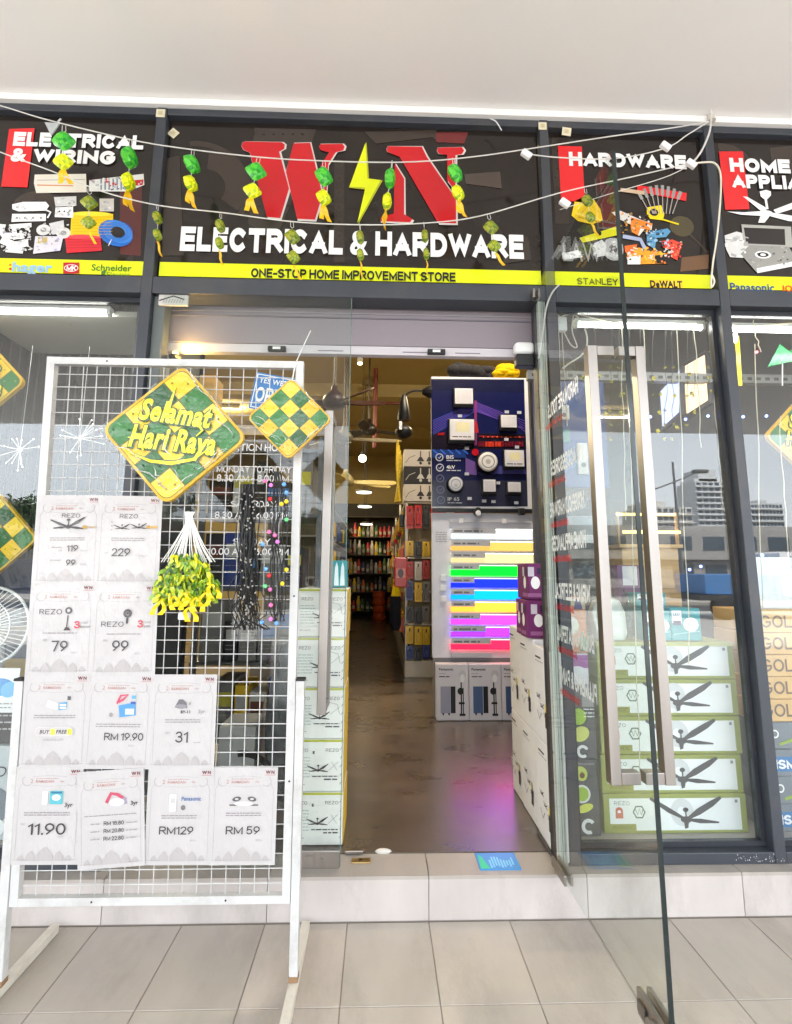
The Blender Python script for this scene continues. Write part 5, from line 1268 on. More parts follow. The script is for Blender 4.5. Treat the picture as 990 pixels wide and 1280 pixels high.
tag(b.build("storage_box", M_card, bevel=.004), "dark box under the glass jug in the right window", 'box')
# teal bulb boxes
for i, (x0, x1, z0, z1, y0, lab) in enumerate(((1.195, 1.315, .982, 1.115, .17, "left"), (1.318, 1.455, .982, 1.125, .17, "right"), (1.20, 1.34, 1.126, 1.19, .24, "upper, lying"))):
    t = T("bulb_box", f"{lab} teal downlight box on the fan cartons in the right window", 'box', ((x0+x1)/2, y0, z0), "teal downlight boxes")
    if i == 2:
        b = MB(); b.box(1.19, 1.46, .24, .38, .982, 1.124, lin((40, 110, 118))); tag(b.build("bulb_box", M_card, bevel=.003), "plain teal box hidden behind the front teal boxes", 'box')
    b = MB(); b.box(x0, x1, y0, y0+.09, z0+.001, z1, lin((30, 150, 160))); b.build("box", M_card, t, bevel=.003)
    p = front(y0); h = z1-z0; p.rect(x0+.006, z0+h*.55, x0+.05, z0+h*.93, lin((236, 240, 240))); p.text("LED", x0+.012, z0+h*.78, h*.09, lin((30, 90, 150)), bold=.03); p.rect(x0+.01, z0+h*.48, x0+.046, z0+h*.62, lin((40, 46, 90)))
    p.ell(x0+(x1-x0)*.66, z0+h*.5, .035, h*.22, SW); p.ell(x0+(x1-x0)*.66, z0+h*.53, .028, h*.16, lin((216, 226, 228))); p.line([(x0+.01, z0+h*.2), (x1-.008, z0+h*.3)], .003, lin((150, 210, 214))); p.build("printed_face", M_print, t)
# purple pack and tan lamp behind
t = T("tool_pack", "small purple and white boxed bulb standing behind the teal boxes", 'box', (1.26, .42, 1.19)); b = MB(); b.box(1.20, 1.34, .42, .5, 1.10, 1.32, lin((130, 90, 130))); b.build("box", M_card, t, bevel=.003)
p = front(.42); p.rect(1.225, 1.22, 1.30, 1.315, lin((226, 222, 228))); p.rect(1.21, 1.12, 1.33, 1.17, lin((80, 50, 90))); p.build("printed_face", M_print, t)
b = MB(); b.box(1.16, 1.5, .42, .62, .982, 1.098, lin((60, 50, 48))); tag(b.build("storage_box", M_card, bevel=.004), "brown box under the purple boxed bulb in the right window", 'box')
t = T("shelf_unit", "pale wooden shelf unit glowing yellow behind the right window", 'shelf', (1.50, .75, .2))
b = MB(); b.box(1.36, 1.68, .70, .95, .201, 1.42, lin((214, 176, 120))); b.build("cabinet", M_wood, t, bevel=.004)
b = MB(); b.box(1.34, 1.70, .68, .97, 1.421, 1.44, lin((226, 190, 130))); b.build("top", M_wood, t)
b = MB(); b.box(1.36, 1.68, .66, .679, 1.50, 1.515, lin((255, 214, 110))); b.box(1.33, 1.66, .66, .679, 1.60, 1.612, lin((255, 214, 110))); b.build("lamp_strip", E_led, t)
b = MB(); b.box(1.335, 1.345, .68, .70, 1.441, 1.62, lin((180, 150, 110))); b.box(1.67, 1.68, .68, .70, 1.441, 1.62, lin((180, 150, 110))); b.build("bracket", M_wood, t)

# window floors, backs and heads
for n_, x0, x1 in (("left", XA, XB0-.0), ("right", .801, XE)):
    b = MB(); b.box(x0, x1, .112, 1.1, FZ+.001, .199, lin((176, 172, 166)))
    o = struct(b.build("window_floor", M_plaster))
b = MB(); b.box(-4.5, -1.12, .95, .98, .2, 3.2, lin((58, 60, 62)))
for i in range(32): b.box(XA-1.08+.06*i, XA-1.08+.06*i+.012, .944, .9499, .2, 3.19, lin((84, 86, 86)))
tag(b.build("partition", M_cloth), "dark slatted partition behind the left display window", 'partition')
b = MB(); b.box(.96, 4.15, 1.0, 1.04, .2, 3.3, lin((70, 69, 72))); tag(b.build("partition", M_card), "dark partition behind the right display window", 'partition')
b = MB(); b.box(XA, -1.17, .16, .62, 2.472, 2.50, lin((190, 190, 182))); 
o = b.build("ceiling_board", M_plaster, bevel=.002); tag(o, "white ceiling board above the left display window", 'ceiling board')
b = MB()
for dx, dy in ((.15, .3), (.42, .25), (.3, .5), (.6, .5)): b.sph((XA+dx, dy, 2.471), (.004, .004, .0015), GREY, 8, 4)
b.build("screw", M_steel, o)
b = MB(); b.box(-1.16, -1.12, .14, .9, .2, 3.2, lin((60, 64, 68))); tag(b.build("upright_post", M_frame), "dark upright behind the left window next to the door post", 'post')
b = MB(); b.box(-1.117, -1.095, .2, .4, 1.9, 2.5, lin((170, 170, 166))); tag(b.build("cover_strip", M_plaster), "pale upright strip between the dark posts above the wire rack", 'strip')
def tube_lamp(label, x0, x1, y, z):
    t = T("tube_lamp", label, 'lamp', ((x0+x1)/2, y, z), "fluorescent lamps at the heads of the windows")
    b = MB(); b.box(x0, x1, y-.012, y+.03, z+.012, z+.03, SW); b.build("housing", M_plast, t)
    b = MB(); b.tube([(x0+.015, y, z), (x1-.015, y, z)], .011, lin((255, 250, 240)), 10); b.build("tube", E_tube, t)
    for x in (x0+.006, x1-.006):
        b = MB(); b.box(x-.008, x+.008, y-.015, y+.015, z-.015, z+.012, lin((210, 214, 210))); b.build("end_cap", M_plast, t, bevel=.002)
tube_lamp("glowing tube lamp at the head of the left display window", XA+.02, -1.275, .125, 2.472)
tube_lamp("glowing tube lamp at the head of the right display window", .93, 1.565, .125, 2.462)
tube_lamp("glowing tube lamp at the head of the far right display window", 1.625, 2.4, .125, 2.455)
b = MB(); b.sph((-1.145, .125, 2.235), (.012, .012, .01), lin((255, 245, 220)), 10, 6); tag(b.build("spot_lamp", E_bulb), "tiny bright spot lamp beside the post above the wire rack", 'lamp')

# left window goods
t = T("table_fan", "white desk fan with round wire grille at the left edge of the photo", 'fan', (-1.72, .30, .75)); FC = Vector((-1.735, .25, 1.03))
b = MB()
for i in range(48):
    a = i*2*math.pi/48; d = Vector((math.cos(a), 0, math.sin(a)))
    b.tube([FC+d*.05+Vector((0, -.05, 0)), FC+d*.11+Vector((0, -.045, 0)), FC+d*.165+Vector((0, .0, 0))], .0022, SW, 5, False)
for r_, y_, w_ in ((.168, 0, .007), (.115, -.044, .003), (.05, -.05, .004)):
    b.tube([FC+Vector((math.cos(k*math.pi/20)*r_, y_, math.sin(k*math.pi/20)*r_)) for k in range(41)], w_, SW, 6)
b.build("grille", M_plast, t)
for k in range(3):
    a = k*2.094+.4; b = MB(); d = Vector((math.cos(a), 0, math.sin(a))); e = Vector((-math.sin(a), .25, math.cos(a)))
    b.prism([FC+d*.03-e*.015, FC+d*.14-e*.05, FC+d*.145+e*.03, FC+d*.03+e*.015], (0, -1, 0), .003, lin((90, 110, 130))); b.build("blade", M_foil, t)
b = MB(); b.tube([FC+Vector((0, .06, 0)), FC+Vector((0, .08, -.28))], [.02, .03], SW, 10); b.build("stand", M_plast, t)
b = MB(); b.lathe([(.09, 0), (.085, .02), (.03, .04)], (FC.x, FC.y+.08, .745), SW, 20); b.build("base", M_plast, t)
b = MB(); b.lathe([(.05, 0), (.05, .1)], (FC.x, FC.y+.08, FC.z), SW, 16, 'y'); b.build("motor", M_plast, t)
b = MB(); b.box(-1.93, -1.30, .14, .5, .202, .56, lin((190, 196, 200)))
o = b.build("box", M_card, T("appliance_carton", "pale grey appliance carton under the desk fan", 'carton', (-1.6, .14, .2)), bevel=.004)
p = front(.14); p.text("DC", -1.56, .44, .04, INK, shear=.2); p.ell(-1.55, .33, .06, .07, lin((110, 120, 130))); p.ell(-1.53, .25, .03, .03, SW); p.build("printed_face", M_print, o.parent)
t = T("appliance_carton", "dark carton with white stripes between the fan and the grey carton", 'carton', (-1.6, .16, .56)); b = MB(); b.box(-1.93, -1.31, .16, .5, .562, .743, lin((56, 52, 54))); b.build("box", M_card, t, bevel=.004)
p = front(.16); p.lines(-1.6, .70, -1.4, .62, 4, .006, PALE); p.build("printed_face", M_print, t)
t = T("price_card", "white card with blue splash hanging in front of the desk fan", 'card', (-1.56, .10, .68)); b = MB(); b.box(-1.66, -1.485, .098, .1, .70, .875, SW); b.build("sheet", M_paper, t)
p = front(.098); p.ell(-1.56, .80, .06, .035, lin((60, 150, 220))); p.ell(-1.52, .79, .035, .03, lin((110, 186, 236)), .4); p.lines(-1.62, .735, -1.5, .72, 2, .005, GREY); p.build("printed_picture", M_paper, t)
t = T("appliance_carton", "dark blue fan carton behind the lower hanging diamond", 'carton', (-1.6, .55, .9)); b = MB(); b.box(-1.9, -1.28, .5, .8, .202, 1.33, lin((32, 52, 92))); b.build("box", M_card, t, bevel=.004)
p = front(.5); p.ell(-1.62, 1.22, .09, .075, lin((40, 120, 190))); p.ell(-1.62, 1.22, .05, .045, BLACK); p.rect(-1.68, 1.08, -1.6, 1.13, PALE); p.rect(-1.9, .98, -1.29, 1.0, lin((190, 176, 150))); p.rect(-1.9, .6, -1.29, .85, lin((206, 170, 30))); p.build("printed_face", M_print, t)
t = T("appliance_carton", "grey and black carton low behind the wire rack's right half", 'carton', (-1.2, .6, .2)); b = MB(); b.box(-1.26, -1.125, .5, .8, .202, 1.0, lin((120, 124, 126))); b.build("box", M_card, t, bevel=.004)
# starburst lights in the left window
for px, py, r_, lab in ((25, 562, 30, "at the left edge"), (100, 548, 26, "behind the rack's left post")):
    c = at(px, py, y=.35); t = T("starburst_light", f"white starburst fairy light hanging in the left window {lab}", 'fairy light', tuple(c), "starburst lights in the left window"); q = random.Random(px)
    b = MB(); b.tube([c, Vector((c.x, c.y, 2.4))], .0012, SW, 4); b.build("cord", M_wire, t)
    b = MB(); b2 = MB()
    for i in range(13):
        d = Vector((q.gauss(0, 1), q.gauss(0, .4), q.gauss(0, 1))).normalized(); e = c+d*r_*.0042*q.uniform(.5, 1)
        b.tube([c, e], .0009, lin((255, 250, 235)), 4); b2.sph(e, .002, lin((255, 250, 235)), 6, 4)
    b.build("ray", emit("wire_glow", .3), t); b2.sph(c, .008, lin((255, 248, 230)), 8, 6); b2.build("tip", E_spark, t)

# far right window goods
TAN = lin((226, 184, 124))
zt = [.64, .735, .83, .925, 1.02, 1.12]
for i in range(5):
    n = ("bottom", "second from the bottom", "middle", "second from the top", "top")[i]
    x0 = 1.655+.004*i
    t = carton("tan_carton", f"tan GOLDEN carton in the far right window, {n} of its stack", x0, 2.3, .16, .42, zt[i], zt[i+1], TAN, "tan cartons in the far right window")
    p = front(.16); grot(p, "GOLDEN", x0+.045+.004*(i-2), zt[i]+.022, .054, .16, lin((120, 96, 76)), width=.29); p.build("printed_face", M_print, t)
zk = [.2, .31, .42, .53, .64]
for i in range(4):
    n = ("bottom", "second from the bottom", "second from the top", "top")[i]
    t = carton("fan_carton", f"slate carton with white and blue lettering, {n} under the tan cartons", 1.66, 2.3, .155, .42, zk[i], zk[i+1], lin((120, 128, 138)), "slate cartons under the tan cartons")
    p = front(.155)
    if i % 2: grot(p, "ZO", 1.685, zk[i]+.045, .035, .18, SW); p.line([(1.75, zk[i]+.02), (1.83, zk[i]+.045), (1.9, zk[i]+.05)], .012, lin((150, 176, 60)))
    else: p.rect(1.67, zk[i]+.02, 2.2, zk[i]+.08, lin((50, 120, 180))); grot(p, "KISMO", 1.685, zk[i]+.03, .038, .22, SW)
    p.build("printed_face", M_print, t)
t = T("white_paper_sheet", "white sheet of printed paper leaning in the far right window", 'paper', (1.80, .22, 1.12)); b = MB()
b.prism([(1.76, .24, 1.121), (2.1, .24, 1.121), (2.1, .26, 1.36), (1.68, .26, 1.36)], (0, -1, 0), .003, lin((226, 232, 236))); b.build("sheet", M_paper, t)
t = T("pennant", "green shiny pennant hanging high in the far right window", 'pennant', (1.84, .3, 2.1)); b = MB()
b.prism([at(958, 460, y=.3), at(1005, 425, y=.3), at(1005, 448, y=.3)][::-1], (0, -1, 0), .004, lin((20, 130, 70))); b.prism([at(960, 458, y=.29), at(1000, 450, y=.29), at(975, 430, y=.29)], (0, -1, 0), .003, lin((40, 160, 96))); b.build("flag", M_foil, t)
b = MB(); b.tube([at(978, 448, y=.3), at(978, 482, y=.28)], .003, SW, 5); b.build("cord", M_wire, t)
t = T("yellow_ribbon_lamp", "yellow lit ribbon strip hanging beside the far right window post", 'decoration', (1.67, .3, 1.9)); b = MB()
b.prism([at(919, 420, y=.3), at(924, 420, y=.3), at(928, 482, y=.3), at(923, 482, y=.3)][::-1], (0, -1, 0), .004, lin((240, 220, 30))); b.build("ribbon", M_foil, t)
b = MB(); b.sph(at(919, 422, y=.3), (.012, .012, .03), lin((255, 236, 190)), 10, 6); b.build("bulb", E_spark, t)

# right window upper part: rail, lit panels, blue board, fairy light curtain
b = MB(); b.box(.80, 2.4, .48, .52, 2.32, 2.37, lin((120, 122, 124)))
for i in range(30): b.box(.82+.05*i, .845+.05*i, .4785, .4799, 2.335, 2.352, BLACK)
tag(b.build("slotted_rail", M_frame), "grey slotted steel rail crossing high behind the right windows", 'rail')
b = MB(); b.box(.82, 1.20, .45, .48, 1.72, 2.30, lin((40, 70, 130))); t = T("switch_board", "blue display board with doorbells behind the right window", 'display board', (1.0, .45, 1.72)); b.build("panel", M_gloss, t, bevel=.003)
for x, z, w_, h in ((.89, 1.84, .06, .15), (1.06, 1.87, .055, .17), (.97, 2.12, .06, .08), (1.13, 2.12, .05, .08)):
    b = MB(); b.box(x-w_/2, x+w_/2, .43, .449, z-h/2, z+h/2, lin((214, 208, 200))); f = b.build("chime", M_plast, t, bevel=.006)
    b = MB(); b.lathe([(.012, 0), (.012, .004)], (x, .4295, z-h*.2), lin((90, 90, 96)), 12, 'y'); b.build("button", M_plast, f)
b = MB(); b.box(.83, 1.0, .443, .4495, 1.96, 2.03, lin((30, 120, 120))); b.build("banner", M_gloss, t)
t = T("oval_speaker", "round dark speaker hanging on the frame behind the right window", 'speaker', (1.0, .6, 2.4)); b = MB(); b.lathe([(.10, 0), (.11, .03), (.09, .06)], (.99, .6, 2.42), lin((60, 60, 62)), 24, 'y'); b.build("body", M_plast, t)
for (q4, col, lab) in (([(825, 490), (849, 463), (848, 515), (828, 533)], (178, 188, 236), "lit bluish square light panel on a dark tilted board"), ([(855, 458), (880, 444), (884, 500), (858, 517)], (255, 214, 170), "lit peach square light panel on a dark tilted board")):
    P4 = [at(q4[0][0], q4[0][1], y=.62), at(q4[1][0], q4[1][1], y=.5), at(q4[2][0], q4[2][1], y=.5), at(q4[3][0], q4[3][1], y=.62)]
    t = T("panel_light", lab, 'panel light', tuple(P4[3]), "lit panels behind the right window")
    n = (P4[1]-P4[0]).cross(P4[3]-P4[0]).normalized(); n = n if n.y < 0 else -n
    cen = sum(P4, Vector())/4; big = [cen+(q-cen)*1.18 for q in P4]
    order = P4 if (P4[1]-P4[0]).cross(P4[2]-P4[1]).dot(n) > 0 else P4[::-1]; bigo = big if order is P4 else big[::-1]
    b = MB(); b.prism([q-n*.006 for q in bigo], n, .03, lin((46, 48, 60))); b.build("frame", M_frame, t, bevel=.003)
    b = MB(); b.prism(order, n, .0055, lin(col)); b.build("diffuser", emit("light_panel_glow", .42), t)
bl = MB(); bl.tube(wave([at(x, y, y=.11) for x, y in ((700, 397), (716, 392), (745, 398), (790, 407), (840, 410), (880, 404), (892, 400))], 5), .004, lin((222, 214, 190)), 6)
t = T("fairy_light_curtain", "curtain of pale wires with yellow flowers and blue lights in the right window", 'fairy lights', (1.2, .11, 1.2)); bl.build("top_wire", M_wire, t)
FL = MB(); LT = MB(); WR = MB()
for k, (x0, y0, x1, y1) in enumerate(((699, 410, 703, 640), (776, 402, 783, 650), (804, 408, 815, 800), (846, 408, 862, 830), (868, 405, 876, 560), (884, 402, 938, 860), (783, 420, 800, 980), (888, 430, 905, 640))):
    pts = []; n = 9
    for i in range(n+1): pts.append(at(x0+(x1-x0)*i/n+rnd.uniform(-1.5, 1.5), y0+(y1-y0)*i/n, y=.11))
    WR.tube(wave(pts, 3), .0022, lin((216, 210, 190)), 5)
for px, py in ((728, 472), (748, 470), (778, 492), (756, 517), (776, 516), (825, 493), (824, 516), (822, 539), (817, 473), (843, 495), (862, 468), (864, 492), (868, 515), (846, 535), (886, 472), (888, 490), (908, 472)):
    c = at(px, py, y=.10)
    for i in range(5):
        a = i*1.257; d = Vector((math.cos(a), -.3, math.sin(a)))*.012
        FL.add([c, c+d*.6+Vector((d.z, 0, -d.x))*.4, c+d, c+d*.6-Vector((d.z, 0, -d.x))*.4, c+d*.5+Vector((0, .004, 0))], [(0, 1, 2, 3), (0, 4, 1), (1, 4, 2), (2, 4, 3), (3, 4, 0)], rnd.choice((lin((190, 176, 30)), lin((110, 110, 30)), lin((226, 206, 40)))))
DK = MB()
for k in range(11):
    x0 = 748+k*13.5+rnd.uniform(-4, 4); pts = [at(x0+rnd.uniform(-2, 2), 405+i*18, y=.125) for i in range(rnd.randint(6, 9))]
    DK.tube(wave(pts, 3), .0013, lin((40, 42, 38)), 4)
    for q_ in pts[2:]:
        if rnd.random() < .6:
            for i in range(4):
                a = i*1.57+k; d = Vector((math.cos(a), -.3, math.sin(a)))*.010
                FL.add([q_, q_+d*.6+Vector((d.z, 0, -d.x))*.4, q_+d, q_+d*.6-Vector((d.z, 0, -d.x))*.4], [(0, 1, 2, 3)], rnd.choice((lin((190, 176, 30)), lin((90, 92, 28)), lin((150, 150, 40)))))
DK.build("dark_strand", M_wire, t)
for px, py in ((783, 521), (857, 524), (885, 520), (813, 521), (876, 708), (862, 712)): LT = MB(); LT.sph(at(px, py, y=.105), .006, lin((110, 140, 255)), 8, 6); LT.build("light", E_spark, t)
WR.build("wire", M_wire, t); FL.build("flower", M_foil, t)
bl = MB(); bl.tube(wave([at(x, y, y=.11) for x, y in ((914, 406), (945, 407), (990, 404), (1020, 404))], 5), .004, lin((226, 216, 190)), 6)
t = T("fairy_light_curtain", "short curtain of pale wires in the far right window", 'fairy lights', (1.75, .11, 1.2)); bl.build("top_wire", M_wire, t)
WR = MB(); LT = MB()
for x0, y0, x1, y1 in ((917, 440, 932, 690), (945, 430, 958, 1000), (942, 400, 950, 440), (975, 520, 985, 700)):
    WR.tube(wave([at(x0+(x1-x0)*i/9+rnd.uniform(-1.5, 1.5), y0+(y1-y0)*i/9, y=.11) for i in range(10)], 3), .0022, lin((222, 214, 190)), 5)
for px, py in ((929, 521), (958, 520), (953, 694), (946, 440)): LT = MB(); LT.sph(at(px, py, y=.105), .006, lin((110, 140, 255)) if py > 500 else lin((255, 90, 100)), 8, 6); LT.build("light", E_spark, t)
WR.build("wire", M_wire, t)
p = at(702, 406, y=.11); t = T("light_controller", "white plug-in controller box of the fairy light curtain", 'controller', tuple(p))
b = MB(); b.box(p.x-.022, p.x+.022, p.y-.015, p.y+.015, p.z-.035, p.z+.035, SW); b.build("case", M_plast, t, bevel=.004)
b = MB(); b.tube(wave([p+Vector(q) for q in ((0, 0, .036), (-.02, 0, .06), (.03, 0, .07), (.09, 0, .03), (.12, 0, -.06), (.10, 0, -.14), (.02, 0, -.2), (-.005, 0, -.22))], 5), .004, lin((222, 220, 206)), 6)
b.tube(wave([p+Vector(q) for q in ((.01, 0, -.036), (.04, 0, -.10), (.07, 0, -.11), (.05, 0, -.03), (.06, 0, .05))], 5), .003, lin((222, 220, 206)), 6); b.tube([p+Vector((0, 0, -.036)), p+Vector((.004, 0, -.5))], .0025, lin((206, 200, 180)), 6); b.build("cable", M_wire, t)

# ------------------------------------------------------------------ doorway head
t = T("roller_shutter_box", "pale boxed roller shutter housing above the doorway", 'shutter housing', (-.1, .12, 2.29))
b = MB(); b.box(-1.03, .755, .125, .17, 2.335, 2.72, lin((142, 133, 140))); b.build("housing", M_plaster, t, bevel=.003)
b = MB(); b.box(-1.03, .755, .128, .166, 2.292, 2.334, lin((200, 194, 200)))
b.build("bottom_slat", M_plaster, t, bevel=.002)
b = MB(); b.box(-1.03, .755, .119, .1245, 2.468, 2.474, lin((120, 116, 124))); b.box(-1.03, .755, .119, .1245, 2.49, 2.496, lin((150, 146, 150))); b.build("seam", M_plaster, t)
for x in (-.3, .1, .35):
    b = MB(); b.box(x, x+.12, .1255, .1275, 2.305, 2.309, lin((130, 120, 130))); b.build("slot", M_plaster, t)
for px, lab in ((545, "right"), (347, "left")):
    p = at(px, 437, y=.13); t = T("motion_sensor", f"small black and white sensor under the {lab} half of the shutter housing", 'sensor', (p.x, .11, 2.29))
    b = MB(); b.box(p.x-.042, p.x+.042, .105, .1275, 2.294, 2.318, BLACK); b.build("case", M_plast, t, bevel=.003)
    b = MB(); b.box(p.x-.018, p.x+.018, .102, .1045, 2.30, 2.312, SW); b.build("lens", M_plast, t)
p = at(650, 432, y=.12); t = T("emergency_lamp", "white rounded emergency lamp above the right of the doorway", 'lamp', (.66, .12, 2.25))
b = MB(); b.box(.62, .715, .06, .118, 2.285, 2.345, SW); b.build("case", M_plast, t, bevel=.02, seg=3)
b = MB(); b.box(.625, .712, .06, .115, 2.225, 2.284, BLACK); b.build("shade", M_plast, t, bevel=.008)
p = at(216, 374, y=.01); t = T("vent_badge", "small grey plate with roof emblem at the top left of the doorway", 'plate', (p.x, .0, p.z))
b = MB(); b.box(p.x-.066, p.x+.066, .016, .028, p.z-.026, p.z+.026, lin((200, 196, 192))); b.build("plate", M_plast, t, bevel=.002)
q = Print((0, .016, 0), (1, 0, 0), (0, 0, 1)); q.line([(p.x-.062, p.z-.005), (p.x, p.z+.018), (p.x+.05, p.z+.002)], .006, BLACK)
for i in range(8): q.line([(p.x-.045+.012*i, p.z-.016), (p.x-.038+.012*i, p.z+.002)], .004, GREY)
q.build("emblem", M_print, t)

# ------------------------------------------------------------------ lamp display inside the doorway
BY = 2.10
t = T("lamp_display_board", "dark blue poster board with mounted flood lamps facing the doorway", 'display board', (.85, BY, 1.80))
b = MB(); b.box(.432, 1.283, BY, BY+.05, 1.80, 2.945, lin((216, 216, 220))); b.build("frame", M_plast, t, bevel=.003)
p = Print((0, BY, 0), (1, 0, 0), (0, 0, 1), lift=.001, step=.0002)
def r7(x, y): return (530+x/6.4, 460+y/6.4)
def poly7(pts, col): p.poly([r7(*q) for q in pts], col, px=True)
def line7(pts, w_, col): p.line([r7(*q) for q in pts], w_, col, px=True)
poly7([(56, 88), (800, 92), (830, 1108), (64, 1108)], lin((18, 24, 74)))
poly7([(57, 88), (800, 92), (804, 200), (58, 180)], lin((14, 20, 58)))
poly7([(62, 900), (824, 900), (830, 1108), (64, 1108)], lin((46, 48, 70)))
poly7([(61, 520), (814, 530), (818, 650), (62, 650)], lin((28, 20, 40)))
VI = lin((96, 70, 170))
for i in range(9):
    line7([(415, 275+i*9), (70, 420+i*14)], .006, VI if i % 2 else lin((60, 80, 190))); line7([(415, 275+i*9), (640+i*18, 365+i*22 if i < 5 else 480)], .006, VI)
for i in range(5): line7([(740+i*6, 400+i*18), (806, 425+i*22)], .005, VI)
line7([(412, 262), (412, 620)], .022, lin((130, 50, 110))); poly7([(400, 430), (422, 430), (436, 520), (392, 520)], lin((200, 40, 50)))
line7([(440, 548), (800, 556)], .012, lin((130, 30, 40)))
for i in range(14): line7([(445+i*26, 590), (445+i*26, 630)], .02 if i % 3 else .03, lin((206, 60, 40)) if i in (2, 3, 4, 5, 6) else lin((110, 24, 40)))
for i in range(9): line7([(470+i*36, 553), (480+i*36, 555)], .014, lin((230, 90, 50)))
poly7([(110, 522), (165, 518), (160, 540), (108, 540)], lin((170, 30, 40)))
poly7([(62, 655), (320, 660), (340, 720), (64, 720)], lin((30, 60, 130)))
for i in range(5): line7([(70+i*60, 655), (110+i*60, 690)], .012, lin((60, 110, 210)))
poly7([(330, 720), (420, 760), (420, 860), (330, 850)], lin((110, 80, 150))); poly7([(560, 780), (800, 800), (820, 850), (540, 850)], lin((70, 70, 140)))
a, c_ = p.px(*r7(408, 676)); p.ell(a, c_, .03, .03, lin((190, 20, 36)))
for s, x0, y0, y1, x1 in (("BIS", 178, 700, 728, 236), ("4kV", 178, 780, 808, 246), ("IP 65", 188, 1036, 1062, 280)):
    q0 = r7(x0, y0); q1 = r7(x1, y1); p.tpx(s, q0[0], q1[0], q0[1], q1[1], SW, bold=.015)
for x, y in ((122, 717), (126, 799), (128, 886), (130, 975), (134, 1058)):
    a, c_ = p.px(*r7(x, y)); p.ring(a, c_, .026, .034, lin((200, 204, 220)) if y < 850 else lin((96, 100, 130)), 16); p.line([(a-.012, c_), (a-.002, c_-.012), (a+.014, c_+.012)], .006, lin((200, 204, 220)) if y < 850 else lin((96, 100, 130)))
for x, y in ((178, 742), (178, 822), (188, 1080)):
    a, c_ = p.px(*r7(x, y)); p.lines(a, c_, a+.12, c_, 1, .008, lin((190, 194, 210)))
for x, y in ((758, 360), (740, 636), (340, 645), (340, 850), (588, 922), (478, 1066), (552, 1070), (734, 1080), (362, 1046), (655, 575), (285, 388), (658, 356)):
    a, c_ = p.px(*r7(x, y)); p.rect(a-.018, c_-.012, a+.018, c_+.012, lin((196, 196, 206)))
p.build("poster_print", M_gloss, t)
def mid7(x, y): q = p.px(*r7(x, y)); return Vector((q[0], BY, q[1]))
HEADC = lin((222, 220, 224)); YEC = lin((226, 220, 180))
for x0, y0, x1, y1, k in ((240, 182, 382, 303, 0), (200, 426, 392, 588, 1), (606, 392, 728, 490, 0), (636, 670, 786, 798, 1), (466, 902, 562, 998, 0), (660, 922, 760, 1000, 0)):
    A = mid7(x0, y1); B_ = mid7(x1, y0)
    b = MB(); b.box(A.x-.012, B_.x+.008, BY-.045, BY-.002, A.z-.022, B_.z+.008, lin((22, 22, 26)))
    f = b.build("flood_lamp", M_plast, t, bevel=.006, seg=3)
    b = MB(); b.box(A.x, B_.x, BY-.056, BY-.0455, A.z, B_.z, HEADC); b.build("diffuser", M_plast, f, bevel=.008, seg=3)
    q = Print((0, BY-.056, 0), (1, 0, 0), (0, 0, 1), lift=.0006)
    if k:
        w_ = B_.x-A.x; h = B_.z-A.z; q.rect(A.x+w_*.25, A.z+h*.4, B_.x-w_*.2, B_.z-h*.15, YEC); q.lines(A.x+w_*.1, A.z+h*.16, B_.x-w_*.1, A.z+h*.16, 1, .008, INK)
    else: q.rect(A.x+.012, A.z+.012, B_.x-.012, B_.z-.012, lin((206, 204, 210)), r=.008)
    q.build("chip", M_plast, f)
for x, y, r_, col in ((500, 762, .085, lin((236, 232, 228))), (245, 938, .063, lin((206, 208, 214)))):
    C_ = mid7(x, y)
    b = MB(); b.lathe([(r_*1.14, 0), (r_*1.14, .03), (r_*.96, .055)], (C_.x, BY-.002, C_.z), lin((22, 22, 26)), 28, 'y'); f = b.build("round_lamp", M_plast, t)
    b = MB(); b.lathe([(r_*.95, 0), (r_*.95, .008), (r_*.8, .014)], (C_.x, BY-.0575, C_.z), col, 28, 'y'); b.build("diffuser", M_plast, f)
    q = Print((C_.x, BY-.072, C_.z), (1, 0, 0), (0, 0, 1), lift=.0006); q.ring(0, 0, r_*.55, r_*.66, lin((150, 150, 156)), 24); q.ell(.0, -.0 if r_ > .08 else -.012, r_*.25, r_*.25, lin((180, 176, 176))); q.build("ring_mark", M_plast, f)
b = MB(); b.box(.435, 1.28, BY-.03, BY-.002, 1.765, 1.798, lin((24, 24, 28))); tr = b.build("lamp_track", M_plast, t, bevel=.003)
b = MB(); b.lathe([(.03, -.05), (.035, .03)], (.80, BY-.065, 1.765), BLACK, 14, 'y'); b.lathe([(.024, 0), (.018, .012)], (.80, BY-.1, 1.75), SW, 14, 'y'); b.build("track_spot", M_plast, tr)
b = MB(); b.box(1.14, 1.19, BY-.075, BY-.031, 1.745, 1.80, BLACK); b.build("track_spot", M_plast, tr, bevel=.006)

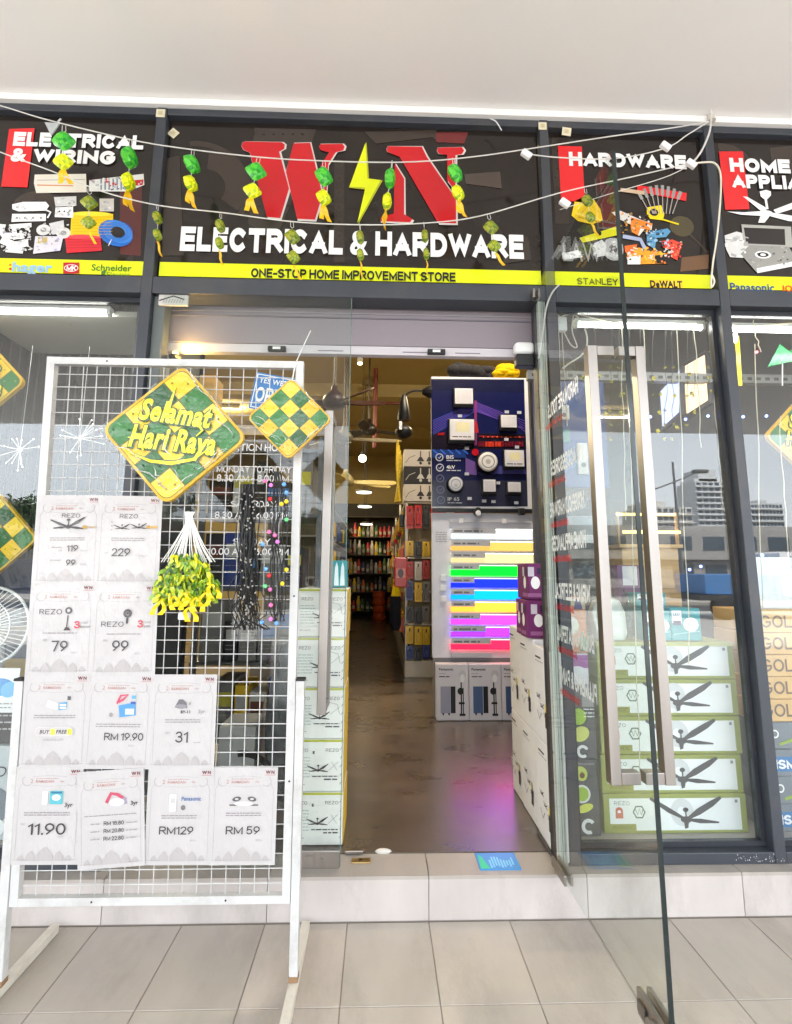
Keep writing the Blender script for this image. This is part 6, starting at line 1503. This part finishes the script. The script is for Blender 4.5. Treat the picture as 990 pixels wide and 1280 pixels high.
t = T("strip_light_board", "white board with ten rows of coloured glowing strip lights", 'display board', (.85, BY, .60))
b = MB(); b.box(.432, 1.283, BY+.002, BY+.05, .605, 1.762, lin((214, 214, 222))); b.build("panel", M_plast, t, bevel=.003)
def r8(x, y): return (530+x/4.74, 640+y/4.74)
p = Print((0, BY, 0), (1, 0, 0), (0, 0, 1), lift=.001)
def P8(x, y): a, c_ = p.px(*r8(x, y)); return Vector((a, BY, c_))
rowsY = [95, 168, 237, 308, 385, 455, 525, 598, 672, 745]; rowsX = [420, 388, 358, 325, 295, 295, 298, 330, 362, 392]
LC = [(232, 244, 240), (255, 196, 96), (255, 226, 160), (20, 232, 60), (36, 60, 236), (20, 150, 255), (255, 170, 74), (196, 84, 255), (150, 70, 255), (255, 50, 96)]
for i in range(10):
    y0, x1 = rowsY[i], rowsX[i]; nx_ = rowsY[i+1] if i < 9 else 822
    A = P8(158, y0+6); B_ = P8(x1, y0+34); E_ = P8(634, y0+2); F_ = P8(x1, nx_-8)
    g = MB(); x0, x2 = P8(158, y0).x, 1.262
    g.box(x0, x2, BY-.03, BY-.0005, A.z, A.z+.012, lin((206, 206, 212))); led = g.build("strip_profile", M_plast, t)
    b = MB(); b.box(A.x, B_.x, BY-.034, BY-.0305, B_.z, A.z+.010, lin((190, 190, 196))); lab_ = b.build("cover", M_plast, led)
    q = Print((0, BY-.034, 0), (1, 0, 0), (0, 0, 1), lift=.0008); q.lines(A.x+.02, (A.z+B_.z)/2, A.x+(B_.x-A.x)*.62+.03, (A.z+B_.z)/2, 1, .014, lin((110, 110, 116))); q.build("caption", M_print, lab_)
    c = lin(LC[i]); mxc = max(c[:3]); c = tuple(q*4.0 if (q > .9*mxc and 3 <= i) else q*1.8 if (q > .25 and i >= 3) else q for q in c[:3])+(1,)
    b = MB(); b.box(B_.x+.001, x2, BY-.0125, BY-.0015, F_.z, A.z-.001, c); b.build("glow_panel", emit("strip_glow", .27), led)  # the diode line's glow on the board, made an emitting panel
    b = MB(); b.box(A.x, B_.x, BY-.0095, BY-.0015, F_.z, B_.z-.002, (c[0]*.9, c[1]*.9, c[2]*.9, 1)); b.build("glow_panel", emit("strip_glow_soft", .24), led)  # same board glow below the cover, emitting a little less
    b = MB(); b.box(A.x, x2, BY-.029, BY-.0135, A.z-.005, A.z-.001, (min(1, c[0]*.6+.4), min(1, c[1]*.6+.4), min(1, c[2]*.6+.4), 1)); b.build("diode_line", emit("diode_glow", 1.0), led)
A = P8(160, 830); B_ = P8(436, 858)
b = MB(); b.box(A.x, A.x+.32, BY-.03, BY-.001, B_.z, A.z, lin((190, 190, 196))); b.build("strip_profile", M_plast, t)
q0 = P8(150, 52); b = MB(); b.box(q0.x, 1.25, BY-.02, BY-.001, q0.z-.012, q0.z+.006, lin((196, 196, 202))); b.box(P8(205, 50).x, P8(205, 50).x+.035, BY-.03, BY-.021, q0.z-.02, q0.z+.02, SW); b.box(P8(600, 50).x-.2, P8(600, 50).x-.165, BY-.03, BY-.021, q0.z-.02, q0.z+.02, SW); b.build("top_profile", M_plast, t)
for y in (390, 450, 515):
    A = P8(95, y); b = MB(); b.box(A.x, A.x+.05, BY-.016, BY-.001, A.z-.025, A.z+.025, SW); b.build("dimmer", M_plast, t, bevel=.004)
p.lines(P8(68, 120).x, P8(68, 120).z, P8(135, 120).x, P8(135, 175).z, 5, .006, GREY); p.build("wiring_note", M_print, t)
b = MB(); b.box(.44, 1.28, BY-.0+.003, BY+.06, FZ+.001, .604, lin((120, 118, 120))); tag(b.build("display_plinth", M_card), "grey plinth under the strip light board, behind three heater cartons", 'plinth')

for i in range(3):
    x0 = .452+.252*i; n = ("left, with a silver heater picture", "middle, with a blue heater picture", "right, half hidden by white cartons")[i]
    t = carton("heater_carton", f"white water heater carton under the glowing strips, {n}", x0, x0+.249, BY-.1, BY-.003, FZ+.002, .575, lin((208, 204, 208)), "water heater cartons on the shop floor")
    p = front(BY-.1); g = (lin((150, 150, 166)), lin((70, 92, 130)), lin((60, 80, 120)))[i]
    p.text("Panasonic", x0+.02, .528, .018, INK, width=.11, bold=.04); p.lines(x0+.02, .505, x0+.07, .505, 1, .005, GREY); p.lines(x0+.02, .482, x0+.10, .482, 1, .007, INK)
    p.rect(x0+.03, .215, x0+.105, .41, g); p.rect(x0+.108, .215, x0+.145, .41, BLACK); p.poly([(x0+.04, .215), (x0+.05, .195), (x0+.06, .215)], BLACK); p.poly([(x0+.085, .215), (x0+.095, .195), (x0+.105, .215)], BLACK)
    p.line([(x0+.19, .2), (x0+.19, .44)], .010, BLACK); p.line([(x0+.205, .2), (x0+.205, .40)], .007, BLACK); p.ell(x0+.185, .375, .024, .026, BLACK); p.rect(x0+.17, .28, x0+.215, .295, BLACK); p.rect(x0+.175, .195, x0+.22, .212, BLACK)
    p.ell(x0+.2, .5, .03, .03, lin((196, 192, 196))); p.ell(x0+.2, .47, .018, .03, lin((226, 226, 226)))
    p.build("printed_face", M_print, t)
# bags on top of the board
q = random.Random(2)
def lumpbag(name, label, x0, x1, z0, z1, y, col, cat):
    b = MB()
    for _ in range(14):
        c = Vector((q.uniform(x0+.04, x1-.04), y+q.uniform(-.02, .02), q.uniform(z0+.03, z1-.04))); b.sph(c, (q.uniform(.05, .1), .05, (z1-z0)*q.uniform(.28, .42)), col, 10, 7)
    tag(b.build(name, M_cloth), label, cat)
lumpbag("plastic_bag", "black plastic bags piled on top of the lamp board", .58, 1.0, 2.95, 3.10, BY+.05, lin((50, 48, 50)), 'bag')
lumpbag("plastic_bag", "yellow plastic bag on top of the lamp board", 1.0, 1.19, 2.95, 3.08, BY+.04, lin((240, 190, 10)), 'bag')
# black lantern on a curved arm
a0 = at(536, 490, y=BY+.02); a1 = at(505, 505, y=BY+.02); a2 = at(505, 540, y=BY+.02)
t = T("wall_lantern", "black wall lantern on a curved arm left of the lamp board", 'lantern', tuple(a2))
b = MB(); b.lathe([(.02, -.05), (.05, .0), (.055, .03)], (a0.x-.01, a0.y, a0.z), lin((24, 23, 24)), 16, 'x'); b.build("mount", M_plast, t)
b = MB(); b.tube(wave([a0, at(520, 488, y=BY+.02), at(508, 493, y=BY+.02), a1], 5), .009, lin((28, 26, 26)), 7); b.build("arm", M_plast, t)
b = MB(); b.lathe([(.05, 0), (.055, .02), (.045, .10), (.022, .22), (.006, .24)], (a1.x, a1.y, at(505, 525, y=BY).z), lin((26, 24, 24)), 16); b.build("hood", M_plast, t)
b = MB(); b.sph(a2, (.075, .075, .06), lin((24, 23, 24)), 16, 10); b.build("globe", M_plast, t)
b = MB(); b.box(a2.x-.045, a2.x-.02, a2.y-.08, a2.y-.06, a2.z, a2.z+.07, SW); b.build("tag", M_paper, t)

# ------------------------------------------------------------------ white carton wall right of the doorway
seg = [(.008, .27), (.273, .53), (.533, .735)]
for i, (y0, y1) in enumerate(seg):
    for j, (z0, z1) in enumerate(((FZ+.002, .56), (.562, .955+.02*i))):
        n = f"{('lower', 'upper')[j]} white appliance carton on the right of the doorway, {('nearest the door hinge', 'in the middle of the row', 'farthest into the shop')[i]}"
        t = carton("appliance_carton", n, .714+.003*i, .80, y0, y1, z0, z1, lin((222, 222, 224)), "white cartons along the right of the doorway")
        p = Print((.714+.003*i, 0, 0), (0, -1, 0), (0, 0, 1), lift=.0016); h = z1-z0
        def U(y): return -y
        cy_ = (y0+y1)/2
        p.rect(-(y0+y1)/2-.09, z1-.05, -(y0+y1)/2-.01, z1-.042, INK); p.lines(-cy_-.09, z1-.062, -cy_+.02, z1-.062, 1, .004, GREY)
        for k in range(3): fanpic(p, -cy_-.06+.05*k, z0+h*(.45-.08*k), .55, INK)
        p.rect(-cy_+.03, z0+h*.18, -cy_+.06, z0+h*.34, INK); p.rect(-cy_+.034, z0+h*.34, -cy_+.05, z0+h*.42, lin((210, 190, 40)))
        p.line([(-cy_-.08, z0+h*.3), (-cy_-.05, z0+h*.22), (-cy_-.02, z0+h*.3)], .006, GREY)
        p.build("printed_face", M_print, t)
b = MB(); b.box(.70, .706, .0, .25, .1585, .172, lin((60, 60, 62))); b.box(.7065, .710, .0, .25, .1585, .166, STEEL)
tag(b.build("door_track", M_frame), "dark low track beside the right of the entrance", 'track')
for i, (y0, z0, lab) in enumerate(((.30, .977, "front left"), (.42, .977, "back"), (.33, 1.152, "topmost"))):
    t = T("bulb_carton", f"purple bulb carton on the white cartons, {lab}", 'carton', (.76, y0, z0), "purple bulb cartons")
    b = MB(); b.box(.70+.01*i, .81, y0, y0+(.115 if i < 2 else .2), z0, z0+.172, lin((110, 34, 96))); b.build("box", M_card, t, bevel=.003)
    for pr_, lenu in ((Print((.70+.01*i, 0, 0), (0, -1, 0), (0, 0, 1), lift=.0016), -(y0+.055)), (Print((0, y0, 0), (1, 0, 0), (0, 0, 1), lift=.0016), .755)):
        pr_.ell(lenu, z0+.08, .022, .03, SW); pr_.rect(lenu-.035, z0+.11, lenu-.005, z0+.155, lin((200, 196, 206))); pr_.rect(lenu-.04, z0+.012, lenu+.04, z0+.03, lin((150, 90, 140))); pr_.rect(lenu+.01, z0+.12, lenu+.04, z0+.15, lin((40, 30, 70)))
        pr_.build("printed_face", M_print, t)
# side panel (aluminium reveal) seen through the open leaf
b = MB()
for i, x in enumerate((.7145, .722, .731, .741)): b.box(x, x+.006, -.003+.001*i, .026, SZ+.003, 2.51, lin((190-12*i, 198-12*i, 190-12*i)))
tag(b.build("door_seal", M_frame), "ribbed pale aluminium door seal between the hinge and the dark post", 'door seal')

# ------------------------------------------------------------------ the aisle
GX0, GX1, GYF, GYB = .285, 1.05, 3.65, 10.6
WOODY = lin((196, 186, 168))
t = T("gondola_shelf", "tall white gondola shelf with hanging tools facing the doorway", 'shelf', (.66, GYF, FZ))
b = MB(); b.box(GX0, GX1, GYF, GYB, FZ+.001, .33, lin((206, 200, 186))); b.build("base", M_plast, t, bevel=.004)
b = MB(); b.box(GX0+.06, GX1-.02, GYF+.12, GYB-.02, .331, 2.2, lin((120, 108, 84))); b.build("pegboard", M_card, t)
for z in (.70, 1.05, 1.42, 2.04):
    b = MB(); b.box(GX0, GX1, GYF+.02, GYB, z, z+.018, WOODY); b.build("shelf_board", M_plast, t)
for y in (GYF+.02, 5.5, 7.5, 9.5):
    b = MB(); b.box(GX0+.005, GX0+.03, y, y+.03, .331, 2.25, lin((200, 196, 186))); b.build("upright", M_plast, t)
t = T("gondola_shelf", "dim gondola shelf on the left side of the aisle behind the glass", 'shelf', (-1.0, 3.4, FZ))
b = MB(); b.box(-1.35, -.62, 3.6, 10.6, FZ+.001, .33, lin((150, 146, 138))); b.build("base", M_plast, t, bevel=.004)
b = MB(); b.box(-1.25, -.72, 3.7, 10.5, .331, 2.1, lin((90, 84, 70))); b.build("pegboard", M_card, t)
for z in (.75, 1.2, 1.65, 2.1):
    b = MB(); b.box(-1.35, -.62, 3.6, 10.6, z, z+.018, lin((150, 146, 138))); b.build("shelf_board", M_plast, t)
PALET = {'red': (186, 34, 40), 'yellow': (226, 186, 20), 'black': (40, 40, 44), 'blue': (40, 60, 130), 'white': (206, 202, 196), 'orange': (214, 96, 30), 'green': (70, 110, 50), 'grey': (120, 118, 116)}
def pack(x, y, z, w_, h, d, colname, label, group, face='f', slender=False):
    """carded tool hanging by its header: card, goods"""
    t = T("hanging_pack", label, 'tool pack', (x, y, z), group)
    c = lin(PALET[colname])
    if face == 'f':
        b = MB(); b.box(x-w_/2, x+w_/2, y, y+.004, z-h, z, c if not slender else lin((206, 200, 190))); b.build("card", M_gloss, t)
        b = MB(); b.box(x-w_*.3, x+w_*.3, y-d, y-.001, z-h*.85, z-h*.3, (c[0]*.8, c[1]*.8, c[2]*.8, 1) if slender is False else c)
        b.tube([(x, y-d*.5, z-h*.3), (x, y-d*.5, z-h*.12)], w_*.12, lin((60, 58, 60)), 6); b.build("tool", M_plast, t, bevel=.006)
    else:
        b = MB(); b.box(x, x+.004, y-w_/2, y+w_/2, z-h, z, c); b.build("card", M_gloss, t)
        b = MB(); b.box(x-d, x-.001, y-w_*.3, y+w_*.3, z-h*.85, z-h*.3, (c[0]*.7, c[1]*.7, c[2]*.7, 1)); b.build("tool", M_plast, t, bevel=.006)
rowsG = [(2.02, .29, ['red', 'red', 'black', 'red', 'red', 'white', 'red', 'red'], "top"), (1.62, .19, ['yellow', 'black', 'yellow', 'yellow', 'white', 'yellow', 'black', 'yellow'], "second"), (1.40, .22, ['red', 'white', 'red', 'black', 'orange', 'red', 'white', 'red'], "third"),
         (1.17, .24, ['blue', 'yellow', 'grey', 'blue', 'red', 'blue', 'grey', 'blue'], "fourth"), (.90, .19, ['black', 'black', 'grey', 'black', 'yellow', 'black', 'black', 'grey'], "fifth"), (.70, .20, ['yellow', 'yellow', 'yellow', 'black', 'black', 'yellow', 'black', 'black'], "sixth"), (.49, .15, ['blue', 'black', 'blue', 'black', 'red', 'red', 'orange', 'red'], "bottom")]
for z, h, cols, rn in rowsG:
    for i, c in enumerate(cols):
        pack(GX0+.055+i*.09, GYF+.01-.05*(i % 2), z+rnd.uniform(-.015, .01), .078, h*rnd.uniform(.85, 1.0), .03, c, f"{c} carded tool in the {rn} row of the shelf end facing the doorway", f"tools hanging on the shelf end, {rn} row")
for k in range(26):
    y = 3.85+k*.25; 
    for z, h in ((2.0, .32), (1.6, .3), (1.22, .3), (.85, .3)):
        c = rnd.choice(['yellow', 'red', 'black', 'green', 'yellow', 'grey', 'orange', 'white'])
        rn = {2.0: "top", 1.6: "second", 1.22: "third", .85: "bottom"}[z]
        if k > 16 and z < 1: continue
        pack(GX0-.006, y, z+rnd.uniform(-.04, .02), .17, h*rnd.uniform(.7, 1), .05, c, f"{c} pack in the {rn} row along the right side of the aisle", f"packs hanging along the aisle, {rn} row", 's')
t = T("glove_bundle", "long black gloves with yellow cuffs hanging at the shelf corner", 'gloves', (.24, 3.72, .7)); p0 = at(495, 738, y=3.62)
b = MB(); b.tube(wave([p0+Vector((0, 0, -.05)), p0+Vector((-.01, 0, -.2)), p0+Vector((.0, 0, -.42))], 3), [.05, .055, .06, .062, .064, .06, .04], lin((26, 28, 36)), 10); b.build("glove", M_cloth, t)
b = MB(); b.tube([p0+Vector((0, 0, .06)), p0+Vector((0, 0, -.06))], [.03, .055], lin((226, 196, 20)), 10); b.build("cuff", M_cloth, t)
t = T("hanging_bag", "red patterned pack hanging at the corner of the shelf end", 'pack', (.27, 3.6, 1.15)); p0 = at(501, 720, y=3.58)
b = MB(); b.box(p0.x-.07, p0.x+.07, p0.y, p0.y+.03, p0.z-.12, p0.z+.2, lin((190, 40, 36))); b.build("pouch", M_gloss, t, bevel=.01)
q2 = Print((0, p0.y, 0), (1, 0, 0), (0, 0, 1), lift=.002); q2.rect(p0.x-.05, p0.z-.02, p0.x+.05, p0.z+.08, lin((210, 120, 110))); q2.ell(p0.x, p0.z+.03, .03, .05, lin((60, 30, 30))); q2.build("label", M_gloss, t)
for i in range(4):
    x = at(500, 600, y=3.6).x-.03+.014*i
    b = MB(); b.tube(wave([(x, 3.6+.03*i, 2.75-.05*i), (x+rnd.uniform(-.01, .01), 3.6+.03*i, 2.4), (x-.03*(i-1), 3.58+.03*i, 2.05)], 4), .014, lin((220, 190, 60)), 6)
    tag(b.build("yellow_strap", M_foil), ("nearest", "second", "third", "farthest")[i]+" long yellow strap hanging beside the boxed lamps", 'strap', "yellow straps hanging in the aisle")
for i in range(3):
    z0 = 2.06+.2*i; col = lin((200, 192, 182)) if i != 1 else lin((36, 34, 36)); ink = lin((40, 38, 40)) if i != 1 else lin((200, 196, 190)); n = ("bottom white one", "middle black one", "top white one")[i]
    t = carton("lamp_carton", f"pendant lamp carton on top of the shelf end, {n}", .27, .62, GYF+.0, GYF+.3, z0, z0+.198, col, "pendant lamp cartons on the shelf")
    p = front(GYF)
    for x, k in ((.46, 1), (.56, .8)):
        p.line([(x, z0+.18), (x, z0+.10)], .012, ink); p.poly([(x-.045*k, z0+.06), (x+.045*k, z0+.06), (x+.014, z0+.11), (x-.014, z0+.11)], ink); p.ell(x, z0+.04, .016, .018, ink)
    p.line([(.29, z0+.04), (.33, z0+.10), (.40, z0+.13)], .006, ink); p.build("printed_face", M_print, t)
# left gondola goods (seen through the glass), then back wall goods
for k in range(14):
    for z in (1.75, 1.3, .85, .4):
        c = rnd.choice(['grey', 'black', 'green', 'yellow', 'white', 'black', 'blue']); n = {1.75: "top", 1.3: "second", .85: "third", .4: "bottom"}[z]
        y = 3.8+k*.45; h = rnd.uniform(.15, .3)
        b = MB(); b.box(-.70, -.625, y, y+rnd.uniform(.15, .35), z+.012+(.0 if z > .5 else -.06), z+h, lin(PALET[c]))
        tag(b.build("shelf_box", M_card, bevel=.004), f"{c} box on the {n} board of the dim left shelf", 'box', f"boxes on the left shelf, {n} board")
t = T("back_shelf", "dark shelving with goods at the far end of the aisle", 'shelf', (-.3, 10.9, FZ))
for z in (.3, .75, 1.2, 1.65, 2.1, 2.6):
    b = MB(); b.box(-2.2, 1.8, 10.9, 11.35, z, z+.025, lin((70, 62, 50))); b.build("shelf_board", M_card, t)
b = MB(); b.box(-2.2, 1.8, 11.36, 11.4, FZ+.001, 3.0, lin((50, 44, 36))); b.build("back_panel", M_card, t)
for z in (.325, .775, 1.225, 1.675, 2.125):
    n = {.325: "lowest", .775: "second", 1.225: "third", 1.675: "fourth", 2.125: "top"}[z]
    for k in range(14):
        x = -1.02+k*.105+rnd.uniform(-.01, .01); c = rnd.choice(['black', 'grey', 'orange', 'green', 'blue', 'white', 'red', 'yellow']); cc = lin(PALET[c])
        b = MB(); h = rnd.uniform(.2, .38)
        b.lathe([(.045, 0), (.048, h*.65), (.025, h*.85), (.025, h)], (x, 10.99, z+.001), cc, 10); b.box(x-.03, x+.03, 10.93, 10.934, z+h*.2, z+h*.5, lin((190, 180, 150)))
        tag(b.build("paint_bottle", M_plast), f"{c} bottle on the {n} board of the far back shelf", 'bottle', f"bottles on the back shelf, {n} board")
for i in range(4):
    p0 = at(474, 758-i*9.5, y=10.3)
    b = MB(); b.lathe([(.13, 0), (.16, .05), (.13, .16)], (p0.x, p0.y, .16+.165*i), lin((216, 84, 20)), 14)
    tag(b.build("orange_cable_reel", M_plast), ("bottom", "second", "third", "top")[i]+" orange cable reel of the pile at the end of the aisle", 'cable reel', "orange reels at the end of the aisle")
# dim stock behind the closed leaf and rack
t = T("stock_rack", "dark steel rack of stock behind the closed glass leaf", 'shelf', (-.8, .95, FZ))
for z in (.32, .74, 1.16, 1.60, 2.0):
    b = MB(); b.box(-1.085, -.36, .95, 1.4, z, z+.02, lin((80, 82, 84))); b.build("shelf_board", M_frame, t)
for x in (-1.08, -.38):
    b = MB(); b.box(x, x+.03, .952, .98, FZ+.001, 2.1, lin((90, 92, 94))); b.build("upright", M_frame, t)
for z in (.341, .761, 1.181, 1.621):
    x = -1.04
    n = {.341: "lowest", .761: "second", 1.181: "third", 1.621: "top"}[z]
    while x < -.45:
        w_ = rnd.uniform(.07, .16); h = rnd.uniform(.18, .34); c = rnd.choice(['black', 'grey', 'grey', 'black', 'blue', 'white', 'yellow' if z < 1.3 else 'black'])
        t = T("shelf_carton", f"{c} carton on the {n} board behind the closed glass leaf", 'carton', (x, .97, z), f"cartons behind the closed leaf, {n} board")
        b = MB(); cc = lin(PALET[c]); b.box(x, min(x+w_-.008, -.39), .97, 1.25, z, z+h, cc); b.build("box", M_card, t, bevel=.004)
        p = front(.97); p.rect(x+.01, z+h*.55, min(x+w_, -.39)-.02, z+h*.8, rnd.choice((lin((190, 180, 60)), lin((60, 110, 170)), lin((180, 178, 174)), lin((110, 60, 50))))); p.lines(x+.01, z+h*.4, min(x+w_, -.39)-.02, z+h*.3, 2, .004, GREY); p.build("label", M_print, t)
        x += w_
b = MB(); b.sph((-.47, .62, .50), (.10, .10, .36), lin((90, 94, 98)), 14, 10); b.sph((-.44, .6, .84), (.07, .07, .09), lin((110, 114, 118)), 12, 8)
t = T("wrapped_tool", "grey plastic wrapped machine standing behind the rack's lower right", 'tool', (-.47, .62, FZ)); b.build("machine", M_plast, t)
b = MB(); q = random.Random(8); vs = []
for i in range(12):
    for j in range(16):
        a = j*2*math.pi/16; r_ = (.14-.005*i)*(1+.12*q.uniform(-1, 1)); vs.append((-.47+math.cos(a)*r_, .62+math.sin(a)*r_, .165+i*.07))
b.add(vs, [(i*16+j, i*16+(j+1) % 16, i*16+16+(j+1) % 16, i*16+16+j) for i in range(11) for j in range(16)], WHITE, True); b.build("bag", M_cling, t)
t = T("tool_stand", "white carton with a black arch mark behind the rack's lower right", 'carton', (-.62, .55, FZ)); b = MB(); b.box(-.78, -.60, .55, .8, FZ+.001, .52, lin((180, 180, 180))); b.build("box", M_card, t, bevel=.004)
p = front(.55); p.ring(-.66, .22, .16, .19, BLACK, 14, .6, 1.7); p.build("printed_face", M_print, t)
t = T("bottle_pack", "teal bottle pack on the left cartons by the steel pull", 'pack', (-.20, .3, 1.206)); b = MB(); b.box(-.275, -.15, .27, .36, 1.207, 1.33, lin((40, 150, 160))); b.build("box", M_card, t, bevel=.003)
p = front(.27)
for i in range(4): p.poly([(-.265+.028*i, 1.215), (-.243+.028*i, 1.215), (-.247+.028*i, 1.30), (-.254+.028*i, 1.325), (-.261+.028*i, 1.30)], lin((220, 236, 240)))
p.build("printed_face", M_print, t)
b = MB(); b.box(-.94, -.86, .40, .55, 2.0, 2.28, lin((206, 160, 80)))
tag(b.build("wood_panel", M_wood, bevel=.003), "tan wooden panel lit warm at the doorway's top left", 'panel')

# ceiling fans, pendant lamps and pipes in the shop
def cfan(label, hub, L_, wdt, col, angs, zc=4.4, tilt=.0):
    t = T("ceiling_fan", label, 'ceiling fan', tuple(hub), "ceiling fans on show"); hub = Vector(hub)
    b = MB(); b.tube([hub+Vector((0, 0, .1)), (hub.x, hub.y, zc)], .012, lin((60, 44, 34)), 8); b.build("down_rod", M_frame, t)
    b = MB(); b.lathe([(.03, -.06), (.10, -.05), (.12, .02), (.09, .07), (.035, .12), (.03, .16), (.018, .17)], hub, (col[0]*.6, col[1]*.6, col[2]*.6, 1), 18); b.build("motor", M_plast, t)
    for a in angs:
        d = Vector((math.cos(a), math.sin(a), tilt)); e = Vector((-math.sin(a), math.cos(a), .62))
        out_ = [hub+d*.10-e*wdt*.3, hub+d*L_*.5-e*wdt*.55, hub+d*L_*.9-e*wdt*.5, hub+d*L_-e*wdt*.1, hub+d*L_*.95+e*wdt*.35, hub+d*L_*.5+e*wdt*.45, hub+d*.10+e*wdt*.3]
        n = (out_[2]-out_[0]).cross(out_[5]-out_[1]).normalized()
        b = MB(); b.prism(out_, n, .012, col); b.build("blade", M_wood, t, bevel=.003)
DBR = lin((66, 32, 24)); 
cfan("dark brown ceiling fan with broad blades high left in the doorway", at(418, 503, y=2.7), .50, .15, DBR, (.12, 2.5, -.75), tilt=.06)
cfan("small black ceiling fan hanging behind the dark brown one", at(461, 538, y=5.2), .5, .12, lin((40, 34, 32)), (.3, 2.5, 4.5))
cfan("grey bladed ceiling fan above the bright bulb", at(430, 548, y=4.4), .75, .12, lin((120, 112, 96)), (.1, 2.3, 4.3))
cfan("pale wooden ceiling fan left of the aisle lamps", at(432, 602, y=5.0), .72, .14, lin((176, 160, 110)), (.05, .5, 2.6, 4.4))
def area(name, loc, size, power, col=(1, .86, .62)):
    l = bpy.data.lights.new(name, 'AREA'); l.shape = 'RECTANGLE' if size > 1 else 'DISK'; l.size = 1.2 if size > 1 else size; l.size_y = .07; l.energy = power; l.color = col
    l.specular_factor = 0
    o = bpy.data.objects.new(name, l); COL.objects.link(o); o.location = loc; return o
t = T("pendant_bulb", "glowing bare bulb hanging in the aisle", 'lamp', tuple(at(453, 573, y=5.2))); c = at(453, 573, y=5.2)
b = MB(); b.sph(c, .055, lin((255, 240, 190)), 16, 10); b.build("bulb", emit("bulb_glow_warm", 3), t)
b = MB(); b.tube([c+Vector((0, 0, .05)), c+Vector((0, 0, .1))], .022, BLACK, 10); b.tube([c+Vector((0, 0, .1)), Vector((c.x, c.y, 4.4))], .004, BLACK, 5); b.build("cord", M_wire, t)
for px, py, y, n in ((455, 615, 6.2, "nearest"), (456, 633, 7.2, "second"), (458, 655, 8.6, "farthest")):
    c = at(px, py, y=y); t = T("disc_lamp", f"flat glowing disc lamp hanging over the aisle, {n} of three", 'lamp', tuple(c), "disc lamps over the aisle")
    b = MB(); b.lathe([(.13, 0), (.14, .02), (.05, .05)], (c.x, c.y, c.z), lin((60, 56, 50)), 22); b.build("shade", M_plast, t)
    b = MB(); b.lathe([(.12, -.014), (.125, -.002)], (c.x, c.y, c.z), lin((255, 246, 216)), 22); b.build("diffuser", emit("disc_glow", .9), t)
    b = MB(); b.tube([(c.x, c.y, c.z+.05), (c.x, c.y, 4.4)], .005, BLACK, 5); b.build("cord", M_wire, t)
for x, y, n, pw, cl in ((.9, .95, "just inside above the doorway", 12, (1, .95, .88)), (-2.4, 4.4, "near the left wall", 40, (1, .84, .56)), (-3.3, 7.6, "deep on the left", 44, (1, .84, .56)), (1.9, 4.0, "behind the lamp board", 24, (1, .84, .56))):  # unseen lamps added to fill the shop interior with light
    t = T("fill_lamp", f"unseen added fill lamp under the shop ceiling {n}", 'lamp', (x, y, 4.3), "added fill lamps under the shop ceiling")
    b = MB(); b.box(x-.6, x+.6, y-.04, y+.04, 4.34, 4.395, SW); b.build("housing", M_plast, t)
    b = MB(); b.tube([(x-.58, y, 4.32), (x+.58, y, 4.32)], .014, lin((255, 226, 150)), 8); b.build("tube", emit("fill_tube_glow", .5), t)
    l = area("fill_light", (0, 0, 0), 1.5 if y < 1 else 2.2, pw, cl); l.parent = t; l.location = (0, 0, -.02); l.rotation_euler = (R(42) if y < 1 else 0, 0, 0)
    l2 = area("fill_uplight", (0, 0, 0), 2.0, 12, (1, .82, .45)); l2.parent = t; l2.location = (0, .1, -.06); l2.rotation_euler = (math.pi, 0, 0)  # added upward fill that brightens the shop ceiling
b = MB(); c0 = at(470, 440, y=5.6); c1 = at(470, 560, y=5.6); b.tube([(c0.x, 5.6, 4.39), (c0.x, 5.6, c1.z)], .035, lin((110, 40, 28)), 10)
c2 = at(470, 503, y=5.6); c3 = at(503, 505, y=5.6); b.tube([c2, c3], .022, lin((90, 34, 26)), 8)
tag(b.build("red_brown_pipe", M_frame), "red brown pipe dropping from the shop ceiling with a side branch", 'pipe')
t = T("track_spotlight", "small lit spotlight hanging on a thin wire left of the pipe", 'lamp', tuple(at(450, 453, y=4.0))); c = at(450, 454, y=4.0)
b = MB(); b.lathe([(.03, 0), (.035, .06), (.01, .08)], c, lin((180, 176, 170)), 14); b.build("can", M_plast, t)
b = MB(); b.sph(c+Vector((0, 0, -.004)), (.026, .026, .012), lin((255, 240, 200)), 10, 6); b.build("bulb", E_bulb, t)
b = MB(); b.tube([c+Vector((0, 0, .08)), Vector((c.x, c.y, 4.39))], .004, BLACK, 5); b.build("cord", M_wire, t)
b = MB(); c = at(462, 480, y=6.0); b.box(c.x-.12, c.x+.12, 5.95, 6.05, c.z-.03, c.z+.05, lin((120, 104, 60)))
tag(b.build("exit_light_box", M_plast, bevel=.006), "dull yellow box fixed behind the red brown pipe", 'box')
# warm lamp that lights the shutter box's left end
t = T("warm_downlight", "warm lamp tucked behind the door post lighting the shutter box", 'lamp', (-.93, .22, 2.26))
b = MB(); b.lathe([(.02, 0), (.03, .04), (.012, .05)], (-.955, .115, 2.22), lin((60, 58, 56)), 12); b.build("can", M_plast, t)
l = area("warm_light", (0, 0, 0), .05, .5, (1, .6, .16)); l.parent = t; l.location = (.0, -.12, -.02); l.rotation_euler = (math.pi, .5, 0)
b = MB(); b.sph((-.955, .115, 2.275), (.014, .014, .008), lin((255, 200, 110)), 8, 6); b.build("bulb", E_spark, t)
